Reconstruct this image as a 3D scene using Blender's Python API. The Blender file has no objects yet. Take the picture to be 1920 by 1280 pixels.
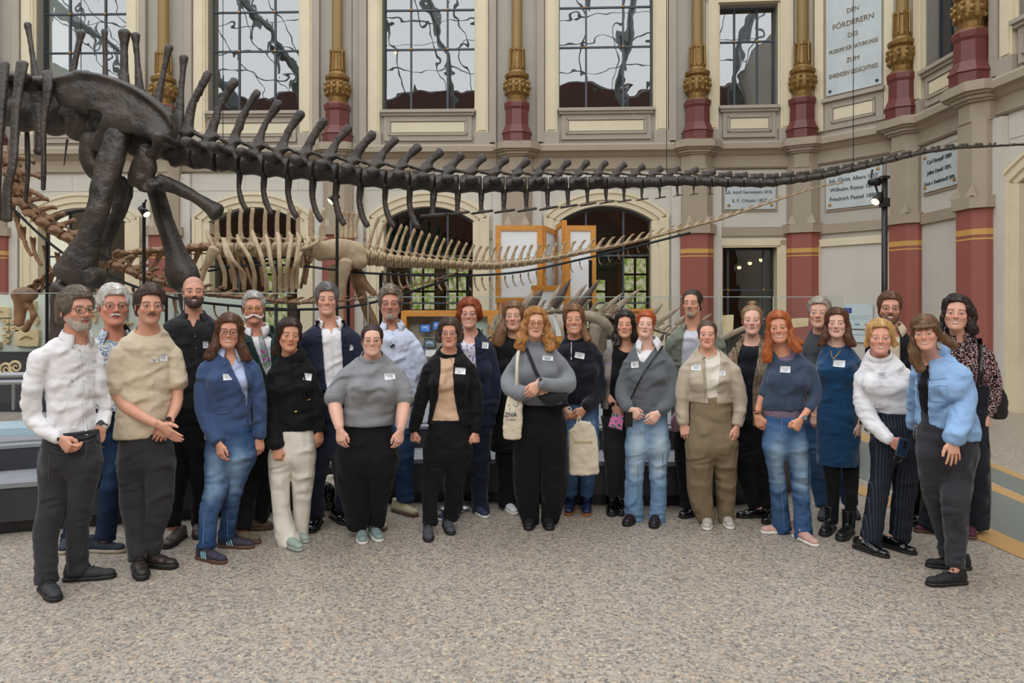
import bpy, bmesh, math, random
import numpy as np
from mathutils import Vector, Matrix
from mathutils.bvhtree import BVHTree

# ------------------------------------------------------------------ camera, world, lights
S = bpy.context.scene
COL = S.collection
F, CH, HY = 1387.0, 1.70, 572.0            # focal length in pixels of the 1920 px frame, camera height, horizon row
cam_d = bpy.data.cameras.new('camera')
cam = bpy.data.objects.new('camera', cam_d)
COL.objects.link(cam)
cam.location = (0, 0, CH)
cam.rotation_euler = (math.pi/2, 0, 0)
cam_d.sensor_width = 36.0
cam_d.lens = 36.0*F/1920.0
cam_d.shift_y = -(640.0-HY)/1920.0
cam_d.clip_end = 200
S.camera = cam

wd = bpy.data.worlds.new('sky')
S.world = wd
wd.use_nodes = True
bg = wd.node_tree.nodes['Background']
bg.inputs[0].default_value = (0.92, 0.96, 1.0, 1)
bg.inputs[1].default_value = 2.5

def area(name, loc, size, sy, power, rot, col=(1, 1, 1)):
    l = bpy.data.lights.new(name, 'AREA')
    l.shape = 'RECTANGLE'; l.size = size; l.size_y = sy; l.energy = power; l.color = col
    o = bpy.data.objects.new(name, l); COL.objects.link(o)
    o.location = loc; o.rotation_euler = rot
    return o
area('front_fill_light', (-2, -7.8, 9.6), 15, 4, 1100, (math.radians(56), 0, 0), (1.0, 0.97, 0.93))  # unseen fill lamp added behind the camera to brighten faces and fronts

S.view_settings.view_transform = 'Standard'
S.view_settings.look = 'None'
S.view_settings.exposure = 0.0
S.view_settings.gamma = 1.0
S.view_settings.use_curve_mapping = False

rng = np.random.default_rng(7)
random.seed(5)
PI = math.pi

def W(px, py, Y):
    return np.array([(px-960.0)/F*Y, Y, CH-(py-HY)/F*Y])

def floorY(py):
    return CH*F/(py-HY)

def hexc(h, a=1.0):
    h = h.lstrip('#')
    c = [int(h[i:i+2], 16)/255.0 for i in (0, 2, 4)]
    return tuple((x/12.92 if x <= 0.04045 else ((x+0.055)/1.055)**2.4) for x in c)+(a,)

# ------------------------------------------------------------------ materials
MATS = {}
def mat(name, color=None, rough=0.6, metal=0.0, spec=0.5, bump=0.0, bscale=40, var=0.0, vscale=6, attr=None, emit=None, estr=1.0, alpha=1.0,
        stretch=(1, 1, 1), sss=0.0, coat=0.0, col2=None, sheen=0.0):
    if name in MATS: return MATS[name]
    m = bpy.data.materials.new(name); MATS[name] = m
    m.use_nodes = True
    nt = m.node_tree; N = nt.nodes; L = nt.links
    b = N['Principled BSDF']
    if color is not None:
        c = hexc(color) if isinstance(color, str) else tuple(color)+(1,)
        b.inputs['Base Color'].default_value = c
        m.diffuse_color = c
    b.inputs['Roughness'].default_value = rough
    b.inputs['Metallic'].default_value = metal
    b.inputs['Specular IOR Level'].default_value = spec
    if sheen: b.inputs['Sheen Weight'].default_value = sheen
    if coat: b.inputs['Coat Weight'].default_value = coat; b.inputs['Coat Roughness'].default_value = 0.08
    if sss:
        b.inputs['Subsurface Weight'].default_value = sss
        b.inputs['Subsurface Radius'].default_value = (1.0, 0.4, 0.25)
        b.inputs['Subsurface Scale'].default_value = 0.01
    src = None
    if attr:
        a = N.new('ShaderNodeAttribute'); a.attribute_name = attr; src = a.outputs['Color']
    if var or bump or col2:
        tc = N.new('ShaderNodeTexCoord'); mp = N.new('ShaderNodeMapping')
        mp.inputs['Scale'].default_value = stretch
        L.new(tc.outputs['Object'], mp.inputs['Vector'])
    if col2 or var:
        n = N.new('ShaderNodeTexNoise'); n.inputs['Scale'].default_value = vscale; n.inputs['Detail'].default_value = 5
        n.inputs['Roughness'].default_value = 0.6
        L.new(mp.outputs[0], n.inputs['Vector'])
        mr = N.new('ShaderNodeMapRange'); mr.inputs['From Min'].default_value = 0.3; mr.inputs['From Max'].default_value = 0.7
        L.new(n.outputs['Fac'], mr.inputs['Value'])
        if col2:
            mx = N.new('ShaderNodeMix'); mx.data_type = 'RGBA'
            if src: L.new(src, mx.inputs['A'])
            else: mx.inputs['A'].default_value = c
            mx.inputs['B'].default_value = hexc(col2)
            L.new(mr.outputs[0], mx.inputs['Factor'])
            src = mx.outputs['Result']
        else:
            hs = N.new('ShaderNodeHueSaturation')
            mr.inputs['To Min'].default_value = 1-var; mr.inputs['To Max'].default_value = 1+var
            L.new(mr.outputs[0], hs.inputs['Value'])
            if src: L.new(src, hs.inputs['Color'])
            else: hs.inputs['Color'].default_value = c
            src = hs.outputs['Color']
    if src: L.new(src, b.inputs['Base Color'])
    if bump:
        n2 = N.new('ShaderNodeTexNoise'); n2.inputs['Scale'].default_value = bscale; n2.inputs['Detail'].default_value = 4
        L.new(mp.outputs[0], n2.inputs['Vector'])
        bp = N.new('ShaderNodeBump'); bp.inputs['Strength'].default_value = bump; bp.inputs['Distance'].default_value = 0.01
        L.new(n2.outputs['Fac'], bp.inputs['Height']); L.new(bp.outputs[0], b.inputs['Normal'])
    if emit:
        b.inputs['Emission Color'].default_value = hexc(emit); b.inputs['Emission Strength'].default_value = estr
    return m

def node_mat(name, rough=0.6, spec=0.5):
    m = bpy.data.materials.new(name); MATS[name] = m
    m.use_nodes = True
    b = m.node_tree.nodes['Principled BSDF']
    b.inputs['Roughness'].default_value = rough
    b.inputs['Specular IOR Level'].default_value = spec
    return m, m.node_tree.nodes, m.node_tree.links, b

def ramp(N, stops, interp='LINEAR'):
    r = N.new('ShaderNodeValToRGB'); cr = r.color_ramp; cr.interpolation = interp
    while len(cr.elements) < len(stops): cr.elements.new(0.5)
    for e, (p, c) in zip(cr.elements, stops):
        e.position = p; e.color = hexc(c) if isinstance(c, str) else c
    return r

# ------------------------------------------------------------------ objects
def mk(name, V, Fq, m=None, parent=None, loc=None, smooth=True, Ft=None, cols=None, kind=None, label=None, mats=None, midx=None):
    """one mesh object from vertex array, quads and triangles; V in the parent's local frame unless loc moves it"""
    me = bpy.data.meshes.new(name)
    V = np.asarray(V, dtype=np.float32).reshape(-1, 3)
    parts = []
    Fq = np.zeros((0, 4), int) if Fq is None else np.asarray(Fq, dtype=np.int32).reshape(-1, 4)
    Ft = np.zeros((0, 3), int) if Ft is None else np.asarray(Ft, dtype=np.int32).reshape(-1, 3)
    loops = np.concatenate([Fq.ravel(), Ft.ravel()]).astype(np.int32)
    tot = np.concatenate([np.full(len(Fq), 4), np.full(len(Ft), 3)]).astype(np.int32)
    start = np.concatenate([[0], np.cumsum(tot)[:-1]]).astype(np.int32) if len(tot) else tot
    me.vertices.add(len(V)); me.vertices.foreach_set('co', V.ravel())
    me.loops.add(len(loops)); me.loops.foreach_set('vertex_index', loops)
    me.polygons.add(len(tot)); me.polygons.foreach_set('loop_start', start); me.polygons.foreach_set('loop_total', tot)
    me.polygons.foreach_set('use_smooth', np.full(len(tot), bool(smooth)))
    if midx is not None: me.polygons.foreach_set('material_index', np.asarray(midx, dtype=np.int32))
    me.update(calc_edges=True)
    if cols is not None:
        a = me.color_attributes.new('Col', 'FLOAT_COLOR', 'POINT')
        c = np.ones((len(V), 4), np.float32); c[:, :cols.shape[1]] = cols
        a.data.foreach_set('color', c.ravel())
    for mm in (mats or ([m] if m else [])): me.materials.append(mm)
    return obj_from(name, me, parent, loc, kind, label)

def obj_from(name, me, parent=None, loc=None, kind=None, label=None):
    o = bpy.data.objects.new(name, me); COL.objects.link(o)
    if parent is not None: o.parent = parent
    if loc is not None: o.location = Vector(loc)
    if kind: o['kind'] = kind
    if label: o['label'] = label
    return o

def thing(name, label, cat, loc=(0, 0, 0), group=None, rotz=0):
    o = bpy.data.objects.new(name, None); COL.objects.link(o)
    o.location = Vector(loc); o.rotation_euler = (0, 0, rotz)
    o.empty_display_size = 0.1
    o['label'] = label; o['category'] = cat
    if group: o['group'] = group
    return o

def tag(o, label, cat, group=None):
    o['label'] = label; o['category'] = cat
    if group: o['group'] = group
    return o

class MB:
    """collects simple shapes for one mesh"""
    def __init__(s): s.V = []; s.Q = []; s.T = []; s.n = 0; s.mi = []
    def add(s, V, Q=None, T=None):
        V = np.asarray(V, float).reshape(-1, 3)
        s.V.append(V)
        if Q is not None and len(Q): s.Q.append(np.asarray(Q)+s.n)
        if T is not None and len(T): s.T.append(np.asarray(T)+s.n)
        s.n += len(V); return s
    def box(s, x0, x1, y0, y1, z0, z1, M=None, bev=0.0):
        V = np.array([[x, y, z] for x in (x0, x1) for y in (y0, y1) for z in (z0, z1)], float)
        if M is not None: V = V@np.array(M)[:3, :3].T+np.array(M)[:3, 3]
        return s.add(V, [[0, 1, 3, 2], [4, 6, 7, 5], [0, 4, 5, 1], [2, 3, 7, 6], [0, 2, 6, 4], [1, 5, 7, 3]])
    def prism(s, poly, axis, a, b, M=None):
        """poly: list of 2D points (the two other axes in order), extruded along axis from a to b"""
        n = len(poly); V = []
        for t in (a, b):
            for p in poly:
                q = list(p); q.insert(axis, t); V.append(q)
        V = np.array(V, float)
        if M is not None: V = V@np.array(M)[:3, :3].T+np.array(M)[:3, 3]
        Q = [[i, (i+1) % n, (i+1) % n+n, i+n] for i in range(n)]
        T = [[0, i+1, i] for i in range(1, n-1)]+[[n, n+i, n+i+1] for i in range(1, n-1)]
        return s.add(V, Q, T)
    def tube(s, pts, rad, sides=8, caps=True, flat=1.0, up=(0, 0, 1)):
        pts = np.asarray(pts, float); n = len(pts)
        rad = np.broadcast_to(np.asarray(rad, float), (n,)) if np.ndim(rad) < 2 else np.asarray(rad, float)
        V = []
        d = np.gradient(pts, axis=0)
        pu = None
        for i in range(n):
            w = d[i]/(np.linalg.norm(d[i])+1e-9)
            if pu is None:
                u = np.cross(np.array(up, float), w)
                if np.linalg.norm(u) < 1e-3: u = np.cross(np.array([1, 0, 0.]), w)
            else:
                u = pu-np.dot(pu, w)*w
            u /= np.linalg.norm(u)+1e-9; pu = u
            v = np.cross(w, u)
            r = rad[i] if np.ndim(rad[i]) else (rad[i], rad[i]*flat)
            for k in range(sides):
                a = 2*PI*k/sides
                V.append(pts[i]+u*r[0]*math.cos(a)+v*r[1]*math.sin(a))
        Q = []
        for i in range(n-1):
            for k in range(sides):
                k2 = (k+1) % sides
                Q.append([i*sides+k, i*sides+k2, (i+1)*sides+k2, (i+1)*sides+k])
        T = []
        if caps:
            V.append(pts[0]); V.append(pts[-1]); c0 = n*sides; c1 = c0+1
            for k in range(sides):
                k2 = (k+1) % sides
                T.append([c0, k2, k]); T.append([c1, (n-1)*sides+k, (n-1)*sides+k2])
        return s.add(V, Q, T)
    def lathe(s, prof, c=(0, 0, 0), sides=16, M=None):
        """prof: (radius, z) from bottom to top around z"""
        V = [[r*math.cos(2*PI*(k+.5)/sides), r*math.sin(2*PI*(k+.5)/sides), z] for r, z in prof for k in range(sides)]
        V = np.array(V)+np.array(c)
        if M is not None: V = V@np.array(M)[:3, :3].T+np.array(M)[:3, 3]
        n = len(prof)
        Q = [[i*sides+k, i*sides+(k+1) % sides, (i+1)*sides+(k+1) % sides, (i+1)*sides+k] for i in range(n-1) for k in range(sides)]
        T = [[0, k+1, k] for k in range(1, sides-1)]
        o = (n-1)*sides
        T = [[0, k+1, k] for k in range(1, sides-1)]+[[o, o+k, o+k+1] for k in range(1, sides-1)]
        return s.add(V, Q, T)
    def ball(s, c, r, seg=12, rings=8):
        V = []; r = np.broadcast_to(np.asarray(r, float), (3,))
        for i in range(rings+1):
            t = PI*i/rings
            for k in range(seg):
                a = 2*PI*k/seg
                V.append([c[0]+r[0]*math.sin(t)*math.cos(a), c[1]+r[1]*math.sin(t)*math.sin(a), c[2]-r[2]*math.cos(t)])
        Q = [[i*seg+k, i*seg+(k+1) % seg, (i+1)*seg+(k+1) % seg, (i+1)*seg+k] for i in range(rings) for k in range(seg)]
        return s.add(V, Q)
    def out(s, name, m=None, parent=None, loc=None, smooth=False, base=None, **k):
        V = np.concatenate(s.V) if s.V else np.zeros((0, 3))
        if base is not None: V = V-np.asarray(base)
        Q = np.concatenate(s.Q) if s.Q else None
        T = np.concatenate(s.T) if s.T else None
        return mk(name, V, Q, m, parent, loc, smooth, T, **k)

def smooth_path(pts, n):
    """Catmull-Rom through rows of any width, n samples per span"""
    P = np.asarray(pts, float)
    if len(P) < 3:
        t = np.linspace(0, 1, n+1)[:, None]; return P[0]*(1-t)+P[1]*t
    E = np.vstack([2*P[0]-P[1], P, 2*P[-1]-P[-2]])
    out = []
    for i in range(1, len(E)-2):
        p0, p1, p2, p3 = E[i-1], E[i], E[i+1], E[i+2]
        for t in np.arange(n)/n:
            out.append(0.5*(2*p1+(p2-p0)*t+(2*p0-5*p1+4*p2-p3)*t*t+(3*p1-p0-3*p2+p3)*t**3))
    out.append(P[-1]); return np.array(out)

# ------------------------------------------------------------------ noise
_LAT = rng.random((32, 32, 32)).astype(np.float32)
def vnoise(P):
    P = np.asarray(P, np.float32); i = np.floor(P).astype(int); f = P-i; f = f*f*(3-2*f)
    i &= 31; j = (i+1) & 31
    x0, y0, z0 = i[..., 0], i[..., 1], i[..., 2]; x1, y1, z1 = j[..., 0], j[..., 1], j[..., 2]
    fx, fy, fz = f[..., 0], f[..., 1], f[..., 2]
    a = _LAT[x0, y0, z0]*(1-fx)+_LAT[x1, y0, z0]*fx; b = _LAT[x0, y1, z0]*(1-fx)+_LAT[x1, y1, z0]*fx
    c = _LAT[x0, y0, z1]*(1-fx)+_LAT[x1, y0, z1]*fx; d = _LAT[x0, y1, z1]*(1-fx)+_LAT[x1, y1, z1]*fx
    return (a*(1-fy)+b*fy)*(1-fz)+(c*(1-fy)+d*fy)*fz
def fbm(P, o=3):
    s = 0; a = 0.5; t = 0
    for k in range(o):
        s = s+a*vnoise(P*(2**k)+k*7.3); t += a; a *= .5
    return s/t
def ridge(P, o=2):
    return 1-np.abs(2*fbm(P, o)-1)*2.2

# ------------------------------------------------------------------ distance fields and surface nets
def nrm(v):
    v = np.asarray(v, float); return v/(np.linalg.norm(v)+1e-12)

class Field:
    def __init__(s, lo, hi, h):
        s.lo = np.asarray(lo, float); s.h = h
        s.n = np.maximum(2, np.ceil((np.asarray(hi, float)-s.lo)/h).astype(int)+1)
        s.ax = [(s.lo[i]+h*np.arange(s.n[i])).astype(np.float32) for i in range(3)]
        s.f = np.full(s.n, 9.0, np.float32)
    def sl(s, lo, hi):
        a = np.clip(np.floor((np.asarray(lo)-s.lo)/s.h).astype(int), 0, s.n-1)
        b = np.clip(np.ceil((np.asarray(hi)-s.lo)/s.h).astype(int)+1, 1, s.n)
        return tuple(slice(a[i], max(a[i]+1, b[i])) for i in range(3))
    def grid(s, q):
        return s.ax[0][q[0]][:, None, None], s.ax[1][q[1]][None, :, None], s.ax[2][q[2]][None, None, :]
    def put(s, q, d, k=0.0, mode='u'):
        f = s.f[q]
        if mode == 'u':
            if k > 0:
                e = np.maximum(k-np.abs(f-d), 0)/k
                r = np.minimum(f, d)-e*e*k*0.25
            else: r = np.minimum(f, d)
        elif mode == 's':
            if k > 0:
                e = np.maximum(k-np.abs(f+d), 0)/k
                r = np.maximum(f, -d)+e*e*k*0.25
            else: r = np.maximum(f, -d)
        else: r = np.maximum(f, d)
        s.f[q] = r
    def ell(s, c, r, k=0.0, mode='u', R=None):
        c = np.asarray(c, float); r = np.broadcast_to(np.asarray(r, float), (3,)).copy()
        b = r.max() if R is not None else r
        q = s.sl(c-b-k-2*s.h, c+b+k+2*s.h)
        X, Y, Z = s.grid(q)
        x, y, z = X-c[0], Y-c[1], Z-c[2]
        if R is not None:
            R = np.asarray(R, float)
            x, y, z = R[0, 0]*x+R[1, 0]*y+R[2, 0]*z, R[0, 1]*x+R[1, 1]*y+R[2, 1]*z, R[0, 2]*x+R[1, 2]*y+R[2, 2]*z
        L2 = x*x+y*y+z*z
        q0 = np.sqrt((x/r[0])**2+(y/r[1])**2+(z/r[2])**2)+1e-6
        d = (q0-1)*np.sqrt(L2)/q0
        d = np.where(q0 < 0.2, -r.min(), d)
        s.put(q, d.astype(np.float32), k, mode)
        return s
    def seg(s, a, b, ra, rb, k=0.0, u=(1, 0, 0), mode='u', flat=False, p=2.0, flata=False):
        a = np.asarray(a, float); b = np.asarray(b, float)
        ra = np.broadcast_to(np.asarray(ra, float), (2,)); rb = np.broadcast_to(np.asarray(rb, float), (2,))
        m = max(ra.max(), rb.max())+k+2*s.h
        q = s.sl(np.minimum(a, b)-m, np.maximum(a, b)+m)
        X, Y, Z = s.grid(q)
        w = b-a; L = np.linalg.norm(w)+1e-9; w = w/L
        u = np.asarray(u, float); u = u-np.dot(u, w)*w
        if np.linalg.norm(u) < 1e-3: u = np.cross(w, [0, 1, 0])
        u = nrm(u); v = np.cross(w, u)
        x, y, z = X-a[0], Y-a[1], Z-a[2]
        t = x*w[0]+y*w[1]+z*w[2]
        tc = np.clip(t/L, 0, 1)
        du = x*u[0]+y*u[1]+z*u[2]; dv = x*v[0]+y*v[1]+z*v[2]; dw = t-tc*L
        ru = ra[0]+(rb[0]-ra[0])*tc; rv = ra[1]+(rb[1]-ra[1])*tc; rc = np.minimum(ru, rv)
        L2 = np.sqrt(du*du+dv*dv+dw*dw)+1e-6
        if p == 2.0: q0 = np.sqrt((du/ru)**2+(dv/rv)**2+(dw/rc)**2)+1e-6
        else: q0 = ((np.abs(du)/ru)**p+(np.abs(dv)/rv)**p+(np.abs(dw)/rc)**p)**(1/p)+1e-6
        d = (q0-1)*L2/q0
        d = np.where(q0 < 0.2, -rc, d)
        if flat: d = np.maximum(d, t-L)
        if flata: d = np.maximum(d, -t)
        s.put(q, d.astype(np.float32), k, mode)
        return s
    def chain(s, pts, k=0.02, u=(1, 0, 0), flat=False, p=2.0):
        """pts rows: x y z ru rv"""
        A = np.asarray(pts, float); m = A[:, 3:].max()+k+3*s.h
        q = s.sl(A[:, :3].min(0)-m, A[:, :3].max(0)+m)
        old = s.f[q].copy(); s.f[q] = 9.0
        for i in range(len(pts)-1):
            s.seg(pts[i][:3], pts[i+1][:3], pts[i][3:5], pts[i+1][3:5], 0, u, flat=(flat and i == len(pts)-2), p=p)
        new = s.f[q].copy(); s.f[q] = old
        s.put(q, new, k)
        return s
    def plane(s, n, d):
        """keep n.p < d"""
        X, Y, Z = s.ax[0][:, None, None], s.ax[1][None, :, None], s.ax[2][None, None, :]
        s.f = np.maximum(s.f, (X*n[0]+Y*n[1]+Z*n[2]-d).astype(np.float32)); return s
    def polycut(s, poly, yc):
        """carve the opening outlined by pixel points, in front of y = yc"""
        P = np.asarray(poly, float); P = np.stack([(P[:, 0]-960)/F, (HY-P[:, 1])/F], 1)*yc; n = len(P)
        iy = int(np.searchsorted(s.ax[1], yc)); iy = max(iy, 2)
        Y = s.ax[1][None, :iy, None]
        X = s.ax[0][:, None, None]/Y*yc+0*s.ax[2][None, None, :]; Z = (s.ax[2][None, None, :]-CH)/Y*yc+0*s.ax[0][:, None, None]
        d = np.full(X.shape, 1e9, np.float32); sg = np.ones(X.shape, np.float32)
        for i in range(n):
            a = P[i]; b = P[i-1]; e = b-a; wx = X-a[0]; wz = Z-a[1]
            t = np.clip((wx*e[0]+wz*e[1])/(e@e+1e-12), 0, 1)
            d = np.minimum(d, (wx-e[0]*t)**2+(wz-e[1]*t)**2)
            c1 = Z >= a[1]; c2 = Z < b[1]; c3 = e[0]*wz > e[1]*wx
            sg = np.where((c1 & c2 & c3) | (~c1 & ~c2 & ~c3), -sg, sg)
        d = np.maximum(sg*np.sqrt(d), Y-yc)
        s.f[:, :iy] = np.maximum(s.f[:, :iy], -d.astype(np.float32)); return s
    def mesh(s, smooth=0):
        f = s.f; h = s.h
        f = np.pad(f, 1, constant_values=9.0); lo = s.lo-h
        g = f < 0
        c = np.zeros(tuple(np.array(f.shape)-1), np.int8)
        for dx in (0, 1):
            for dy in (0, 1):
                for dz in (0, 1):
                    c += g[dx:dx+c.shape[0], dy:dy+c.shape[1], dz:dz+c.shape[2]]
        act = (c > 0) & (c < 8)
        I = np.argwhere(act)
        if not len(I): return np.zeros((0, 3)), np.zeros((0, 4), int)
        ids = np.full(c.shape, -1, np.int32); ids[act] = np.arange(len(I))
        C = [(0, 0, 0), (1, 0, 0), (0, 1, 0), (1, 1, 0), (0, 0, 1), (1, 0, 1), (0, 1, 1), (1, 1, 1)]
        val = [f[I[:, 0]+a, I[:, 1]+b, I[:, 2]+d] for a, b, d in C]
        E = [(0, 1), (2, 3), (4, 5), (6, 7), (0, 2), (1, 3), (4, 6), (5, 7), (0, 4), (1, 5), (2, 6), (3, 7)]
        acc = np.zeros((len(I), 3)); cnt = np.zeros(len(I))
        for a, b in E:
            va, vb = val[a], val[b]; m = (va < 0) != (vb < 0)
            t = np.where(m, va/(va-vb+1e-12), 0)
            pa = np.array(C[a]); pb = np.array(C[b])
            p = pa[None]+(pb-pa)[None]*t[:, None]
            acc += p*m[:, None]; cnt += m
        V = lo+h*(I+acc/cnt[:, None])
        Q = []
        for ax in range(3):
            sh = [slice(None)]*3; sh2 = [slice(None)]*3
            sh[ax] = slice(0, -1); sh2[ax] = slice(1, None)
            g0 = g[tuple(sh)]; g1 = g[tuple(sh2)]
            e = np.argwhere(g0 != g1)
            b, d = (ax+1) % 3, (ax+2) % 3
            ok = (e[:, b] > 0) & (e[:, d] > 0) & (e[:, b] < c.shape[b]) & (e[:, d] < c.shape[d])
            e = e[ok]
            ins = g0[e[:, 0], e[:, 1], e[:, 2]]
            def idx(db, dd):
                r = e.copy(); r[:, b] += db; r[:, d] += dd
                return ids[r[:, 0], r[:, 1], r[:, 2]]
            q = np.stack([idx(-1, -1), idx(0, -1), idx(0, 0), idx(-1, 0)], 1)
            q[~ins] = q[~ins][:, ::-1]
            Q.append(q)
        Q = np.concatenate(Q)
        for _ in range(smooth):
            V = relax(V, Q)
        return V, Q

def relax(V, Q, w=0.5):
    acc = np.zeros_like(V); cnt = np.zeros(len(V))
    for a in range(4):
        b = (a+1) % 4
        for c in range(3):
            acc[:, c] += np.bincount(Q[:, a], V[Q[:, b], c], len(V))+np.bincount(Q[:, b], V[Q[:, a], c], len(V))
        cnt += np.bincount(Q[:, a], minlength=len(V))+np.bincount(Q[:, b], minlength=len(V))
    return V*(1-w)+w*acc/np.maximum(cnt, 1)[:, None]

def normals(V, Q):
    n = np.cross(V[Q[:, 2]]-V[Q[:, 0]], V[Q[:, 3]]-V[Q[:, 1]])
    N = np.zeros_like(V)
    for a in range(4):
        for c in range(3): N[:, c] += np.bincount(Q[:, a], n[:, c], len(V))
    return N/(np.linalg.norm(N, axis=1)[:, None]+1e-12)
# ------------------------------------------------------------------ hall materials
M_taupe = mat('taupe_paint', '#a89e90', 0.7, var=0.05, vscale=1.5)
M_grey = mat('grey_paint', '#b3aca0', 0.7, var=0.05, vscale=1.2)
M_stone = mat('pale_stone_paint', '#c9c4b9', 0.75, var=0.05, vscale=1.3)
M_cream = mat('cream_paint', '#d9cdaf', 0.65, var=0.05, vscale=2)
M_corn = mat('cornice_paint', '#a29481', 0.65, var=0.05, vscale=2)
M_red = mat('oxide_red_paint', '#94544a', 0.6, var=0.06, vscale=2)
M_dred = mat('dark_red_stone', '#6a3430', 0.4, var=0.1, vscale=5)
M_band = mat('ochre_band_paint', '#c79a52', 0.6)
M_gold = mat('dull_gold_metal', '#8a6b3a', 0.42, metal=0.45, var=0.2, vscale=9, bump=0.4, bscale=30)
M_iron = mat('blue_grey_iron', '#434b53', 0.45, metal=0.3)
M_brass = mat('brass_stud', '#b98a45', 0.35, metal=0.8)
M_black = mat('black_lacquer', '#141416', 0.35)
M_wood = mat('orange_pine', '#d9973f', 0.5, col2='#c27e2a', vscale=3, stretch=(1, 1, 9))
M_white = mat('white_panel', '#e9ebec', 0.6)
M_marble = mat('pale_marble', '#c4cccd', 0.35, col2='#b3bcbe', vscale=2.2)
M_letter = mat('bronze_letter', '#6f5a35', 0.45, metal=0.3)
M_inkm = mat('dark_letter', '#3a3a38', 0.6)
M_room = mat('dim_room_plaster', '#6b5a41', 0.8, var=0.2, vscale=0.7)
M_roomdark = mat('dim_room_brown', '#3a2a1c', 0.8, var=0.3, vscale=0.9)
M_roomwood = mat('room_timber', '#a5783f', 0.7, var=0.2, vscale=1)
M_roomfloor = mat('room_floor', '#3c342a', 0.6)
M_green = mat('pale_green_panel', '#d6e0d5', 0.5)
M_steel = mat('brushed_steel', '#a9adb0', 0.3, metal=0.9)
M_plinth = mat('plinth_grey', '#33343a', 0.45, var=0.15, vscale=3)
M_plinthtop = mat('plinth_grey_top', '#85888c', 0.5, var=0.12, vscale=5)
M_bed = mat('granular_bed', '#8d9094', 0.85, col2='#6e7276', vscale=60, bump=0.6, bscale=90)

def glass_mat(name, tint, gl, wav=0.0, rough=0.0):
    m = bpy.data.materials.new(name); MATS[name] = m; m.use_nodes = True
    N = m.node_tree.nodes; L = m.node_tree.links
    N.remove(N['Principled BSDF'])
    t = N.new('ShaderNodeBsdfTransparent'); t.inputs[0].default_value = hexc(tint)
    g = N.new('ShaderNodeBsdfGlossy'); g.inputs['Roughness'].default_value = rough; g.inputs[0].default_value = (1, 1, 1, 1)
    x = N.new('ShaderNodeMixShader'); x.inputs[0].default_value = gl
    fr = N.new('ShaderNodeLayerWeight'); fr.inputs[0].default_value = 0.25
    ad = N.new('ShaderNodeMath'); ad.operation = 'ADD'; ad.inputs[1].default_value = gl; ad.use_clamp = True
    mu = N.new('ShaderNodeMath'); mu.operation = 'MULTIPLY'; mu.inputs[1].default_value = 0.5
    L.new(fr.outputs['Fresnel'], mu.inputs[0]); L.new(mu.outputs[0], ad.inputs[0]); L.new(ad.outputs[0], x.inputs[0])
    L.new(t.outputs[0], x.inputs[1]); L.new(g.outputs[0], x.inputs[2]); L.new(x.outputs[0], N['Material Output'].inputs[0])
    if wav:
        tc = N.new('ShaderNodeTexCoord'); n = N.new('ShaderNodeTexNoise'); n.inputs['Scale'].default_value = 1.1; n.inputs['Detail'].default_value = 1.5
        b = N.new('ShaderNodeBump'); b.inputs['Strength'].default_value = wav; b.inputs['Distance'].default_value = 0.12
        L.new(tc.outputs['Object'], n.inputs['Vector']); L.new(n.outputs['Fac'], b.inputs['Height'])
        L.new(b.outputs[0], g.inputs['Normal'])
    return m
M_winglass = glass_mat('window_glass', '#8c8f88', 0.22, 0.09)
M_lowglass = glass_mat('lower_window_glass', '#c9c6bb', 0.07, 0.1)
M_clear = glass_mat('clear_glass', '#fdfefe', 0.008)
M_glassedge = mat('glass_edge', '#a3b5b0', 0.3)

# floor: terrazzo with strips
def floor_material():
    m, N, L, b = node_mat('terrazzo', 0.33, 0.5)
    tc = N.new('ShaderNodeTexCoord')
    v = N.new('ShaderNodeTexVoronoi'); v.inputs['Scale'].default_value = 58
    v2 = N.new('ShaderNodeTexVoronoi'); v2.inputs['Scale'].default_value = 150
    n = N.new('ShaderNodeTexNoise'); n.inputs['Scale'].default_value = 0.8; n.inputs['Detail'].default_value = 4
    for q in (v, v2, n): L.new(tc.outputs['Object'], q.inputs['Vector'])
    sep = N.new('ShaderNodeSeparateColor'); L.new(v.outputs['Color'], sep.inputs[0])
    r = ramp(N, [(0.0, '#4a4947'), (0.2, '#77736d'), (0.4, '#a0988d'), (0.72, '#b0a79a'), (0.86, '#a58a70'), (0.93, '#d8c8a8'), (1.0, '#66635f')])
    L.new(sep.outputs[0], r.inputs[0])
    sep2 = N.new('ShaderNodeSeparateColor'); L.new(v2.outputs['Color'], sep2.inputs[0])
    r2 = ramp(N, [(0.0, '#4a4846'), (0.3, '#8f8a83'), (0.8, '#bcb4a8'), (0.93, '#c08a55'), (1.0, '#e2d8c2')])
    L.new(sep2.outputs[0], r2.inputs[0])
    mx = N.new('ShaderNodeMix'); mx.data_type = 'RGBA'; mx.inputs['Factor'].default_value = 0.45
    L.new(r.outputs[0], mx.inputs['A']); L.new(r2.outputs[0], mx.inputs['B'])
    hs = N.new('ShaderNodeHueSaturation'); L.new(mx.outputs['Result'], hs.inputs['Color'])
    mr = N.new('ShaderNodeMapRange'); mr.inputs['To Min'].default_value = 0.86; mr.inputs['To Max'].default_value = 1.12
    L.new(n.outputs['Fac'], mr.inputs['Value']); L.new(mr.outputs[0], hs.inputs['Value'])
    L.new(hs.outputs[0], b.inputs['Base Color'])
    rr = N.new('ShaderNodeMapRange'); rr.inputs['To Min'].default_value = 0.28; rr.inputs['To Max'].default_value = 0.5
    L.new(n.outputs['Fac'], rr.inputs['Value']); L.new(rr.outputs[0], b.inputs['Roughness'])
    return m
M_terr = floor_material()
M_terrdark = mat('dark_terrazzo', '#77807c', 0.35, col2='#55605c', vscale=70)
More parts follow.
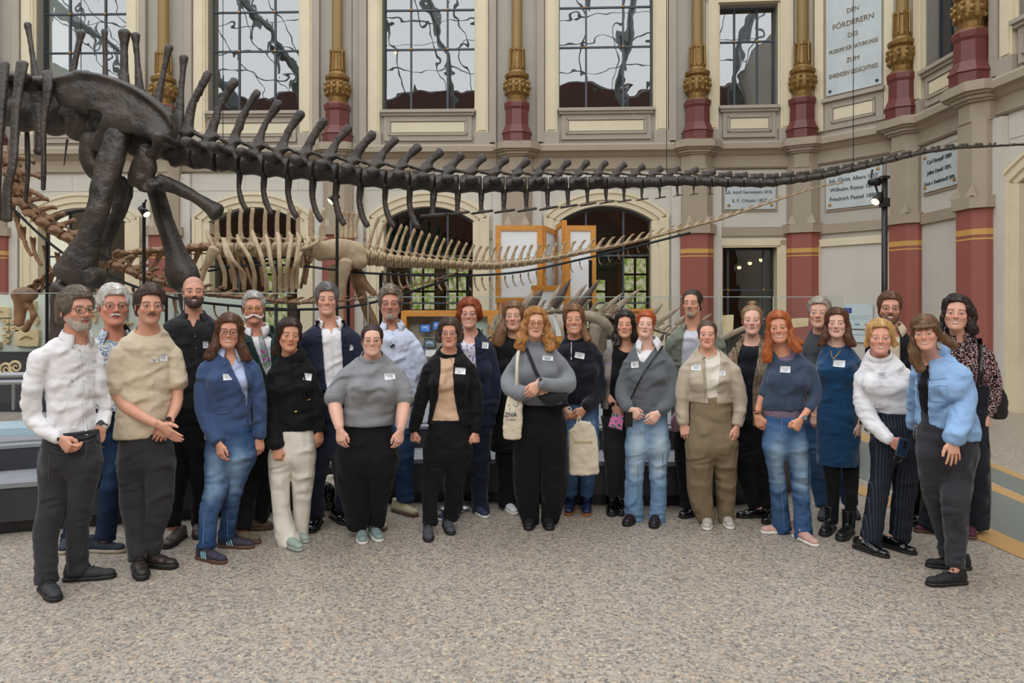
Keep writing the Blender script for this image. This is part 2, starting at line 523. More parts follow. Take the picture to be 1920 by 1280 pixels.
M_terrtan = mat('tan_terrazzo', '#c39a62', 0.35, col2='#a98450', vscale=60)

MB().box(-24, 9.2, -9, 22.5, -0.2, 0.0).out('floor', M_terr, kind='structure')
def strip(name, pts, m, z):
    """flat inlay between two polylines given on the floor in pixel rows"""
    a, b = pts
    V = [list(W(x, y, floorY(y))[:2])+[z] for x, y in a]+[list(W(x, y, floorY(y))[:2])+[z] for x, y in b]
    n = len(a)
    Q = [[i, i+1, n+i+1, n+i] for i in range(n-1)]
    return mk(name, V, Q, m, kind='structure', smooth=False)
strip('trim_1', ([(1560, 790), (1700, 842), (1850, 903), (1990, 960)], [(1555, 805), (1700, 856), (1850, 915), (1990, 974)]), M_terrtan, 0.0035)
strip('trim_2', ([(1555, 805), (1700, 856), (1850, 915), (1990, 974)], [(1490, 850), (1650, 910), (1850, 990), (1990, 1060)]), M_terrdark, 0.003)
strip('trim_3', ([(1480, 850), (1650, 925), (1850, 988), (1990, 1050)], [(1470, 862), (1640, 940), (1850, 1018), (1990, 1080)]), M_terrtan, 0.004)
strip('trim_4', ([(1590, 760), (1700, 800), (1860, 868), (1990, 920)], [(1590, 764), (1700, 806), (1860, 876), (1990, 930)]), M_terrtan, 0.003)
strip('trim_5', ([(1850, 872), (1900, 892), (1990, 930)], [(1850, 898), (1900, 920), (1990, 960)]), M_terrdark, 0.0025)

# ------------------------------------------------------------------ walls
NODE = [(-12.1, 17.35), (-8.02, 17.25), (-3.98, 17.12), (0.12, 17.0), (4.17, 16.8), (6.55, 16.6), (7.96, 14.75), (7.95, 12.45), (8.25, 8.3), (8.6, 3.6)]
ZL = 5.36
def frame(A, B):
    A = np.array(A, float); B = np.array(B, float); L = np.linalg.norm(B-A); u = (B-A)/L
    M = np.eye(4); M[:2, 0] = u; M[:2, 1] = (u[1], -u[0]); M[:2, 3] = A
    return M, L

def ringbox(mb, s0, s1, d0, d1, z0, z1, hs0, hs1, hz0, hz1, M):
    """wall rectangle with a rectangular hole"""
    mb.box(s0, hs0, d0, d1, z0, z1, M); mb.box(hs1, s1, d0, d1, z0, z1, M)
    if hz0 > z0: mb.box(hs0, hs1, d0, d1, z0, hz0, M)
    if hz1 < z1: mb.box(hs0, hs1, d0, d1, hz1, z1, M)

def arc_pts(c, hw, zs, rise, n=14):
    R = (hw*hw+rise*rise)/(2*rise); a = math.asin(hw/R); zc = zs+rise-R
    return [(c+R*math.sin(-a+2*a*i/n), zc+R*math.cos(-a+2*a*i/n)) for i in range(n+1)]

def casement(name, s0, s1, z0, z1, sv, zh, M, m, d=-0.27, arch=None, idx=1):
    """window: glass pane and iron bars as parts of one structure object"""
    root = bpy.data.objects.new(name, None); COL.objects.link(root); root['kind'] = 'structure'
    ss = [s0]+list(sv)+[s1]; zz = [z0]+list(zh)+[z1]
    def top(s):
        if not arch: return z1
        c, hw, zs, rise = arch; R = (hw*hw+rise*rise)/(2*rise)
        return zs+rise-R+math.sqrt(max(R*R-(s-c)**2, 0))
    for i in range(len(ss)-1):
        for j in range(len(zz)-1):
            a, b = ss[i], ss[i+1]; lo, hi = zz[j], zz[j+1]
            P = [(a, lo), (b, lo)]
            if hi >= z1-1e-6 and arch:
                P += [(b-(b-a)*t/4, top(b-(b-a)*t/4)) for t in range(5)]
            else: P += [(b, hi), (a, hi)]
            MB().prism([(p[0], p[1]) for p in P], 1, d-0.006, d+0.006, M).out('pane', m, root)
    fr = MB()
    for s in ss: fr.box(s-0.022, s+0.022, d-0.02, d+0.035, z0, top(s)-0.01, M)
    for z in zz[:-1]: fr.box(s0, s1, d-0.02, d+0.03, z-0.02, z+0.02, M)
    if arch:
        A = arc_pts(arch[0], arch[1], arch[2], arch[3], 12)
        for p, q in zip(A[:-1], A[1:]):
            fr.prism([(p[0], p[1]-0.05), (q[0], q[1]-0.05), (q[0], q[1]), (p[0], p[1])], 1, d-0.02, d+0.035, M)
    else: fr.box(s0, s1, d-0.02, d+0.03, z1-0.04, z1, M)
    fr.out('glazing_bars', M_iron, root)
    st = MB()
    for s in ss[1:-1] if len(ss) > 3 else ss[1:-1]:
        for z in zz[1:-1]:
            st.ball([0, 0, 0], 0.035, 8, 5); st.V[-1] = st.V[-1]+(M[:3, :3]@np.array([s, d+0.04, z])+M[:3, 3])
    if st.n: st.out('brass_stud', M_brass, root)
    return root

def cornice(idx, M, L, z, s0=0.0, s1=None):
    s1 = L if s1 is None else s1
    prof = [(-0.02, z-0.58), (0.06, z-0.58), (0.09, z-0.55), (0.06, z-0.52), (0.06, z-0.30), (0.10, z-0.27), (0.16, z-0.2), (0.2, z-0.18), (0.26, z-0.17), (0.26, z-0.05), (0.22, z), (-0.02, z)]
    o = MB(); o.prism(prof, 0, s0, s1, M)
    return o.out('trim_%d' % idx, M_corn, kind='structure')

def pilaster(P, ang, i, zcol=None):
    """lower pilaster shaft, capital and upper column; P on the wall, ang = facing direction"""
    M = np.eye(4); c, s = math.cos(ang), math.sin(ang)
    M[:2, 0] = (c, s); M[:2, 1] = (s, -c); M[:2, 3] = P
    root = bpy.data.objects.new('column', None); COL.objects.link(root); root['kind'] = 'structure'
    oct_ = lambda w, d, ch: [(-w, -0.05), (-w, d-ch), (-w+ch, d), (w-ch, d), (w, d-ch), (w, -0.05)]
    MB().prism([(-.56, -.05), (-.56, .1), (.56, .1), (.56, -.05)], 2, 0, 4.74, M).out('backing_pier', M_stone, root)
    MB().prism(oct_(.36, .36, .16), 2, 0.25, 3.3, M).out('red_shaft', M_red, root)
    g = MB(); g.prism(oct_(.364, .364, .16), 2, 2.86, 2.96, M); g.prism(oct_(.364, .364, .16), 2, 2.78, 2.81, M)
    g.out('ochre_band', M_band, root)
    MB().prism(oct_(.42, .42, .18), 2, 0.0, 0.25, M).out('plinth_block', M_corn, root)
    MB().prism(oct_(.42, .42, .18), 2, 3.3, 3.5, M).out('band_block', M_corn, root)
    b = MB(); b.prism(oct_(.34, .34, .15), 2, 3.5, 4.8, M)
    for sx in (-.2, .2):
        V = np.array([[sx-.1, .33, 3.5], [sx+.1, .33, 3.5], [sx+.1, .42, 3.5], [sx-.1, .42, 3.5], [sx, .335, 3.72]])
        b.add(V@M[:3, :3].T+M[:3, 3], None, [[0, 1, 4], [1, 2, 4], [2, 3, 4], [3, 0, 4]])
    b.out('upper_shaft', M_corn, root)
    cp = MB()
    for w, d, z0, z1 in ((.36, .36, 4.74, 4.78), (.35, .35, 4.78, 5.06), (.39, .40, 5.06, 5.1), (.43, .45, 5.1, 5.16), (.48, .5, 5.16, 5.2), (.52, .56, 5.2, 5.33), (.49, .53, 5.33, 5.37)):
        cp.prism(oct_(w, d, .2), 2, z0, z1, M)
    cp.out('capital', M_corn, root)
    # upper column
    T = np.eye(4); T[:3, :3] = M[:3, :3]; T[:3, 3] = M[:3, :3]@np.array([0, .22, 0])+M[:3, 3]
    MB().lathe([(.34, 5.37), (.34, 5.55), (.37, 5.57), (.34, 5.62), (.275, 5.76), (.27, 6.1), (.30, 6.15), (.31, 6.24), (.29, 6.27)], sides=8, M=T).out('red_base', M_dred, root)
    MB().lathe([(.25, 6.27), (.25, 6.3), (.19, 6.34), (.2, 6.42), (.27, 6.55), (.285, 6.68), (.24, 6.76), (.22, 6.8), (.27, 6.84), (.28, 6.9), (.2, 6.95), (.18, 7.0)], sides=18, M=T).out('gilded_vase', M_gold, root)
    orn = MB()
    for k in range(12):
        a = 2*PI*k/12
        for (r, z, q) in ((.275, 6.62, .05), (.25, 6.5, .045), (.275, 6.72, .04)):
            aa = a+(.26 if z == 6.5 else 0)
            p = T[:3, :3]@np.array([r*math.cos(aa), r*math.sin(aa), z])+T[:3, 3]
            orn.ball(p, (q, q, q*1.1), 6, 4)
    orn.out('acanthus_relief', M_gold, root)
    MB().lathe([(.17, 7.0), (.185, 7.03), (.165, 7.06), (.15, 7.42), (.17, 7.45), (.135, 7.5)], sides=16, M=T).out('ribbed_collar', M_gold, root)
    rb = MB()
    for k in range(10):
        a = 2*PI*k/10
        q = [T[:3, :3]@np.array([r*math.cos(a), r*math.sin(a), z])+T[:3, 3] for r, z in ((.175, 7.06), (.165, 7.4), (.17, 7.5))]
        rb.tube(q, 0.02, 5)
    rb.out('collar_rib', M_gold, root)
    MB().lathe([(.125, 7.48), (.12, 9.0), (.115, 11.8)], sides=16, M=T).out('column_shaft', mat('ochre_shaft', '#8f7547', 0.5, metal=.25), root)
    return root

win_no = [0]
def upper_bay(i, M, L, s0, s1, z0=6.18, z1=10.4, kind='window', sv=None):
    """upper wall between columns with a framed recessed window"""
    w = MB(); ringbox(w, 0, L, -0.45, 0.0, ZL-.6, 13.9, s0, s1, z0, z1, M)
    wl = w.out('wall_back' if i < 5 else 'wall_right', M_grey, kind='structure')
    t = MB()
    # cream architrave
    for a, b in ((s0-.32, s0-.04), (s1+.04, s1+.32)):
        t.box(a, b, 0, .09, 5.62, z1+.25, M)
        t.box(a+.05, b-.05, .09, .115, 5.7, z1+.2, M)
    t.box(s0-.32, s1+.32, 0, .09, z1+.02, z1+.3, M)
    # reveals
    t.box(s0-.04, s0, -.3, .03, z0, z1, M); t.box(s1, s1+.04, -.3, .03, z0, z1, M)
    t.out('trim_%d' % (20+i), M_cream, kind='structure')
    g = MB()
    g.box(s0-.5, s0-.34, 0, .14, 5.42, 13, M); g.box(s1+.34, s1+.5, 0, .14, 5.42, 13, M)
    g.box(s0-.36, s0, 0, .13, 5.36, 5.66, M); g.box(s1, s1+.36, 0, .13, 5.36, 5.66, M)
    g.box(s0-.02, s1+.02, -.3, .17, z0-.07, z0, M); g.box(s0, s1, -.1, .12, z0-.13, z0-.07, M)
    g.box(s0+.06, s1-.06, -.1, .07, 5.48, z0-.13, M)
    # panel moulding
    a, b, c, d = s0+.16, s1-.16, 5.6, z0-.22
    for q in ((a, b, c, c+.04), (a, b, d-.04, d), (a, a+.04, c, d), (b-.04, b, c, d)):
        g.box(q[0], q[1], .07, .1, q[2], q[3], M)
    g.out('trim_%d' % (40+i), M_taupe, kind='structure')
    MB().box(a+.07, b-.07, .06, .085, c+.07, d-.07, M).out('trim_%d' % (60+i), M_cream, kind='structure')
    if kind == 'window':
        win_no[0] += 1
        sv = sv or [s0+(s1-s0)*.295, s0+(s1-s0)*.695]
        casement('window_%d' % win_no[0], s0, s1, z0, z1, sv, [z0+1.5, z0+2.42, z0+3.34] if z1 > 9 else [z0+1.55], M, M_winglass)

def blocks(M, s0, s1, z0, z1, parent, h=.43, w=.9, seed=0):
    """pale stone blocks proud of the wall, separated by thin recessed joints"""
    z = z0; r = 0
    while z < z1-.05:
        zz = min(z+h, z1); s = s0; first = True
        while s < s1-.03:
            e = min(s+(w*.5 if (first and r % 2) else w), s1); first = False
            if s1-e < .12: e = s1
            MB().box(s+.003, e-.003, -.02, .012, z+.003, zz-.003, M).out('stone_block', M_stone, parent)
            s = e
        z = zz; r += 1

def lower_arch(i, M, L, s0, s1, full=True):
    c = (s0+s1)/2; hw = (s1-s0)/2; zs, rise = 3.62, .36; Z1 = ZL-.55
    w = MB()
    w.box(0, s0, -.5, 0, 0, Z1, M); w.box(s1, L, -.5, 0, 0, Z1, M)
    A = arc_pts(c, hw, zs, rise)
    for p, q in zip(A[:-1], A[1:]):
        w.prism([(p[0], p[1]), (q[0], q[1]), (q[0], Z1), (p[0], Z1)], 1, -.5, 0, M)
    wall = w.out('wall_back', M_stone, kind='structure')
    blocks(M, .57, s0-.36, .0, 3.22, wall); blocks(M, s1+.36, L-.57, .0, 3.22, wall)
    blocks(M, .57, L-.57, 4.36, 4.79, wall, w=1.25)
    for a, b in ((.57, s0-.36), (s1+.36, L-.57)): blocks(M, a, b, 3.42, 4.36, wall, w=1.2, h=.47)
    t = MB()
    for (o0, o1, d) in ((.0, .12, .03), (.12, .27, .07), (.27, .33, .1)):
        B0 = arc_pts(c, hw+o0, zs+o0*.45, rise+o0*.55); B1 = arc_pts(c, hw+o1, zs+o1*.45, rise+o1*.55)
        for k in range(len(B0)-1):
            t.prism([B0[k], B0[k+1], B1[k+1], B1[k]], 1, -.02, d, M)
        for sg in (-1, 1):
            x0, x1 = sorted((c+sg*(hw+o0), c+sg*(hw+o1)))
            t.box(x0, x1, -.02, d, 0, zs+o0*.45+.02, M)
    for x0, x1 in ((s0, s0+.05), (s1-.05, s1)): t.box(x0, x1, -.35, .03, 0, zs, M)
    t.out('trim_%d' % (80+i), M_cream, kind='structure')
    k = MB(); k.box(.3, s0-.33, -.02, .05, 3.22, 3.42, M); k.box(s1+.33, L-.3, -.02, .05, 3.22, 3.42, M)
    k.out('trim_%d' % (100+i), M_corn, kind='structure')
    win_no[0] += 1
    casement('window_%d' % win_no[0], s0+.02, s1-.02, .9, zs+rise, [s0+(s1-s0)*.295, s0+(s1-s0)*.695], [1.75, 2.85], M, M_lowglass, arch=(c, hw-.02, zs, rise-.01))
    MB().box(s0, s1, -.4, -.1, 0, .9, M).out('wall_back', M_stone, kind='structure')

for i in range(len(NODE)-1):
    M, L = frame(NODE[i], NODE[i+1]); c = L/2
    if i < 4:
        upper_bay(i, M, L, c-1.07, c+1.07)
        lower_arch(i, M, L, c-1.08, c+1.08)
    elif i == 4:
        upper_bay(i, M, L, c-.66, c+.62, z1=8.5)
        w = MB(); ringbox(w, 0, L, -.5, 0, 0, ZL-.55, c-.62, c+.62, .5, 3.0, M)
        w.out('wall_back', M_stone, kind='structure')
        t = MB()
        for a, b in ((c-.82, c-.66), (c+.66, c+.82)): t.box(a, b, 0, .06, 0, 3.16, M)
        t.box(c-.82, c+.82, 0, .06, 3.04, 3.2, M)
        for a, b in ((c-.66, c-.6), (c+.6, c+.66)): t.box(a, b, -.35, .04, 0, 3.06, M)
        t.box(c-.66, c+.66, -.35, .04, 3.0, 3.06, M)
        t.out('trim_84', M_cream, kind='structure')
        MB().box(0.3, L-.3, 0, .06, 3.26, 3.46, M).out('trim_104', M_corn, kind='structure')
        win_no[0] += 1
        casement('window_%d' % win_no[0], c-.6, c+.6, .5, 3.0, [c-.42, c+.38], [2.05], M, M_lowglass, d=-.3)
    elif i == 5:
        w = MB(); w.box(0, L, -.45, 0, 0, 13.9, M); w.out('wall_right', M_grey, kind='structure')
        t = MB()
        for a, b in ((c-.86, c-.66), (c+.66, c+.86)): t.box(a, b, 0, .08, 5.5, 12, M)
        for a, b in ((c-.9, c-.74), (c+.74, c+.9)): t.box(a, b, 0, .07, 0, 3.1, M)
        t.box(c-.9, c+.9, 0, .07, 2.98, 3.14, M)
        t.out('trim_85', M_cream, kind='structure')
        g = MB(); g.box(c-.68, c+.68, 0, .14, 6.1, 6.18, M); g.box(c-.64, c+.64, 0, .06, 5.5, 6.1, M)
        g.box(c-1.05, c-.88, 0, .14, 5.4, 12, M); g.box(c+.88, c+1.05, 0, .14, 5.4, 12, M)
        for q in ((c-.48, c+.48, 5.63, 5.67), (c-.48, c+.48, 5.95, 5.99), (c-.48, c-.44, 5.63, 5.99), (c+.44, c+.48, 5.63, 5.99)): g.box(q[0], q[1], .06, .09, q[2], q[3], M)
        g.out('trim_45', M_taupe, kind='structure')
        MB().box(c-.42, c+.42, .05, .075, 5.69, 5.93, M).out('trim_65', M_cream, kind='structure')
        MB().box(c-.74, c+.74, 0, .02, 0, 2.98, M).out('trim_86', M_stone, kind='structure')
        MB().box(0.3, L-.3, 0, .06, 3.26, 3.46, M).out('trim_105', M_corn, kind='structure')
    elif i == 6:
        upper_bay(i, M, L, c-.6, c+.6)
        w = MB(); w.box(0, L, -.45, 0, 0, ZL-.55, M); w.out('wall_right', M_stone, kind='structure')
        MB().box(0.3, L-.3, 0, .06, 3.26, 3.46, M).out('trim_106', M_corn, kind='structure')
    else:
        upper_bay(i, M, L, c-1.3, c+1.3)
        lower_arch(i, M, L, c-1.32, c+1.32)
    cornice(120+i, M, L, ZL)
for i, P in enumerate(NODE[:-1]):
    if i == 0: a = 0
    else:
        d0 = np.array(NODE[i])-NODE[i-1]; d1 = np.array(NODE[i+1])-NODE[i]
        t = nrm(d0)+nrm(d1); a = math.atan2(t[1], t[0])
    if i <= 7: pilaster(P, a, i)

# other walls of the hall and glass roof on steel trusses (seen in the window reflections)
MB().box(-24.3, -24, -9, 17.4, 0, 14).out('wall_left', M_grey, kind='structure')
MB().box(-24.3, 9.2, -9.3, -9, 0, 14.4).out('wall_front', mat('red_brown_frieze', '#5c3a30', .7), kind='structure')
MB().box(8.6, 8.9, -9, 3.7, 0, 14).out('wall_right', M_grey, kind='structure')
MB().box(-24.3, -12.1, 17.2, 17.5, 0, 14).out('wall_back', M_grey, kind='structure')
rf = bpy.data.objects.new('roof', None); COL.objects.link(rf); rf['kind'] = 'structure'
M_truss = mat('truss_paint', '#9aa4a6', .5)
for j in range(19):
    x = -24+j*1.83
    MB().tube([(x, -9, 14.3), (x, 4, 18)], .045, 4).out('rafter', M_truss, rf); MB().tube([(x, 4, 18), (x, 17.3, 14.3)], .045, 4).out('rafter', M_truss, rf)
for j in range(8):
    x = -22.5+j*4.4; t = MB()
    for ye in (-9, 17.2):
        t.tube(smooth_path([(x, ye, 12.6), (x, (ye*2+4)/3, 15.1), (x, 4, 16.2)], 6), .2, 6)
        for k in range(1, 8):
            y = ye+(4-ye)*k/8; t.tube([(x, y, 13.0+3.0*k/8), (x, y+(4-ye)/16, 14.4+3.6*k/8)], .06, 4); t.tube([(x, y, 13.0+3*k/8), (x, y, 14.3+3.6*k/8)], .06, 4)
    t.out('truss', M_truss, rf)
for k in range(6):
    for ye in (-9, 17.3):
        y = ye+(4-ye)*k/6; z = 14.3+3.7*k/6
        MB().tube([(-24, y, z), (9, y, z)], .04, 4).out('purlin', M_truss, rf)

# rooms behind the windows
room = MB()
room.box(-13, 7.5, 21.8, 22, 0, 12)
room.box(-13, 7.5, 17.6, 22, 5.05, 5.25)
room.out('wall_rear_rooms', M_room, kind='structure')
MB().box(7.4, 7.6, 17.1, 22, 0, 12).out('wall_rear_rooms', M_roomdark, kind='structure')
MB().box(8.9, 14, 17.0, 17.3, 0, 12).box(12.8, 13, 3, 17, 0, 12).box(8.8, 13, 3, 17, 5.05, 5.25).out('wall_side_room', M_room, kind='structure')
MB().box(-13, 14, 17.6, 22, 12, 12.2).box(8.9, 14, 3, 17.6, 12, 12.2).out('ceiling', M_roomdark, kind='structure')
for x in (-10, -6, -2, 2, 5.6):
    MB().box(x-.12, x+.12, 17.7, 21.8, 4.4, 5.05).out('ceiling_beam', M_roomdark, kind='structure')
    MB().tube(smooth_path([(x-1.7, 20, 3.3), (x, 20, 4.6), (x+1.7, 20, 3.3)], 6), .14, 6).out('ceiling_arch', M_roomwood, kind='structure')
# far windows of the rear rooms, daylight and leaves outside
def leaf_light():
    m, N, L, b = node_mat('garden_daylight')
    tc = N.new('ShaderNodeTexCoord'); n = N.new('ShaderNodeTexNoise'); n.inputs['Scale'].default_value = 7; n.inputs['Detail'].default_value = 3
    L.new(tc.outputs['Object'], n.inputs['Vector'])
    r = ramp(N, [(0.38, '#7fae3c'), (0.5, '#d4e8b0'), (0.62, '#ffffff')]); L.new(n.outputs['Fac'], r.inputs[0])
    b.inputs['Base Color'].default_value = (0, 0, 0, 1)
    L.new(r.outputs[0], b.inputs['Emission Color']); b.inputs['Emission Strength'].default_value = 1.3
    return m
M_garden = leaf_light()
for k, x in enumerate((-6.9, -5.3, -4.1, -2.6, -1.6, -0.4, 1.3, 2.4, 3.6)):
    wn = bpy.data.objects.new('window_rear_%d' % k, None); COL.objects.link(wn); wn['kind'] = 'structure'
    MB().box(x-.36, x+.36, 21.7, 21.76, 1.0, 3.1).out('daylit_pane', M_garden, wn)
    g = MB()
    for q in (-.36, 0, .36): g.box(x+q-.03, x+q+.03, 21.62, 21.7, 1.0, 3.1)
    for z in (1.0, 1.55, 2.1, 2.6, 3.1): g.box(x-.36, x+.36, 21.62, 21.7, z-.03, z+.03)
    g.out('glazing_bars', M_roomdark, wn)
# warm spotlights on a rail inside the side doorway room
for k, (px, py) in enumerate(((1386, 501), (1406, 493), (1427, 487), (742, 98))):
    p = W(px, py, 18.6)
    t = thing('ceiling_spotlight', ['small lit spotlight hanging lowest in the glazed doorway', 'small lit spotlight in the middle of the rail in the glazed doorway',
              'small lit spotlight highest on the rail in the glazed doorway', 'small warm ceiling light seen through the second tall upper window'][k], 'lamp', p)
    MB().tube([(0, 0, .14), (0, 0, .02)], .05, 10).out('housing', M_black, t)
    MB().ball((0, 0, 0), .05, 10, 6).out('bulb', mat('warm_bulb', '#ffd9a0', emit='#ffcf8a', estr=14), t)
tag(MB().tube([W(1375, 500, 18.7)+[0, 0, .12], W(1440, 478, 18.7)+[0, 0, .12]], .02, 6).out('lamp_rail', M_black), 'thin black rail carrying spotlights behind the glazed doorway', 'rail')
# ------------------------------------------------------------------ skeletons
M_bdark = mat('dark_brown_bone', '#4d433b', 0.4, col2='#1d1815', vscale=3.2, bump=1.0, bscale=22)
M_btan = mat('tan_bone', '#cbb694', 0.5, col2='#937858', vscale=2.6, bump=0.6, bscale=22)
M_borange = mat('rust_tan_bone', '#a87f5a', 0.45, col2='#5e4430', vscale=2.4, bump=0.6, bscale=22)
M_bgrey = mat('grey_brown_bone', '#b3a28c', 0.55, col2='#7a6a58', vscale=3, bump=0.6, bscale=30)
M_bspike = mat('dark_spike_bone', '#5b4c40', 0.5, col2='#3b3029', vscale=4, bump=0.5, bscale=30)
M_mount = mat('black_steel_mount', '#1f2226', 0.35, metal=0.6)

def px(P):
    """rows (px, py, Y, half widths in pixels...) to rows (x, y, z, r...) in metres"""
    out = []
    for r in P:
        x, y, Y = r[:3]; w = W(x, y, Y); out.append(list(w)+[v*Y/F for v in r[3:]])
    return np.array(out)

def bone(name, m, parent, build, lo, hi, h, lump=0.006, ls=9, base=(0, 0, 0), label=None, smooth=1):
    f = Field(np.asarray(lo), np.asarray(hi), h); build(f)
    V, Q = f.mesh(smooth)
    if lump and len(V):
        N = normals(V, Q); V = V+N*((fbm(V*ls, 3)-.5)*2*lump)[:, None]
    return mk(name, V-np.asarray(base), Q, m, parent, label=label)

def chain_bone(name, rows, m, parent, base, h=None, k=0.03, flat=0.7, n=3, lump=None, label=None, extra=None):
    """bone along pixel rows (px,py,Y,halfwidth px[,depth half px])"""
    R = px([list(r) if len(r) > 4 else list(r)+[r[3]*flat] for r in rows])
    R = smooth_path(R, n)
    m_ = R[:, 3:].max()+.05
    h = h or max(.013, R[:, 3].mean()/4.5)
    def b(f):
        f.chain(R, k)
        if extra: extra(f)
    e = .1 if extra else 0
    return bone(name, m, parent, b, R[:, :3].min(0)-m_-e, R[:, :3].max(0)+m_+e, h, lump if lump is not None else R[:, 3].mean()*.12, 7, base, label)

def vert_build(L, R, sp, lean, tr, kind, arch=1.0):
    """caudal vertebra in local axes: x along the tail, z up; L length, R centrum radius, sp spine height, tr transverse process"""
    def b(f):
        f.seg((-L*.47, 0, 0), (0, 0, 0), R, R*.74, R*.1, flata=True); f.seg((0, 0, 0), (L*.47, 0, 0), R*.74, R, R*.1, flat=True)
        f.seg((-L*.15, 0, R*.6), (L*.02, 0, R*1.45), (R*.4, R*.34), (R*.38, R*.22), R*.25)
        tip = np.array([lean, 0, R*1.3+sp])
        a = np.array([L*.0, 0, R*1.35])
        mid = (a*.5+tip*.5)+np.array([-.08*sp, 0, 0])
        f.seg(a, mid, (L*.27, R*.2), (L*.17, R*.15), R*.2); f.seg(mid, tip, (L*.16, R*.14), (L*.22, R*.26), R*.1)
        f.seg(a+[L*.1, 0, 0], tip*.8+a*.2, (L*.1, R*.07), (L*.1, R*.07), R*.12)
        for s in (-1, 1):
            f.seg((-L*.1, s*R*.2, R*1.2), (-L*.72, s*R*.26, R*1.5), R*.2, R*.15, R*.12)
            f.seg((L*.1, s*R*.15, R*1.35), (L*.45, s*R*.2, R*1.45), R*.18, R*.12, R*.12)
            if tr > 0: f.seg((0, s*R*.6, R*.35), (L*.08, s*(R+tr), R*.25), (L*.24, R*.22), (L*.26, R*.42), R*.2)
    return b
def chev_build(L, kind):
    def b(f):
        if kind == 'blade':
            P = smooth_path([[0, 0, 0, .1*L, .1*L], [.02*L, 0, -.4*L, .09*L, .06*L], [.16*L, 0, -.8*L, .1*L, .05*L], [.34*L, 0, -1.05*L, .09*L, .05*L]], 3)
            f.chain(P, .03*L)
            for s in (-1, 1): f.seg((-.02*L, s*.13*L, .08*L), (0, 0, -.22*L), .07*L, .06*L, .05*L)
        else:
            f.seg((0, 0, .1*L), (0, 0, -.75*L), (.16*L, .1*L), (.1*L, .06*L), .08*L)
            f.seg((-.42*L, 0, -.95*L), (.5*L, 0, -.8*L), (.06*L, .09*L), (.07*L, .1*L), .12*L, u=(0, 0, 1))
    return b
_vc = {}
def vert_mesh(key, build, ext, h, m, lump):
    if key not in _vc:
        f = Field(-np.asarray(ext[0]), ext[1], h); build(f); V, Q = f.mesh(1)
        N = normals(V, Q); V = V+N*((fbm(V*(3/ext[2])+hash(key) % 17, 3)-.5)*2*lump)[:, None]
        o = mk('tmp', V, Q, m); _vc[key] = o.data; bpy.data.objects.remove(o)
    return _vc[key]

def interp(tab, x):
    t = np.array(tab, float); return [np.interp(x, t[:, 0], t[:, k]) for k in range(1, t.shape[1])]

# ---- large dark sauropod: pelvis, hind legs and tail
D1 = 9.5
base1 = W(190, 572, D1)*[1, 1, 0]
sk1 = thing('sauropod_skeleton', 'huge dark brown sauropod skeleton whose tail crosses the hall above the people', 'skeleton', base1)
path1 = [(335, 287), (467, 306), (600, 321), (687, 333), (833, 345), (960, 347), (1060, 345), (1130, 343), (1219, 342), (1281, 339), (1344, 342), (1437, 344), (1481, 339), (1544, 330), (1606, 316), (1669, 301), (1731, 286), (1794, 277), (1919, 271), (1990, 268)]
tabv = [(335, 44, 32, 150, 30, .55), (400, 44, 30, 140, 30, .5), (450, 45, 28, 122, 32, .42), (520, 46, 26, 100, 30, .32), (600, 44, 24, 84, 28, .26), (690, 46, 22, 76, 32, .2), (760, 45, 21, 60, 30, .15),
        (850, 44, 20, 50, 24, .1), (980, 40, 17, 42, 22, .06), (1125, 34, 14, 36, 18, 0), (1220, 33, 12, 24, 20, 0), (1350, 30, 10, 16, 22, 0), (1500, 29, 8, 9, 22, 0), (1650, 27, 5.5, 6, 20, 0), (1800, 27, 3.5, 3, 16, 0), (1950, 27, 2.5, 1.5, 12, 0)]
x = 345.0; k = 0; pa = np.array(path1)
while x < 1975:
    L, R, sp, ln, tr = interp(tabv, x)
    y = np.interp(x, pa[:, 0], pa[:, 1]); y2 = np.interp(x+L*.5, pa[:, 0], pa[:, 1]); y0 = np.interp(x-L*.5, pa[:, 0], pa[:, 1])
    s = D1/F; ang = math.atan2((y0-y2), L)
    Lm, Rm, spm, lm = L*s*1.03, R*s*.92, max(sp-R, 1)*s, ln*s
    h = max(.011, Rm/5)
    q = (round(Lm, 2), round(Rm, 2), round(spm, 2))
    me = vert_mesh(('d', k), vert_build(Lm, Rm, spm, lm, tr, 0), ((Lm*.95, Rm+tr+.12, Rm*1.3), (Lm*.6+lm, Rm+tr+.12, Rm*1.8+spm), Rm*4), h, M_bdark, Rm*.09)
    v = obj_from('caudal_vertebra', me, sk1); v.location = Vector(W(x, y, D1)-base1); v.rotation_euler = (0, -ang, 0)
    if 395 < x < 1360:
        blade = x < 790
        Lc = np.interp(x, [400, 600, 780, 800, 1000, 1350], [58, 70, 62, 44, 36, 14])*s
        mc = vert_mesh(('dc', k), chev_build(Lc, 'blade' if blade else 'tee'), ((Lc*.6, Lc*.35, Lc*1.25), (Lc*.7, Lc*.35, Lc*.3), Lc), max(.012, Lc/22), M_bdark, Lc*.015)
        c = obj_from('chevron', mc, v); c.location = (Lm*.45, 0, -Rm*.9); c.rotation_euler = (0, 0, 0)
    x += L; k += 1
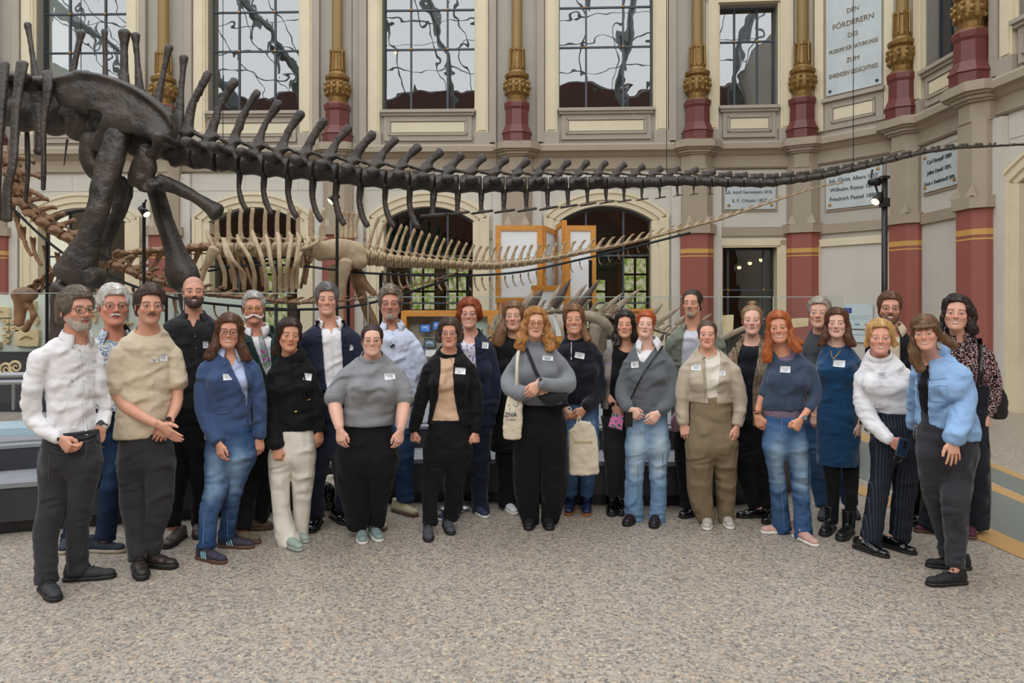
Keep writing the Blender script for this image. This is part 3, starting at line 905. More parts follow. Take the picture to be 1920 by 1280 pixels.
# sacral and trunk vertebrae with tall spines
for tx, ty, bx, by, w in ((-8, 40, -12, 170, 8), (52, 46, 72, 175, 8), (152, 62, 125, 190, 9), (196, 58, 199, 200, 7), (233, 62, 232, 200, 12), (254, 66, 264, 200, 9), (317, 88, 288, 220, 9), (345, 108, 333, 250, 9)):
    chain_bone('neural_spine', [(tx, ty, D1, w), (tx*.85+bx*.15, ty*.85+by*.15, D1, w*.7), ((tx+bx)/2, (ty+by)/2, D1, w*.72), (bx, by, D1, w*1.5)], M_bdark, sk1, base1, h=.02, k=.04)
for cx, cy, r in ((-30, 195, 40), (22, 205, 38), (75, 212, 38), (128, 222, 36), (180, 235, 34), (235, 245, 34), (290, 268, 32)):
    chain_bone('trunk_vertebra', [(cx-26, cy-3, D1, r), (cx, cy, D1, r*.7), (cx+26, cy+3, D1, r)], M_bdark, sk1, base1, h=.035, k=.05, flat=1,
               extra=lambda f, cx=cx, cy=cy: (f.chain(px([(cx-5, cy-20, D1, 20, 16), (cx-15, cy-75, D1, 22, 14)]), .08), f.chain(px([(cx-10, cy-60, D1, 14, 14), (cx+30, cy-58, D1-.35, 9, 9)]), .08)))
# ilium
def ilium(f):
    P = px([(112, 172, D1-.42, 24, 8), (150, 172, D1-.46, 34, 9), (205, 190, D1-.48, 46, 9), (258, 214, D1-.46, 44, 10), (300, 235, D1-.42, 34, 12), (318, 252, D1-.4, 20, 14)])
    P = smooth_path(P, 3)
    f.chain(P, .05, u=(0, 0, 1))
    f.seg(*[W(*q) for q in ((205, 235, D1-.35), (190, 265, D1-.3))], .14, .15, .1)
    f.seg(*[W(*q) for q in ((290, 262, D1-.4), (285, 285, D1-.3))], .15, .11, .1)
    f.ell(W(150, 235, D1-.42), (.36, .3, .13), .06, 's', R=np.array([[.94, 0, .34], [0, 1, 0], [-.34, 0, .94]]).T)
    f.ell(W(245, 262, D1-.6), (.2, .4, .1), .08, 's')
    rim = px([(92, 190, D1-.42, 5, 9), (92, 160, D1-.44, 6, 10), (120, 145, D1-.46, 6, 10), (165, 141, D1-.5, 6, 10), (215, 152, D1-.5, 6, 11), (265, 176, D1-.5, 6, 11), (305, 205, D1-.48, 7, 12), (330, 236, D1-.44, 9, 13)])
    f.chain(smooth_path(rim, 2), .05)
bone('ilium', M_bdark, sk1, ilium, W(70, 330, D1-.8)-[0, .1, 0], W(360, 110, D1+.1), .024, .016, 5, base1)
chain_bone('femur', [(224, 244, D1-.4, 17, 16), (218, 262, D1-.4, 24, 18), (202, 320, D1-.45, 25, 17), (184, 390, D1-.5, 21, 16), (166, 450, D1-.5, 24, 18), (146, 500, D1-.5, 36, 22), (138, 516, D1-.5, 39, 22)], M_bdark, sk1, base1, h=.022, k=.03, lump=.02, extra=lambda f: (f.ell(W(178, 520, D1-.75), (.12, .2, .13), .06), f.ell(W(158, 530, D1-.78), (.05, .2, .2), .05, 's')))
chain_bone('femur', [(290, 350, D1+.55, 17), (308, 410, D1+.55, 17), (328, 470, D1+.55, 20), (340, 508, D1+.55, 30), (346, 524, D1+.55, 30)], M_bdark, sk1, base1, h=.026, k=.05, lump=.012)
chain_bone('pubis', [(172, 262, D1-.2, 20, 16), (168, 300, D1-.2, 18, 14), (190, 330, D1-.15, 20, 12), (226, 350, D1, 24, 9), (222, 400, D1, 14, 8), (195, 450, D1, 17, 9), (186, 478, D1, 24, 12)], M_bdark, sk1, base1, h=.022, k=.06)
chain_bone('ischium', [(272, 282, D1-.3, 15, 13), (270, 312, D1-.3, 24, 12), (262, 344, D1-.28, 22, 8), (300, 342, D1-.25, 17, 8), (345, 358, D1-.22, 12, 9), (385, 382, D1-.2, 12, 10), (405, 397, D1-.2, 18, 12)], M_bdark, sk1, base1, h=.02, k=.06)
chain_bone('tibia', [(120, 545, D1-.45, 26), (112, 590, D1-.4, 18), (106, 650, D1-.4, 15), (102, 715, D1-.45, 20), (92, 726, D1-.6, 18)], M_bdark, sk1, base1, h=.025)
chain_bone('tibia', [(352, 545, D1+.5, 20), (356, 600, D1+.5, 14), (360, 680, D1+.5, 13), (362, 712, D1+.5, 17)], M_bdark, sk1, base1, h=.025)
for R in ([(42, 118, D1-.5, 12, 5), (30, 200, D1-.55, 9, 5), (25, 300, D1-.6, 9, 5), (14, 350, D1-.6, 9, 5), (13, 412, D1-.6, 11, 5)],
          [(88, 136, D1-.45, 9, 5), (90, 165, D1-.5, 10, 5), (82, 230, D1-.5, 6, 5), (82, 300, D1-.5, 5, 4), (81, 354, D1-.5, 5, 4)],
          [(50, 230, D1+.3, 5), (52, 320, D1+.3, 5), (48, 378, D1+.3, 4)], [(70, 200, D1-.3, 13, 8), (74, 250, D1-.3, 9, 6), (72, 285, D1-.3, 9, 6)],
          [(126, 262, D1, 3), (120, 311, D1, 1.5)], [(6, 120, D1-.4, 12, 6), (0, 230, D1-.5, 9, 6), (-6, 330, D1-.5, 9, 5), (-4, 410, D1-.5, 8, 5)]):
    chain_bone('rib', R, M_bdark, sk1, base1, h=.014, k=.02)
MB().tube([W(345, 560, D1+.6)*[1, 1, 0]+[0, 0, .6], W(345, 500, D1+.6)], .035, 8).out('steel_post', M_mount, sk1, base=base1)
for cx in (152, 418, 660, 932, 1250, 1600):
    MB().tube([W(cx, -60, D1)+[0, 0, 3], W(cx, np.interp(cx, [152, 418, 660, 932, 1250, 1600], [180, 290, 325, 340, 335, 312]), D1)], .005, 5).out('steel_cable', M_mount, sk1, base=base1)

# ---- light sauropod behind: ribcage, pelvis, long rising tail, neck and skull
D2 = 13.0
base2 = W(640, 572, D2)*[1, 1, 0]
sk2 = thing('sauropod_skeleton', 'tan sauropod skeleton with high ribcage and thin tail rising toward the wall plaques', 'skeleton', base2)
def canon(key, build, m, h, lump=.02):
    return vert_mesh(key, build, ((1.1, .9, 1.2), (1.5, .9, 3.6), 1.2), h, m, lump)
VA = {}
for tag_, m_ in (('t', M_btan), ('o', M_borange), ('g', M_bgrey)):
    VA[tag_+'tall'] = canon((tag_, 'tall'), vert_build(1.0, .5, 1.7, .75, .3, 0), m_, .1)
    VA[tag_+'mid'] = canon((tag_, 'mid'), vert_build(1.0, .42, .8, .6, .12, 0), m_, .1)
    VA[tag_+'low'] = canon((tag_, 'low'), vert_build(1.0, .33, .3, .55, 0, 0), m_, .1)
    VA[tag_+'dorsal'] = canon((tag_, 'dorsal'), vert_build(1.0, .5, 1.9, .05, .55, 0), m_, .1)
    VA[tag_+'chev'] = vert_mesh((tag_, 'ch'), chev_build(1.0, 'blade'), ((.5, .35, 1.3), (.7, .35, .3), 1), .055, m_, .012)
def place_vertebrae(root, base, path, tab, pre, spine_tab=None, flipx=1, name='caudal_vertebra', chev=None):
    """tab: px, pitch, radius scale(centrum half height px), spine height px, kind index"""
    pa = np.array(path, float); x = pa[0, 0]; out = []
    s_ = np.concatenate([[0], np.cumsum(np.hypot(np.diff(pa[:, 0]), np.diff(pa[:, 1])))])
    t = 0
    while t < s_[-1]:
        X, Y_, D = [np.interp(t, s_, pa[:, k]) for k in range(3)]
        x2, y2 = [np.interp(t+2, s_, pa[:, k]) for k in range(2)]; x1, y1 = [np.interp(t-2, s_, pa[:, k]) for k in range(2)]
        p, r, sp = interp(tab, t)[:3]
        kind = 'tall' if sp > 2.2*r else ('mid' if sp > 1.1*r else 'low')
        nom = {'tall': (.5, 1.7+.65), 'mid': (.42, .8+.55), 'low': (.33, .3+.43)}[kind]
        s = D/F
        v = obj_from(name, VA[pre+kind], root); v.location = Vector(W(X, Y_, D)-base)
        v.rotation_euler = (0, math.atan2(y2-y1, x2-x1), 0)
        v.scale = (p*s*1.03, r*s/nom[0], max(sp, r*1.3)*s/nom[1])
        if chev and chev[0] < t < chev[1]:
            Lc = chev[2](t)*s; a = v.rotation_euler[1]
            c = obj_from('chevron', VA[pre+'chev'], root); c.scale = (Lc, Lc, Lc)
            c.location = Vector(W(X, Y_+chev[3](t), D)-base)
        t += p
tail2 = [(688, 483, 13), (740, 490, 13), (890, 499, 13), (928, 499, 13), (980, 494, 13), (1032, 486, 13), (1084, 475, 13), (1162, 460, 13), (1240, 441, 13), (1293, 426, 13), (1345, 413, 13), (1390, 398, 12.9), (1459, 375, 12.8), (1529, 352, 12.7), (1581, 343, 12.7)]
place_vertebrae(sk2, base2, tail2, [(0, 15, 15, 76), (55, 15, 13, 66), (130, 14, 12, 48), (200, 14, 10, 38), (300, 15, 8.5, 32), (400, 18, 7.5, 22), (500, 19, 6, 14), (650, 20, 4.5, 9), (800, 18, 3, 5), (930, 16, 1.5, 2.5)], 't',
                chev=(20, 560, lambda t: np.interp(t, [0, 250, 560], [30, 20, 8]), lambda t: np.interp(t, [0, 250, 560], [24, 22, 10])))
for tx in (408, 430, 452, 473, 498, 521, 542, 560, 583, 606):
    v = obj_from('dorsal_vertebra', VA['tdorsal'], sk2); v.location = Vector(W(tx, 468, D2)-base2); v.scale = (.21, .17, .28)
for i, tx in enumerate((632, 641, 650, 659, 668)):
    chain_bone('neural_spine', [(tx+i, 394+i*2, D2, 4.5), (tx, 420, D2, 3.5), (tx-1, 445, D2, 5)], M_btan, sk2, base2, h=.016)
RB = [((388, 432), (404, 470), (421, 540)), ((417, 446), (426, 480), (440, 543)), ((420, 446), (438, 490), (457, 543)), ((445, 440), (466, 480), (477, 543)), ((473, 432), (490, 480), (499, 551)), ((498, 440), (508, 490), (514, 548)),
      ((519, 435), (524, 490), (526, 548)), ((542, 435), (540, 490), (537, 548)), ((557, 437), (555, 490), (548, 548)), ((574, 440), (562, 480), (556, 540)), ((590, 440), (572, 465), (566, 500))]
for i, (a, b, c) in enumerate(RB):
    chain_bone('rib', [(a[0], a[1], 12.8, 3), (a[0]+4, a[1]+14, 12.55, 5), (b[0], b[1], 12.35, 4.4), (c[0], c[1]-30, 12.4, 4.6), (c[0], c[1], 12.5, 4.8)], M_btan, sk2, base2, h=.02, k=.03)
    chain_bone('rib', [(a[0]+8, a[1]+6, 13.2, 3), (b[0]+18, b[1], 13.65, 3.6), (c[0]+16, c[1]-8, 13.6, 3.6)], M_borange, sk2, base2, h=.022, k=.03)
def il2(f):
    f.ell(W(637, 474, 12.7), (.47, .1, .25), .05); f.ell(W(620, 500, 12.6), (.35, .4, .13), .05, 's'); f.ell(W(672, 490, 12.7), (.16, .09, .14), .06)
bone('ilium', M_btan, sk2, il2, W(570, 520, 12.4)-[0, .3, 0], W(705, 430, 13.1), .024, .01, 6, base2)
chain_bone('femur', [(648, 492, 12.6, 13), (646, 505, 12.6, 12), (640, 540, 12.6, 9), (636, 575, 12.6, 9), (632, 620, 12.6, 14)], M_btan, sk2, base2, h=.022)
chain_bone('femur', [(660, 505, 13.5, 10), (680, 560, 13.5, 9), (700, 610, 13.5, 11), (712, 660, 13.5, 9)], M_borange, sk2, base2, h=.022)
chain_bone('pubis', [(626, 500, 12.8, 8), (622, 525, 12.8, 9), (612, 545, 12.8, 12)], M_btan, sk2, base2, h=.02)
chain_bone('ischium', [(668, 498, 12.9, 8), (672, 520, 12.9, 13, 6), (688, 538, 12.9, 8), (702, 550, 12.9, 6)], M_borange, sk2, base2, h=.02)
chain_bone('humerus', [(402, 468, 12.1, 12, 6), (394, 484, 12.1, 9), (384, 505, 12.1, 6), (376, 525, 12.1, 6)], M_btan, sk2, base2, h=.018, label='pale trumpet-ended bone beside the ribcage')
neck2 = [(392, 462, 12.9), (330, 466, 12.7), (280, 470, 12.4), (225, 476, 12.1), (165, 492, 11.7), (110, 505, 11.4), (70, 528, 11.2), (52, 545, 11.1)]
place_vertebrae(sk2, base2, neck2, [(0, 22, 13, 44), (100, 26, 13, 36), (200, 24, 11, 26), (330, 18, 9, 22), (400, 14, 6, 12)], 'o', name='neck_vertebra')
def skull(f):
    f.ell(W(46, 553, 11), (.19, .13, .12), .05)
    f.seg(W(40, 560, 11), W(36, 605, 11), (.10, .10), (.07, .06), .05)
    f.seg(W(50, 560, 11), W(62, 590, 11), (.05, .09), (.05, .05), .04)
    f.seg(W(62, 590, 11), W(48, 618, 11), (.05, .05), (.04, .07), .04)
    f.ell(W(50, 566, 10.85), (.06, .3, .035), .02, 's'); f.ell(W(47, 590, 10.9), (.035, .3, .09), .02, 's')
bone('skull', M_borange, sk2, skull, W(10, 640, 11)-[0, .35, 0], W(90, 530, 11)+[0, .35, 0], .014, .006, 14, base2)
for P in ([(95, 532, 11.3), (55, 556, 11.2)], [(388, 500, 12.6), (540, 497, 12.6), (620, 505, 12.6), (690, 512, 12.9), (800, 516, 12.9), (890, 516, 12.9), (980, 509, 12.9), (1085, 487, 12.9), (1180, 465, 12.9), (1240, 450, 12.9), (1295, 436, 12.9)], [(390, 508, 13.2), (470, 495, 13.2), (545, 480, 13)]):
    R = smooth_path(px([list(p) for p in P]), 4); MB().tube(R, .02, 8).out('support_rail', M_mount, sk2, base=base2)
for x, y, Y in ((653, 508, 12.9), (877, 516, 12.9), (1107, 488, 12.9), (714, 512, 12.9)):
    p = W(x, y, Y); MB().tube([p, p*[1, 1, 0]], .03, 8).out('steel_post', M_mount, sk2, base=base2)

# ---- brown tail curling in front, whip end by the ribcage
D3 = 10.8
base3 = W(300, 572, D3)*[1, 1, 0]
sk3 = thing('tail_skeleton', 'rusty brown dinosaur tail sweeping down from the upper left and along behind the heads', 'skeleton', base3)
place_vertebrae(sk3, base3, [(12, 300, D3), (28, 336, D3), (37, 375, D3), (62, 404, D3), (95, 428, D3), (127, 446, D3), (165, 472, D3), (197, 492, D3), (236, 504, D3), (264, 519, D3), (304, 530, D3), (394, 552, D3), (476, 560, D3), (557, 568, D3), (657, 563, D3), (703, 556, D3), (739, 545, D3), (816, 525, D3), (840, 517, D3), (892, 498, D3)],
                [(0, 31, 20, 46), (100, 28, 18, 40), (200, 27, 16, 34), (300, 27, 13, 28), (420, 26, 10, 22), (520, 26, 8, 16), (640, 24, 6.5, 12), (760, 18, 4.5, 7), (900, 14, 2.8, 4), (1010, 12, 1.8, 2.5)], 'o',
                chev=(30, 620, lambda t: np.interp(t, [0, 150, 300, 620], [52, 44, 32, 14]), lambda t: np.interp(t, [0, 150, 300, 620], [50, 44, 32, 14])))
R = smooth_path(px([list(p) for p in [(-10, 360, D3-.1), (25, 392, D3-.1), (75, 440, D3-.1), (130, 482, D3-.1), (200, 515, D3-.1), (262, 540, D3-.1), (345, 562, D3-.1), (450, 574, D3-.1), (560, 580, D3-.1), (660, 574, D3-.1), (740, 556, D3-.1), (840, 524, D3-.1)]]), 4)
MB().tube(R, .019, 8).out('support_rail', M_mount, sk3, base=base3)
for x, y in ((88, 452), (312, 556), (560, 580)):
    p = W(x, y, D3-.05); MB().tube([p, p*[1, 1, 0]+[0, 0, .6]], .022, 8).out('steel_post', M_mount, sk3, base=base3)

# ---- armoured dinosaur with plates and spikes
D4 = 9.0
base4 = W(1110, 572, D4)*[1, 1, 0]
sk4 = thing('spiked_dinosaur_skeleton', 'small grey-brown skeleton with paired back plates and long tail spikes behind the group', 'skeleton', base4)
for a, b, hw, dk in (((984, 578), (1000, 543), 9, 0), ((993, 580), (1019, 541), 9, 1), ((1032, 572), (1052, 531), 6, 0), ((1040, 574), (1071, 521), 7.5, 1), ((1068, 574), (1101, 531), 6, 0), ((1082, 577), (1128, 520), 7, 1),
                     ((1130, 584), (1169, 548), 6, 0), ((1144, 586), (1204, 539), 6.5, 0), ((1222, 592), (1243, 569), 5, 0), ((1228, 606), (1278, 574), 6.5, 0), ((1268, 608), (1286, 590), 5, 0), ((1318, 600), (1336, 587), 3.5, 0), ((1340, 640), (1436, 596), 6, 0), ((929, 620), (933, 585), 11, 0), ((900, 640), (897, 615), 9, 1), ((1350, 650), (1352, 592), 4, 0), ((1238, 640), (1246, 622), 4, 1), ((1249, 645), (1250, 621), 3, 1)):
    yy = D4+(.12 if not dk else -.12)
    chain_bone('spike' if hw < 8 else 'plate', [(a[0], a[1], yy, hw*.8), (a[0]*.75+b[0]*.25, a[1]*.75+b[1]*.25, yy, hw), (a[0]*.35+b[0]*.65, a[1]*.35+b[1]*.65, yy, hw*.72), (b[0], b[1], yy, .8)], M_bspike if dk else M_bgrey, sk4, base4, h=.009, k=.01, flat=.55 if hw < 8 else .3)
place_vertebrae(sk4, base4, [(905, 640, D4), (950, 612, D4), (990, 592, D4), (1040, 584, D4), (1090, 586, D4), (1140, 592, D4), (1190, 606, D4), (1240, 622, D4), (1300, 636, D4), (1350, 645, D4)], [(0, 15, 8, 20), (200, 16, 9, 26), (330, 15, 8, 18), (470, 14, 5, 10)], 'g', name='vertebra')
for i, xx in enumerate((1010, 1024, 1040, 1056, 1072)):
    for sg in (-1, 1):
        chain_bone('rib', [(xx, 588, D4+sg*.06, 3), (xx+8, 600, D4+sg*.25, 3.6), (xx+16, 630, D4+sg*.34, 3.2), (xx+14, 668, D4+sg*.3, 2.6)], M_bgrey, sk4, base4, h=.012)
chain_bone('ilium', [(1086, 590, D4-.2, 6, 8), (1110, 594, D4-.25, 10, 12), (1132, 606, D4-.25, 11, 12), (1146, 622, D4-.2, 8, 8)], M_bgrey, sk4, base4, h=.014)
chain_bone('femur', [(1118, 612, D4-.25, 14), (1114, 640, D4-.25, 9), (1112, 690, D4-.25, 8), (1112, 720, D4-.25, 11)], M_bgrey, sk4, base4, h=.014)
chain_bone('femur', [(1126, 612, D4+.25, 13), (1130, 660, D4+.25, 8), (1132, 720, D4+.25, 10)], M_bgrey, sk4, base4, h=.014)
chain_bone('forelimb', [(965, 612, D4-.2, 9), (960, 650, D4-.2, 6), (962, 700, D4-.2, 6), (958, 732, D4-.2, 8)], M_bgrey, sk4, base4, h=.014)
chain_bone('skull', [(905, 640, D4, 8), (890, 652, D4, 9), (872, 660, D4, 5)], M_bgrey, sk4, base4, h=.012)
for x in (1060, 1150): MB().tube([W(x, 600, D4), W(x, 600, D4)*[1, 1, 0]+[0, 0, .6]], .02, 8).out('steel_post', M_mount, sk4, base=base4)
# ------------------------------------------------------------------ people: builders
M_skin = mat('skin', '#d9a78c', 0.5, attr='Col', sss=0.12, bump=0.12, bscale=220, spec=0.4)
M_eyew = mat('eye_white', '#e6dfda', 0.25)
M_pupil = mat('pupil', '#0c0a0a', 0.15)
M_iris = {k: mat('iris_'+k, c, 0.2) for k, c in (('brown', '#4a3020'), ('blue', '#5b7d94'), ('green', '#6b7453'))}
M_lens = glass_mat('spectacle_lens', '#f4f2f2', 0.03)
M_badge = mat('white_sticker', '#eceeee', 0.5)
M_badgeink = mat('sticker_ink', '#8c98ae', 0.6)
M_silver = mat('silver_metal', '#c0c0c2', 0.25, metal=0.95)

def rotm(yaw=0, roll=0, pitch=0):
    a, b, c = [math.radians(v) for v in (yaw, roll, pitch)]
    Rz = np.array([[math.cos(a), -math.sin(a), 0], [math.sin(a), math.cos(a), 0], [0, 0, 1]])
    Ry = np.array([[math.cos(b), 0, math.sin(b)], [0, 1, 0], [-math.sin(b), 0, math.cos(b)]])
    Rx = np.array([[1, 0, 0], [0, math.cos(c), -math.sin(c)], [0, math.sin(c), math.cos(c)]])
    return Ry@Rz@Rx

def ss(a, b, x):
    t = np.clip((x-a)/(b-a), 0, 1); return t*t*(3-2*t)

def head_field(g, grow=0.0, h=.0046):
    """canonical head, chin at z -0.115, crown at 0.117, face towards -y"""
    fm = g.get('f', 0); jw = g.get('jw', 1.0); sm = g.get('smile', 1); ch = g.get('cheek', 1.0)
    f = Field((-.1, -.135-grow, -.165), (.1, .125+grow, .135+grow), h); G = grow
    f.ell((0, .014, .036), (.075+G, .092+G, .081+G))
    f.ell((0, -.022, .022), (.066+G, .066+G, .068+G), .02)
    f.ell((0, -.03, -.03), (.059*ch+G, .06+G, .07+G), .02)
    f.ell((0, -.034, -.066), (.046*jw+G, .05+G, .046+G), .025)
    for s in (-1, 1):
        f.seg((s*.05*jw, .006, -.045), (s*.022*jw, -.062, -.097), .015+G, .014+G, .03)
        f.ell((s*.041*ch, -.066, -.024), (.02+G, .018+G, .017+G), .022)
    f.ell((0, -.075, -.1), ((.019 if fm else .023)+G, .017+G, .015+G), .02)
    f.seg((-.036, -.072, .021), (.036, -.072, .021), (.011 if fm else .014)+G*.7, (.011 if fm else .014)+G*.7, .02)
    f.seg((0, .02, -.04), (0, .028, -.105), (.046+G*.5, .05), (.034+G*.5, .036), .025)
    if G == 0:
        for s in (-1, 1): f.ell((s*.0315, -.098, -.001), (.019, .015, .0125), .012, 's')
        w = .9 if fm else 1.05
        f.seg((0, -.083, .014), (0, -.101, -.022), (.0075*w, .01), (.0085*w, .012), .012)
        f.ell((0, -.104, -.028), (.011*w, .0125, .0095), .01)
        for s in (-1, 1):
            f.ell((s*.012*w, -.094, -.031), (.0075*w, .0095, .0075), .006)
            f.ell((s*.0065, -.101, -.039), (.0035, .006, .003), .002, 's')
            # eyelids around the ball, slit between them
            f.ell((s*.0315, -.0785, .0), (.0152, .0145, .0128), .004)
            sl = .0030 if sm > 1 else .0038
            f.ell((s*.0315, -.094, -.0006), (.0138, .012, sl), .0015, 's')
        mz = -.063; mw = .0205+.0045*sm
        for i in range(-4, 4):
            a, b = i/4*mw, (i+1)/4*mw
            za = mz+sm*.0032*(a/mw)**2; zb = mz+sm*.0032*(b/mw)**2
            ra = .0058*(1-.72*(a/mw)**2); rb = .0058*(1-.72*(b/mw)**2)
            ya = -.0865+.013*(a/mw)**2; yb = -.0865+.013*(b/mw)**2
            f.seg((a, ya, za+.0042), (b, yb, zb+.0042), ra*.9, rb*.9, .005)
            f.seg((a, ya+.001, za-.0052), (b, yb+.001, zb-.0052), ra*1.15, rb*1.15, .005)
            op = (.0034*(1-.8*(a/mw)**2) if sm > 1 else .0013); dpt = .0085 if sm > 1 else .006
            f.seg((a, ya-dpt, za), (b, yb-dpt, zb), (op, .005), (op, .005), .001, u=(0, 0, 1), mode='s')
        for s in (-1, 1):
            if sm: f.seg((s*.019, -.088, -.034), (s*.032, -.08, -.056), .0022, .003, .006, mode='s')
            R = rotm(s*14, 0, -8)
            f.ell((s*.077, .014, -.008), (.006, .017, .031), .004, R=R)
            f.ell((s*.083, .008, -.004), (.005, .009, .018), .004, 's', R=R)
    return f

def face_color(V, g):
    fm = g.get('f', 0)
    b = np.array(hexc(g['skin'])[:3]); C = np.repeat(b[None], len(V), 0)
    ax = np.abs(V[:, 0]); y = V[:, 1]; z = V[:, 2]
    def mix(w, c):
        w = np.clip(w, 0, 1)[:, None]; C[:] = C*(1-w)+w*np.asarray(c)
    red = b*[1.0, .74, .7]
    mix(.42*np.exp(-(((ax-.043)/.02)**2+((z+.03)/.018)**2))*(y < -.02), red)
    mix(.35*np.exp(-((ax/.014)**2+((z+.03)/.012)**2))*(y < -.09), red)
    mix(.4*np.exp(-(((ax-.08)/.02)**2+((z)/.03)**2))*(y > -.02), red)
    mix(.25*np.exp(-(((ax-.0315)/.02)**2+((z+.001)/.013)**2))*(y < -.05), b*[.72, .55, .5])
    hc = np.array(hexc(g.get('brow', g['hair']))[:3])
    be = g.get('beard'); bc = np.array(hexc(g.get('bcol', g['hair']))[:3])
    jaw = ss(-.022, -.045, z+.25*(ax-.04)*(ax > .04)+.0)*ss(.0, -.05, y)
    lipfree = 1-np.exp(-((ax/.026)**2+((z+.064)/.011)**2)**2)
    if be in ('stubble', 'short', 'full', 'goatee'):
        m = ss(-.028, -.05, z)*(y < .03)*(z > -.125)
        if be == 'goatee': m = m*np.exp(-((ax/.03)**4))
        mix({'stubble': .38, 'short': .62, 'full': .9, 'goatee': .5}[be]*m*lipfree*(.8+.4*(vnoise(V*260)-.5)), bc)
        if be != 'full': mix(.3*np.exp(-(((z+.05)/.006)**2+(ax/.025)**4))*(y < -.08), bc)
    if be in ('mous', 'stubmous'): mix(.7*np.exp(-(((z+.0505-.08*ax)/.0052)**2+(ax/.027)**6))*(y < -.07), bc)
    if be == 'stubmous': mix(.22*ss(-.028, -.05, z)*(y < .03)*lipfree, bc)
    sm = g.get('smile', 1); mw = .0205+.0045*sm; mz = -.063+sm*.0032*(ax/mw)**2
    lip = np.array(hexc(g.get('lip', '#b5655a'))[:3])
    hh = .0098*(1-.6*(ax/mw)**2)
    mix(.8*ss(1.1, .75, np.abs(z-mz+.0006)/np.maximum(hh, .002))*(ax < mw)*(y < -.062), lip)
    if sm > 1: mix(ss(1.5, .8, np.abs(z-mz)/np.maximum(.0034*(1-(ax/mw/.95)**2), .0003))*(ax < mw*.9)*(y < -.062), (.8, .77, .72))
    else: mix(.9*ss(1.6, .6, np.abs(z-mz)/.0016)*(ax < mw*.92)*(y < -.062), lip*.35)
    # eyebrows and lash line
    bw = .0042 if fm else .0056
    zb = .0225+.10*(ax-.012)-2.6*np.clip(ax-.036, 0, 1)**1.4
    mix((.8 if not fm else .72)*np.exp(-((z-zb)/bw)**4)*ss(.0085, .014, ax)*ss(.056, .047, ax)*(y < -.04), hc*.8)
    e = ((ax-.0315)/.0155)**2
    mix(.85*np.exp(-((z-.0056*(1-e))/.0022)**2)*(e < 1)*(y < -.07), b*.13)
    mix(.35*np.exp(-((z+.0052*(1-e))/.0018)**2)*(e < 1)*(y < -.07), b*.25)
    if g.get('crop'):
        mix(g['crop']*ss(.045, .075, z+.5*np.clip(y+.06, 0, .2))*(y > -.075), hc*.9+b*.1)
        mix(g['crop']*.8*ss(.045, .06, ax)*ss(-.03, .0, y)*ss(-.03, -.01, z), hc*.9+b*.1)
    return C

def eyes_obj(g, parent, Mh, s, base):
    seg = 12; gx = g.get('gaze', 0)
    for sx in (-1, 1):
        V = []; Q = []; mi = []; c = np.array([sx*.0315, -.0785, 0]); r = .0128; R = rotm(gx, 0, 0)
        angs = [0, 15, 31, 32, 50, 80, 110]
        for t in angs:
            t = math.radians(t)
            for k in range(seg):
                p = 2*PI*k/seg; V.append(c+R@np.array([r*math.sin(t)*math.cos(p), -r*math.cos(t), r*math.sin(t)*math.sin(p)]))
        for i in range(len(angs)-1):
            for k in range(seg):
                Q.append([i*seg+k, i*seg+(k+1) % seg, (i+1)*seg+(k+1) % seg, (i+1)*seg+k]); mi.append(2 if i == 0 else (1 if i == 1 else 0))
        mk('eye', (np.array(V)*s)@Mh[:3, :3].T+Mh[:3, 3]-base, Q, None, parent, mats=[M_eyew, M_iris[g.get('eye', 'brown')], M_pupil], midx=mi)

HAIRM = {}
def hair_mat(c):
    if c not in HAIRM:
        m = mat('hair_'+c[1:], c, 0.42, var=0.42, vscale=34, stretch=(1, 1, .12), bump=0.9, bscale=70, spec=.5)
        HAIRM[c] = m
    return HAIRM[c]

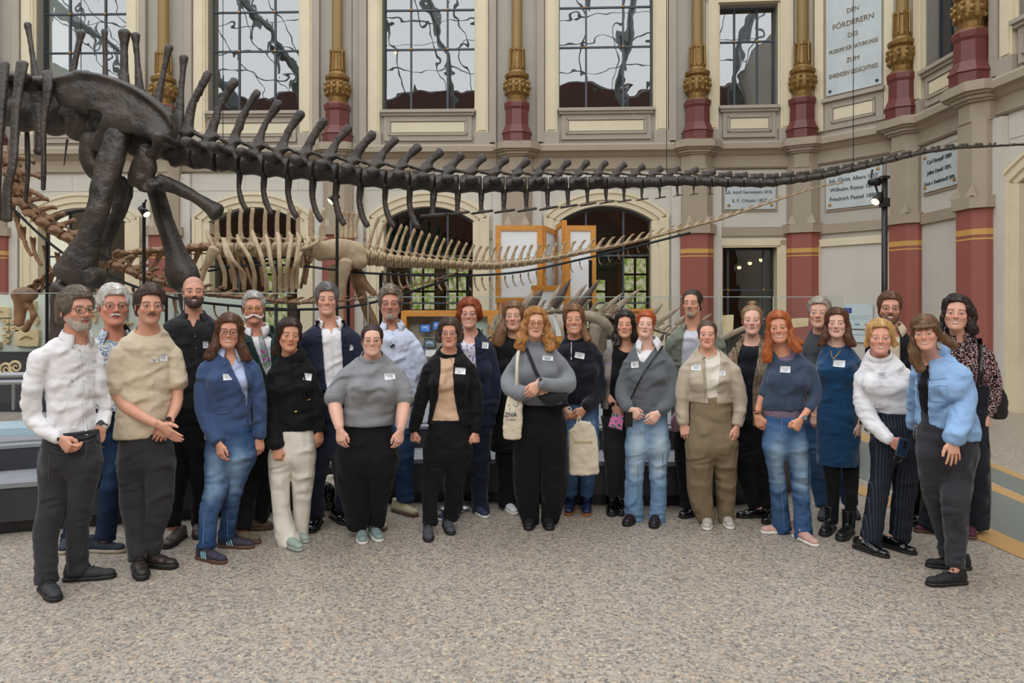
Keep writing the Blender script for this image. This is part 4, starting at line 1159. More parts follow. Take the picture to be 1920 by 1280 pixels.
def hair_build(g, parent, Mh, s, base):
    H = g.get('hs'); 
    if not H: return
    t = H.get('t', .006); hl = H.get('hl', 0.0)+(.006 if not H.get('short', 1) else .003)
    h = .0062
    down = H.get('down', -.07)
    lo = [-.19, -.16, down-.06]; hi = [.19, .19, .19]
    f = Field(lo, hi, h)
    tt = H.get('top', 0)
    f.ell((0, .016, .036), (.080+t, .095+t, .084+t))
    if tt: f.ell((H.get('topx', 0), -.01, .06+tt*.5), (.07, .085, .062+tt*.6), .03)
    f.ell((0, .05, -.02), (.066+t, .052+t, .07), .03)          # nape
    fz = H.get('fz', 0.0)
    # face opening
    f.ell((H.get('part', 0)*.0, -.098, -.018+hl), (H.get('fw', .066), .082, .083), .012, 's')
    for sx in (-1, 1): f.ell((sx*.034, -.088, .04+hl*.8), (.024, .05, .024), .012, 's')
    if H.get('short', 1):
        for sx in (-1, 1):
            f.ell((sx*.085, -.05, -.06), (.04, .075, .062), .012, 's')
            f.ell((sx*.085, .012, -.012), (.018, .024, .034), .008, 's')
        f.ell((0, .04, -.11), (.12, .12, .045), .015, 's')
    if H.get('balding'): f.ell((0, -.075, .1), (.05, .075, .05), .012, 's')
    for q in H.get('add', []):
        f.chain(smooth_path(np.array([list(r)+([r[3]*.6] if len(r) == 4 else []) for r in q], float), 3), .018)
    for q in H.get('addm', []):
        for sx in (-1, 1):
            R = np.array([list(r)+([r[3]*.6] if len(r) == 4 else []) for r in q], float); R[:, 0] *= sx
            f.chain(smooth_path(R, 3), .018)
    for c, r in H.get('sub', []): f.ell(c, r, .012, 's')
    if H.get('bun'): f.ell(H['bun'], H.get('bunr', (.032, .03, .03)), .01)
    V, Q = f.mesh(1)
    N = normals(V, Q)
    w = H.get('wave', 0); st = H.get('str', .0032)
    ang = np.arctan2(V[:, 0], -(V[:, 1]-.02)); rr = np.hypot(V[:, 0], V[:, 1]-.02)
    dirv = H.get('dir', 'down')
    low = ss(.08, -.02, V[:, 2])
    if dirv == 'back': P = np.stack([V[:, 0]*150, V[:, 1]*14, V[:, 2]*60], 1)
    else:
        P = np.stack([np.sin(ang)*11+V[:, 0]*60, np.cos(ang)*11+V[:, 1]*60, V[:, 2]*9], 1)
    if w: P = P+np.stack([np.sin(V[:, 2]*75+ang*2)*w*160, np.cos(V[:, 2]*75)*w*160, V[:, 2]*0], 1)
    d = (fbm(P, 3)-.5)*2*st+(fbm(V*H.get('cs', 26), 2)-.5)*2*H.get('clump', .006)
    V = V+N*d[:, None]
    if w:
        V[:, 0] += low*w*np.sin(V[:, 2]*62+1.3*np.sign(V[:, 0])+V[:, 1]*20); V[:, 1] += low*w*.8*np.cos(V[:, 2]*55+V[:, 0]*14)
    if H.get('spread'):
        k = ss(-.06, down, V[:, 2]); V[:, 0] *= 1+H['spread']*k
    V = V*s
    o = mk('hair', V, Q, hair_mat(g['hair']), parent)
    strands(o, V, Q, N, H, g, s)
    o.matrix_local = Matrix.Translation(Vector(Mh[:3, 3]-base))@Matrix([list(r)+[0] for r in Mh[:3, :3]]+[[0, 0, 0, 1]])
    return o

def strands(o, V, Q, N, H, g, s, n=4200):
    nv = len(V); E = np.concatenate([Q[:, [0, 1]], Q[:, [1, 2]], Q[:, [2, 3]], Q[:, [3, 0]]]); E = np.concatenate([E, E[:, ::-1]])
    back = H.get('dir') == 'back'; r0 = np.random.default_rng(len(V))
    px_ = H.get('part', .012)
    x, y, z = (V/s).T
    if back: D = np.array([0, .115, -.005])-V/s; D = D/np.linalg.norm(D, axis=1)[:, None]*3
    else:
        top = ss(.05, .1, z)
        sx = np.sign(x-px_)
        D = np.stack([sx*.9*top+.25*x/.08, (y-.0)*7*top*.6+.0+.12*(y > 0)*(z > .03), -.9*(1-top)-.25*top], 1)
        if H.get('short', 1): D[:, 1] += .9*top*(y < .04)+.3*(z > .0)
        if H.get('swirl'): D[:, 0] += H['swirl']*top
    w = H.get('wave', 0)
    D = D+(np.stack([fbm(V*22+k*9, 2) for k in range(3)], 1)-.5)*(.3 if back else (.9+40*w+(H.get('clump', .006) > .007)*.8))
    D -= N*(D*N).sum(1)[:, None]; D /= np.linalg.norm(D, axis=1)[:, None]+1e-9
    d = V[E[:, 1]]-V[E[:, 0]]; sc = (d*D[E[:, 0]]).sum(1)/(np.linalg.norm(d, axis=1)+1e-9)+r0.random(len(E))*.35
    od = np.argsort(sc, kind='stable'); nx = np.arange(nv); nx[E[od, 0]] = E[od, 1]
    seed = r0.integers(0, nv, n); K = 9 if not H.get('short', 1) else 6
    if H.get('t', .006) < .0045: K = 6
    I = [seed]
    for k in range(K-1): I.append(nx[I[-1]])
    I = np.stack(I, 1); P = V[I]; NN = N[I]
    jit = (r0.random((n, 1, 3))-.5)*.006*s
    up = (.0006+r0.random((n, 1))*(.0008 if back else .0022))*np.linspace(.2, 1.0, K)[None]**.7
    P = P+NN*up[:, :, None]+jit
    for _ in range(2): P[:, 1:-1] = (P[:, :-2]+2*P[:, 1:-1]+P[:, 2:])/4
    hc = bpy.data.hair_curves.new('hair_strands'); hc.add_curves([K]*n)
    hc.attributes['position'].data.foreach_set('vector', P.astype(np.float32).ravel()) if 'position' in hc.attributes else hc.position_data.foreach_set('vector', P.astype(np.float32).ravel())
    rad = hc.attributes.get('radius') or hc.attributes.new('radius', 'FLOAT', 'POINT')
    rr = np.tile(np.linspace(1, .35, K), n)*.0011
    rad.data.foreach_set('value', rr.astype(np.float32))
    h = int(g['hair'][1:3], 16)
    base = np.array(hexc(g['hair'])[:3]); hexs = []
    hc.materials.append(strand_mat(g['hair']))
    so = bpy.data.objects.new('hair_strands', hc); COL.objects.link(so); so.parent = o; so['kind'] = 'stuff'
SM = {}
def strand_mat(c):
    if c in SM: return SM[c]
    m, N, L, b = node_mat('strand_'+c[1:], .38, .5); SM[c] = m
    hi = N.new('ShaderNodeHairInfo'); mr = N.new('ShaderNodeMapRange'); mr.inputs['To Min'].default_value = .55; mr.inputs['To Max'].default_value = 1.65
    L.new(hi.outputs['Random'], mr.inputs['Value'])
    hs = N.new('ShaderNodeHueSaturation'); hs.inputs['Color'].default_value = hexc(c); L.new(mr.outputs[0], hs.inputs['Value']); L.new(hs.outputs[0], b.inputs['Base Color'])
    return m
def beard_build(g, parent, Mh, s, base):
    be = g.get('beard')
    mm = hair_mat(g.get('bcol', g['hair']))
    if be in ('full', 'short', 'goatee'):
        gr = {'full': .009, 'short': .0035, 'goatee': .003}[be]
        f = head_field(g, gr, .0048)
        f.plane((0, 0, 1), -.042); f.plane((0, .85, -.45), .012); f.plane((0, 0, -1), .128 if be == 'full' else .118)
        X, Y, Z = f.ax[0][:, None, None], f.ax[1][None, :, None], f.ax[2][None, None, :]
        f.ell((0, -.1, -.064), (.024, .03, .0085), .002, 's')
        for sx in (-1, 1): f.ell((sx*.045, -.085, -.038), (.03, .04, .028), .004, 's')
        if be == 'goatee':
            f.plane((1, 0, 0), .026); f.plane((-1, 0, 0), .026)
        V, Q = f.mesh(1); N = normals(V, Q)
        if len(V):
            V = V+N*((fbm(V*140, 2)-.5)*.004)[:, None]
            mk('beard', (V*s)@Mh[:3, :3].T+Mh[:3, 3]-base, Q, mm, parent)
    if be in ('mous', 'handlebar', 'full', 'short', 'stubmous'):
        f = Field((-.09, -.13, -.09), (.09, -.04, -.02), .0032)
        th = {'mous': .0062, 'handlebar': .009, 'full': .0055, 'short': .0038, 'stubmous': .0034}[be]
        for sx in (-1, 1):
            P = [(sx*.002, -.0975, -.0475, th*.8, th), (sx*.014, -.094, -.051, th, th), (sx*.028, -.083, -.06, th*.7, th*.7)]
            if be == 'handlebar': P = [(sx*.002, -.099, -.047, th*.8, th), (sx*.02, -.097, -.056, th*1.1, th), (sx*.042, -.088, -.068, th, th), (sx*.06, -.084, -.066, th*.7, th*.7), (sx*.072, -.084, -.052, th*.5, th*.5), (sx*.066, -.084, -.042, th*.35, th*.35)]
            f.chain(smooth_path(P, 3), .003)
        V, Q = f.mesh(1); N = normals(V, Q); V = V+N*((fbm(V*200, 2)-.5)*.002)[:, None]
        mk('moustache', (V*s)@Mh[:3, :3].T+Mh[:3, 3]-base, Q, mm, parent)

def glasses(kind, col, parent, Mh, s, base):
    w, hgt, r = {'round': (.0235, .0215, .0011), 'oval': (.024, .018, .001), 'square': (.026, .018, .0019), 'thick': (.0255, .0195, .0026), 'thin': (.023, .019, .0008), 'aviator': (.027, .021, .0017)}[kind]
    m = mat('spectacle_frame_'+col[1:], col, .3, metal=.2 if kind in ('thin', 'round') else 0)
    b = MB(); ln = MB(); y0 = -.1125
    for sx in (-1, 1):
        c = np.array([sx*.033, y0, .001]); P = []
        for k in range(21):
            a = 2*PI*k/20; e = 2.0 if kind in ('round', 'thin') else 2.8
            ca, sa = math.cos(a), math.sin(a)
            x = w*np.sign(ca)*abs(ca)**(2/e); z = hgt*np.sign(sa)*abs(sa)**(2/e)
            P.append(c+[x, abs(x+sx*.0)*.0+((sx*x > 0)*abs(x)*.18), z])
        b.tube(P, r, 5, caps=False)
        V = [c]+P[:-1]; ln.add(V, None, [[0, i+1, (i+1) % 20+1] for i in range(20)])
        b.tube([c+[sx*w, w*.18, .007], (sx*.066, y0+.018, .008), (sx*.079, -.03, .006), (sx*.081, .015, .004)], r*1.1, 5)
    b.tube([(-.012, y0, .005), (-.005, y0-.004, .008), (.005, y0-.004, .008), (.012, y0, .005)], r, 5)
    if kind == 'aviator': b.tube([(-.02, y0, .019), (.02, y0, .019)], r, 5)
    tr = lambda V: (np.asarray(V)*s)@Mh[:3, :3].T+Mh[:3, 3]-base
    t = thing_part('glasses', parent)
    b.V = [tr(v) for v in b.V]; ln.V = [tr(v) for v in ln.V]
    b.out('frame', m, t, smooth=True); ln.out('lens', M_lens, t, smooth=False)
def thing_part(name, parent):
    o = bpy.data.objects.new(name, None); COL.objects.link(o); o.parent = parent; return o

_hands = {}
def hand_mesh(pose):
    """fingers towards -z, thumb towards -y, palm facing +x; wrist at the origin"""
    if pose in _hands: return _hands[pose]
    h = .0042
    f = Field((-.04, -.085, -.2), (.085, .06, .035), h)
    f.seg((0, 0, .03), (0, 0, -.012), (.019, .027), (.0165, .029), .01)
    f.seg((0, -.002, -.01), (.0, -.004, -.078), (.0165, .031), (.0125, .039), .012)
    curl = {'relax': (22, 32, 22), 'curl': (48, 62, 40), 'fist': (78, 88, 55), 'flat': (6, 8, 5), 'spread': (8, 10, 6), 'hold': (60, 60, 35)}[pose]
    fy = (-.031, -.011, .010, .029); L = ((.040, .024, .019), (.044, .028, .020), (.041, .026, .020), (.032, .019, .017)); R = (.0088, .009, .0086, .0076)
    for i in range(4):
        p = np.array([.001, fy[i], -.074+abs(i-1.2)*.004]); a = 0
        sp = (i-1.5)*(.16 if pose == 'spread' else (.04 if pose in ('relax', 'flat') else 0))
        r = R[i]
        f.seg(p+[0, 0, .03], p, r, r*1.08, .006)
        for j in range(3):
            a += math.radians(curl[j]*(1+.12*(i-1)))
            d = np.array([math.sin(a), math.sin(sp)*math.cos(a), -math.cos(a)]); q = p+d*L[i][j]
            f.seg(p, q, r*(1.04-.1*j), r*(.96-.1*j), .0022 if pose != 'fist' else .0012)
            p = q
    t0 = np.array([.006, -.024, -.02])
    if pose in ('fist', 'hold', 'curl'): P = [t0, (.017, -.044, -.045), (.032, -.043, -.068), (.041, -.030, -.088)]
    elif pose in ('flat', 'spread'): P = [t0, (.012, -.048, -.045), (.014, -.062, -.07), (.013, -.07, -.096)]
    else: P = [t0, (.014, -.045, -.045), (.022, -.052, -.073), (.028, -.050, -.098)]
    rr = (.0165, .0125, .0102, .0085)
    for j in range(3): f.seg(P[j], P[j+1], rr[j], rr[j+1], .008)
    V, Q = f.mesh(1)
    _hands[pose] = (V, Q); return V, Q

def limb_at(R, t):
    """rows of a polyline cut at fraction t of its length"""
    P = R[:, :3]; L = np.concatenate([[0], np.cumsum(np.linalg.norm(np.diff(P, axis=0), axis=1))]); T = t*L[-1]
    k = int(np.searchsorted(L, T)); k = min(max(k, 1), len(R)-1)
    u = (T-L[k-1])/(L[k]-L[k-1]+1e-9)
    return np.vstack([R[:k], R[k-1]*(1-u)+R[k]*u])

def cloth_disp(V, N, kind, amp, seed=0, zr=None):
    P = V+seed*3.1
    if kind == 'leg':
        q = fbm(P*5, 2)[:, None]*2.0
        a = ridge(P*np.array([6, 6, 21])+q, 2); b = ridge(P*np.array([22, 22, 3.2])+q*.4, 2)
        z0, z1 = zr
        u = (V[:, 2]-z0)/(z1-z0)
        m = .9*np.exp(-((u-.5)/.12)**2)+1.5*np.exp(-((u-.05)/.13)**2)+.8*np.exp(-((u-.93)/.12)**2)+.3
        d = amp*(m*np.clip(a, -.7, 1)+.4*np.clip(b, -.5, 1))*1.15
    elif kind == 'drape':
        q = fbm(P*2.5, 2)[:, None]*.8
        b = np.clip(ridge(P*np.array([19, 19, 1.5])+q, 2), -.7, 1); d = amp*b*1.2+amp*.5*(fbm(P*9, 2)-.5)
    elif kind == 'knit':
        a = ridge(P*np.array([8, 8, 15])+fbm(P*3, 2)[:, None]*2, 2); d = amp*1.2*(np.clip(a, -.5, 1)*.8+(fbm(P*12, 2)-.5)*.5)
    else:
        w = fbm(P*3.5, 2)[:, None]*2.6
        a = ridge(P@np.array([[17, 5, 4], [0, 15, 0], [-9, 0, 13]]).astype(float)+w, 2); b = ridge(P@np.array([[22, 3, -9], [0, 14, 0], [13, 0, 8]]).astype(float)+w*1.2, 2)
        c = ridge(P*np.array([9, 9, 30])+w, 2)
        d = amp*1.25*(np.clip(a, -.5, 1)*.55+np.clip(b, -.5, 1)*.55+np.clip(c, -.3, 1)*.35)
    return V+N*(d-d.mean()*.9)[:, None]

class Person:
    def __init__(s, label, D, head, neck, T, LA, RA, LL, RL, FL, FR, yaw=0, rho=.62, waist=None, group=None, g=None, hands=(None, None), bust=0, lean=0, trap=1.0):
        s.D = D; s.g = g; s.yaw = yaw; s.lean = lean; s.trap = trap
        s.feet = []
        for q in (FL, FR):
            if q is None: s.feet.append(None); continue
            tx, ty, d = q[:3]; d = d+math.degrees(math.atan((960-tx)/F)); sz = q[3] if len(q) > 3 else (.9 if g.get('f') else 1.0)
            Yt = floorY(ty); tip = W(tx, ty, Yt); r = math.radians(d)
            o = tip-np.array([math.sin(r), -math.cos(r), 0])*.222*sz; o[2] = 0
            s.feet.append((o, d, sz))
        fy = [q[0][1] for q in s.feet if q]
        if D is None: s.D = D = float(np.mean(fy))
        s.base = np.array([(neck[0]-960)/F*D, D, 0.])
        s.root = thing('person', label, 'person', s.base)
        if group: s.root['group'] = group
        phi = math.atan((960-neck[0])/F); cphi = math.cos(phi); rel = math.radians(yaw); yaw = yaw+math.degrees(phi); s.yaw = yaw
        cy, sy = math.cos(math.radians(yaw)), math.sin(math.radians(yaw))
        head = list(head); head[3] += math.degrees(phi)
        s.uax = np.array([cy, sy, 0.])
        s.xc = np.mean([t[1] for t in T])
        k = cphi/math.sqrt(math.cos(rel)**2+rho*rho*math.sin(rel)**2)
        def trow(t):
            dy = t[3] if len(t) > 3 else 0
            w = W(t[1], t[0], D+dy); a = t[2]*.955*D/F*k; rr = t[4] if len(t) > 4 else rho
            return [*w, a, a*rr]
        s.trow = trow
        s.T = smooth_path([trow(t) for t in T], 4)
        s.Traw = T
        def arm(A):
            if A is None: return None
            R = []
            for i, r in enumerate(A):
                dy = r[3] if len(r) > 3 else 0
                a = (r[0]-960)/F; t = (a*D-(s.xc-960)/F*D)/(cy-a*sy)
                Y = D+t*sy*(1 if i == 0 else .85)+dy
                w = W(r[0], r[1], Y); rr = (r[2]*.87+(.6 if r[2] < 9 else 0))*Y/F*(.5+.5*cphi); R.append([*w, rr, rr])
            return smooth_path(R, 5)
        s.A = [arm(LA), arm(RA)]
        def leg(Lg, ft):
            if Lg is None: return None
            n = len(Lg); R = []
            for i, r in enumerate(Lg):
                Yf = ft[0][1] if ft else D
                u = (r[1]-Lg[0][1])/(Lg[-1][1]-Lg[0][1]+1e-6)
                Y = D*(1-u)+Yf*u+(r[3] if len(r) > 3 else 0)
                w = W(r[0], r[1], Y); rr = r[2]*.93*Y/F*(.5+.5*cphi); R.append([*w, rr, rr*.95])
            return smooth_path(R, 4)
        s.L = [leg(LL, s.feet[0]), leg(RL, s.feet[1])]
        s.NB = W(neck[0], neck[1]-5, D+.01)
        hc = W(head[0], (head[1]+head[2])/2, D-.025+(head[6] if len(head) > 6 else 0))
        s.hs = (head[2]-head[1])*D/F/.246
        s.Mh = np.eye(4); s.Mh[:3, :3] = rotm(head[3], head[4], head[5]); s.Mh[:3, 3] = hc
        s.bust = bust
        s.waist = waist
        s.seed = len(bpy.data.objects) % 97
        s.body(hands)
        eyes_obj(g, s.root, s.Mh, s.hs, s.base)
        hair_build(g, s.root, s.Mh, s.hs, s.base)
        beard_build(g, s.root, s.Mh, s.hs, s.base)
        if g.get('glasses'): glasses(g['glasses'][0], g['glasses'][1], s.root, s.Mh, s.hs, s.base)
        s.bvh = []
    def shoulders(s, f, off, k=.035):
        NB = s.NB; tr = s.trap
        for i, sg in ((0, -1), (1, 1)):
            A = s.A[i]
            p = A[0][:3]; r = A[0][3]
            f.seg(p+[0, .0, r*.12], NB+s.uax*sg*.038+[0, .03, .026], (r*.86+off, r*.8+off), (.036+off, .042+off), k, u=(0, 0, 1))
        T0 = s.T[0]
        f.seg(T0[:3], (NB+[0, .02, -.045]), (T0[3]*.86+off, T0[4]*.95+off), (.085+off, .062+off), k, u=s.uax)
    def bustf(s, f, off):
        if not s.bust: return
        b = s.bust; n = np.array([math.sin(math.radians(s.yaw)), -math.cos(math.radians(s.yaw)), 0])
        i = min(3, len(s.T)-1); t = s.T[i]
        for sg in (-1, 1):
            c = t[:3]+s.uax*sg*.072+n*(t[4]-.045+.02*b)+[0, 0, -.01]
            f.ell(c, (.07*b+off, .062*b+off, .068*b+off), .05)
    def body(s, hands):
        g = s.g; sk = np.array(hexc(g['skin'])[:3])
        pts = [s.T[:, :3]]+[a[:, :3] for a in s.A if a is not None]+[l[:, :3] for l in s.L if l is not None]+[s.NB[None]]
        P = np.concatenate(pts)
        lo = P.min(0)-.14; hi = P.max(0)+[.14, .14, .2]; lo[2] = .03
        f = Field(lo, hi, .019)
        off = -.022
        T = s.T.copy(); T[:, 3:] += off; zw = CH-(s.waist[0]-HY)/F*s.D-.03; T = T[:max(3, int((T[:, 2] > zw).sum()))]; T[-3:, 3:] *= .9; f.chain(T, .02, u=s.uax)
        s.shoulders(f, off+.006, .04)
        s.bustf(f, off)
        hd = s.Mh[:3, 3]+s.Mh[:3, :3]@np.array([0, .022, -.07])*s.hs
        nr = .05 if g.get('f') else .058; nr *= g.get('neck', 1)
        f.seg(s.NB+[0, .022, -.05], hd, (nr*1.12, nr*1.1), (nr, nr), .035, u=s.uax)
        for A in s.A:
            if A is None: continue
            B = A.copy(); n = len(B); t = np.linspace(0, 1, n)
            fr = g.get('arm', 1.0)*(.9 if g.get('f') else 1.0)
            r = np.interp(t, [0, .25, .5, .6, .8, 1], [.052, .047, .040, .042, .036, .0275])*fr
            B[:, 3] = r if g.get('fullarm') else (np.minimum(r, A[:, 3]*.98) if g.get('bare') else np.minimum(r, A[:, 3]-.013)); B[:, 4] = B[:, 3]*np.interp(t, [0, .8, 1], [1, 1, .78])
            B[:, 3] = np.maximum(B[:, 3], .024)
            f.chain(B, .02)
        for Lg, ft in zip(s.L, s.feet):
            if Lg is None: continue
            B = Lg.copy(); B[:, 3] = np.minimum(B[:, 3]-.015, .08); B[:, 3] = np.maximum(B[:, 3], .03)
            B[:, 3] = np.minimum(B[:, 3], np.interp(np.linspace(0, 1, len(B)), [0, .5, 1], [.08, .052, .036])); B[:, 4] = B[:, 3]
            top = T[-1][:3]; f.seg(top*.7+B[0][:3]*.3, B[0][:3], .07, B[0][3], .03)
            f.chain(B, .02)
            if ft:
                e = ft[0]+np.array([0, 0, .075]); f.seg(B[-1][:3], e, B[-1][3]*.9, .027, .01)
                r = math.radians(ft[1]); f.seg(e, e+np.array([math.sin(r), -math.cos(r), 0])*.12*ft[2]-[0, 0, .045], .024, .017, .0)
        V, Q = f.mesh(1)
        C = np.repeat(sk[None], len(V), 0)*(1+.08*(fbm(V*20, 2)-.5))[:, None]
        # head
        hf = head_field(g); HV, HQ = hf.mesh(1); HC = face_color(HV, g)
        HV = (HV*s.hs)@s.Mh[:3, :3].T+s.Mh[:3, 3]
        Vs, Qs, Cs, n = [V, HV], [Q, HQ+len(V)], [C, HC], len(V)+len(HV)
        s.hand_info = [None, None]
        for i, hd in enumerate(hands):
            A = s.A[i]
            if hd is None or A is None: continue
            pose, dx, dz, dy, roll = hd[:5]
            d = nrm(A[-1][:3]-A[-3][:3]) if dx is None else nrm([dx, dy, dz])
            th = np.array([0, -1., 0]) if abs(d[1]) < .9 else np.array([0, 0, 1.])
            th = nrm(th-np.dot(th, d)*d)
            side = 1 if i == 0 else -1                       # palm faces the body
            pn = np.cross(th, -d)*1.0
            # columns: palm normal, -thumb, -dir
            pal = nrm(np.cross(-th, -d)); 
            if pal[0]*side < 0 : pal = -pal
            a = math.radians(roll)*(-side)
            def rot(v):
                return v*math.cos(a)+np.cross(d, v)*math.sin(a)+d*np.dot(d, v)*(1-math.cos(a))
            pal, th = rot(pal), rot(th)
            R = np.stack([pal, -th, -d], 1)
            hv, hq = hand_mesh(pose)
            sc = (g.get('hand', 1.0))*(.9 if g.get('f') else 1.02)
            hv = (hv*sc)@R.T+A[-1][:3]+d*.006
            if np.linalg.det(R) < 0: hq = hq[:, ::-1]
            Vs.append(hv); Qs.append(hq+n); n += len(hv)
            c = np.repeat(sk[None], len(hv), 0); tip = ss(.08, .17, np.linalg.norm(hv-A[-1][:3], axis=1))
            c = c*(1-.25*tip[:, None]*np.array([.0, .5, .5])); Cs.append(c)
            s.hand_info[i] = (A[-1][:3], d, R, sc)
        V = np.concatenate(Vs); Q = np.concatenate(Qs); C = np.concatenate(Cs)
        s.bodyo = mk('body', V-s.base, Q, M_skin, s.root, cols=C)
        s.bodyVQ = (V, Q)
    def garment(s, name, m, off=.0, hem=None, top=None, sl=(1, 1), slx=0.0, opens=(), neck='crew', h=.0098, wr=.004, wk='shirt', torso=True, label=None, zb=None, flare=0, arms=True, bev=0):
        """upper garment; hem and top are pixel rows, sl how far each sleeve runs"""
        D = s.D; pts = [s.T[:, :3], s.NB[None]]
        AA = []
        if arms:
            for i, A in enumerate(s.A):
                if A is None or sl[i] <= 0: AA.append(None); continue
                B = limb_at(A, sl[i]) if sl[i] < 1 else A.copy()
                n = len(B); t = np.linspace(0, 1, n)
                B[:, 3] += off+slx*t; B[:, 4] += off+slx*t
                AA.append(B); pts.append(B[:, :3])
        else: AA = [None, None]
        P = np.concatenate(pts); lo = P.min(0)-.17; hi = P.max(0)+[.17, .17, .12]
        zh = CH-(hem-HY)/F*(D-.1) if hem else None
        if zh is not None: lo[2] = max(lo[2], min(zh, min([a[:, 2].min() for a in AA if a is not None] or [9])-.03)-.03)
        f = Field(lo, hi, h)
        T = s.T.copy(); T[:, 3:] += off
        if flare: T[:, 3:] *= (1+flare*np.linspace(0, 1, len(T))**2)[:, None]
        f.chain(T, .02, u=s.uax); s.shoulders(f, off); s.bustf(f, off)
        if s.g.get('belly'):
            b = s.g['belly']; t = s.T[-4]; n = np.array([math.sin(math.radians(s.yaw)), -math.cos(math.radians(s.yaw)), 0])
            f.ell(t[:3]+n*(t[4]*.45), (t[3]*.9+off, t[4]*(.6+.3*b)+off, .15), .06)
        if zh is not None:
            f.plane((0, 0, -1), -zh)
        if top is not None: f.plane((0, 0, 1), CH-(top-HY)/F*D)
        NB = s.NB
        if neck == 'crew': f.ell(NB+[0, -.012, .035], (.072, .085, .052), .006, 's')
        elif neck == 'wide': f.ell(NB+[0, -.02, .03], (.10, .1, .062), .006, 's')
        elif neck == 'scoop': f.ell(NB+[0, -.05, .02], (.075, .09, .085), .006, 's')
        elif neck == 'shirt': f.ell(NB+[0, -.012, .045], (.07, .088, .066), .006, 's')
        elif neck == 'jacket': f.ell(NB+[0, -.03, .05], (.07, .1, .07), .006, 's')
        for poly in opens:
            f.polycut(poly, D+.015)
        for i, B in enumerate(AA):
            if B is not None: f.chain(B, .007, flat=True)
        V, Q = f.mesh(1); N = normals(V, Q)
        V = cloth_disp(V, N, wk, wr, s.seed)
        # calm edges
        o = mk(name, V-s.base, Q, m, s.root, label=label)
        s.bvh.append((V, Q)); s._b = None
        s.last = o
        return o
    def trousers(s, m, name='trousers', off=.0, wr=.0055, h=.0125, waist=None, hipk=1.0, label=None, skirt=None, wk='leg', kpel=.05, fade=None):
        D = s.D; wy, wx, ww = waist or s.waist
        L = [l for l in s.L if l is not None]
        P = np.concatenate([l[:, :3] for l in L]); lo = P.min(0)-.2; hi = P.max(0)+.2
        zt = CH-(wy-11-HY)/F*D; hi[2] = zt+.02; lo[2] = P[:, 2].min()-.02
        f = Field(lo, hi, h)
        w = W(wx, wy-14, D)
        a = ww*.97*D/F
        tops = np.array([l[0][:3] for l in L]); c = tops.mean(0)
        hwid = (tops[:, 0].max()+L[int(np.argmax(tops[:, 0]))][0][3]-tops[:, 0].min()+L[int(np.argmin(tops[:, 0]))][0][3])/2
        cx = (tops[:, 0].max()+L[int(np.argmax(tops[:, 0]))][0][3]+tops[:, 0].min()-L[int(np.argmin(tops[:, 0]))][0][3])/2
        hip = np.array([cx, D+.01, c[2]+.03])
        f.seg(w, hip, (a+off, a*.7+off), (hwid*.86*hipk, hwid*.6*hipk), kpel, u=s.uax)
        g2 = Field(lo, hi, h)
        for l in L:
            B = l.copy(); up = B[0].copy(); up[:3] = up[:3]*.72+np.array([cx, D, 0])*.28*np.array([1, 1, 0])+[0, 0, up[2]*.28+.11]; up[3:] *= .93; B = np.vstack([up, B]); B[:, 3:] += off
            g2.chain(B, .004, flat=True)
        f.put((slice(None),)*3, g2.f, .055)
        f.plane((0, 0, 1), zt)
        V, Q = f.mesh(1); N = normals(V, Q)
        V = cloth_disp(V, N, wk, wr, s.seed+3, (P[:, 2].min(), zt-.15))
        cols = None
        if fade:
            c0, c1 = [np.array(hexc(c)[:3]) for c in fade[:2]]
            u = (V[:, 2]-P[:, 2].min())/(zt-P[:, 2].min()); d = np.full(len(V), 9.)
            for l in L:
                lx = np.interp(-V[:, 2], -l[:, 2], l[:, 0]); d = np.minimum(d, np.abs(V[:, 0]-lx)/.065)
            w = np.exp(-d*d)*np.clip(-N[:, 1], 0, 1)*(np.exp(-((u-.68)/.16)**2)+.6*np.exp(-((u-.47)/.07)**2))
            w = np.clip(w*.95+.25*np.clip(ridge(V*np.array([16, 16, 26]), 2), 0, 1)*np.exp(-((u-.5)/.35)**2)+.12*(fbm(V*9, 3)-.5), 0, 1)[:, None]
            cols = c0*(1-w)+c1*w
        o = mk(name, V-s.base, Q, m, s.root, label=label, cols=cols); s.bvh.append((V, Q)); s._b = None
        return o
    skinray = True
    def ray(s, x, y):
        if s._b is None:
            G = s.bvh+([s.bodyVQ] if s.skinray else []); V = np.concatenate([v for v, q in G]); n = 0; Q = []
            for v, q in G: Q.append(q+n); n += len(v)
            s._b = BVHTree.FromPolygons([tuple(v) for v in V.tolist()], np.concatenate(Q).tolist())
        d = Vector(W(x, y, 1.0)-[0, 0, CH]).normalized()
        h = s._b.ray_cast(Vector((0, 0, CH)), d)
        return None if h[0] is None else np.array(h[0])
    def patch(s, name, A, B, m, off=.004, nu=6, nv=4, th=.003, label=None, parent=None, sm=True):
        """strip between two pixel polylines laid on the clothes, with thickness"""
        A = smooth_path(A, nu) if len(A) > 2 and sm else np.array([np.array(A[0])*(1-t)+np.array(A[-1])*t for t in np.linspace(0, 1, nu+1)]) if len(A) == 2 else smooth_path(A, nu)
        B = smooth_path(B, nu) if len(B) > 2 else np.array([np.array(B[0])*(1-t)+np.array(B[-1])*t for t in np.linspace(0, 1, nu+1)])
        n = min(len(A), len(B)); pts = np.zeros((n, nv+1, 3)); ok = np.zeros((n, nv+1), bool)
        for i in range(n):
            for j in range(nv+1):
                q = A[i]*(1-j/nv)+B[i]*(j/nv); r = s.ray(q[0], q[1])
                if r is not None: pts[i, j] = r; ok[i, j] = True
        if not ok.any(): return None
        md = np.median(pts[ok][:, 1])
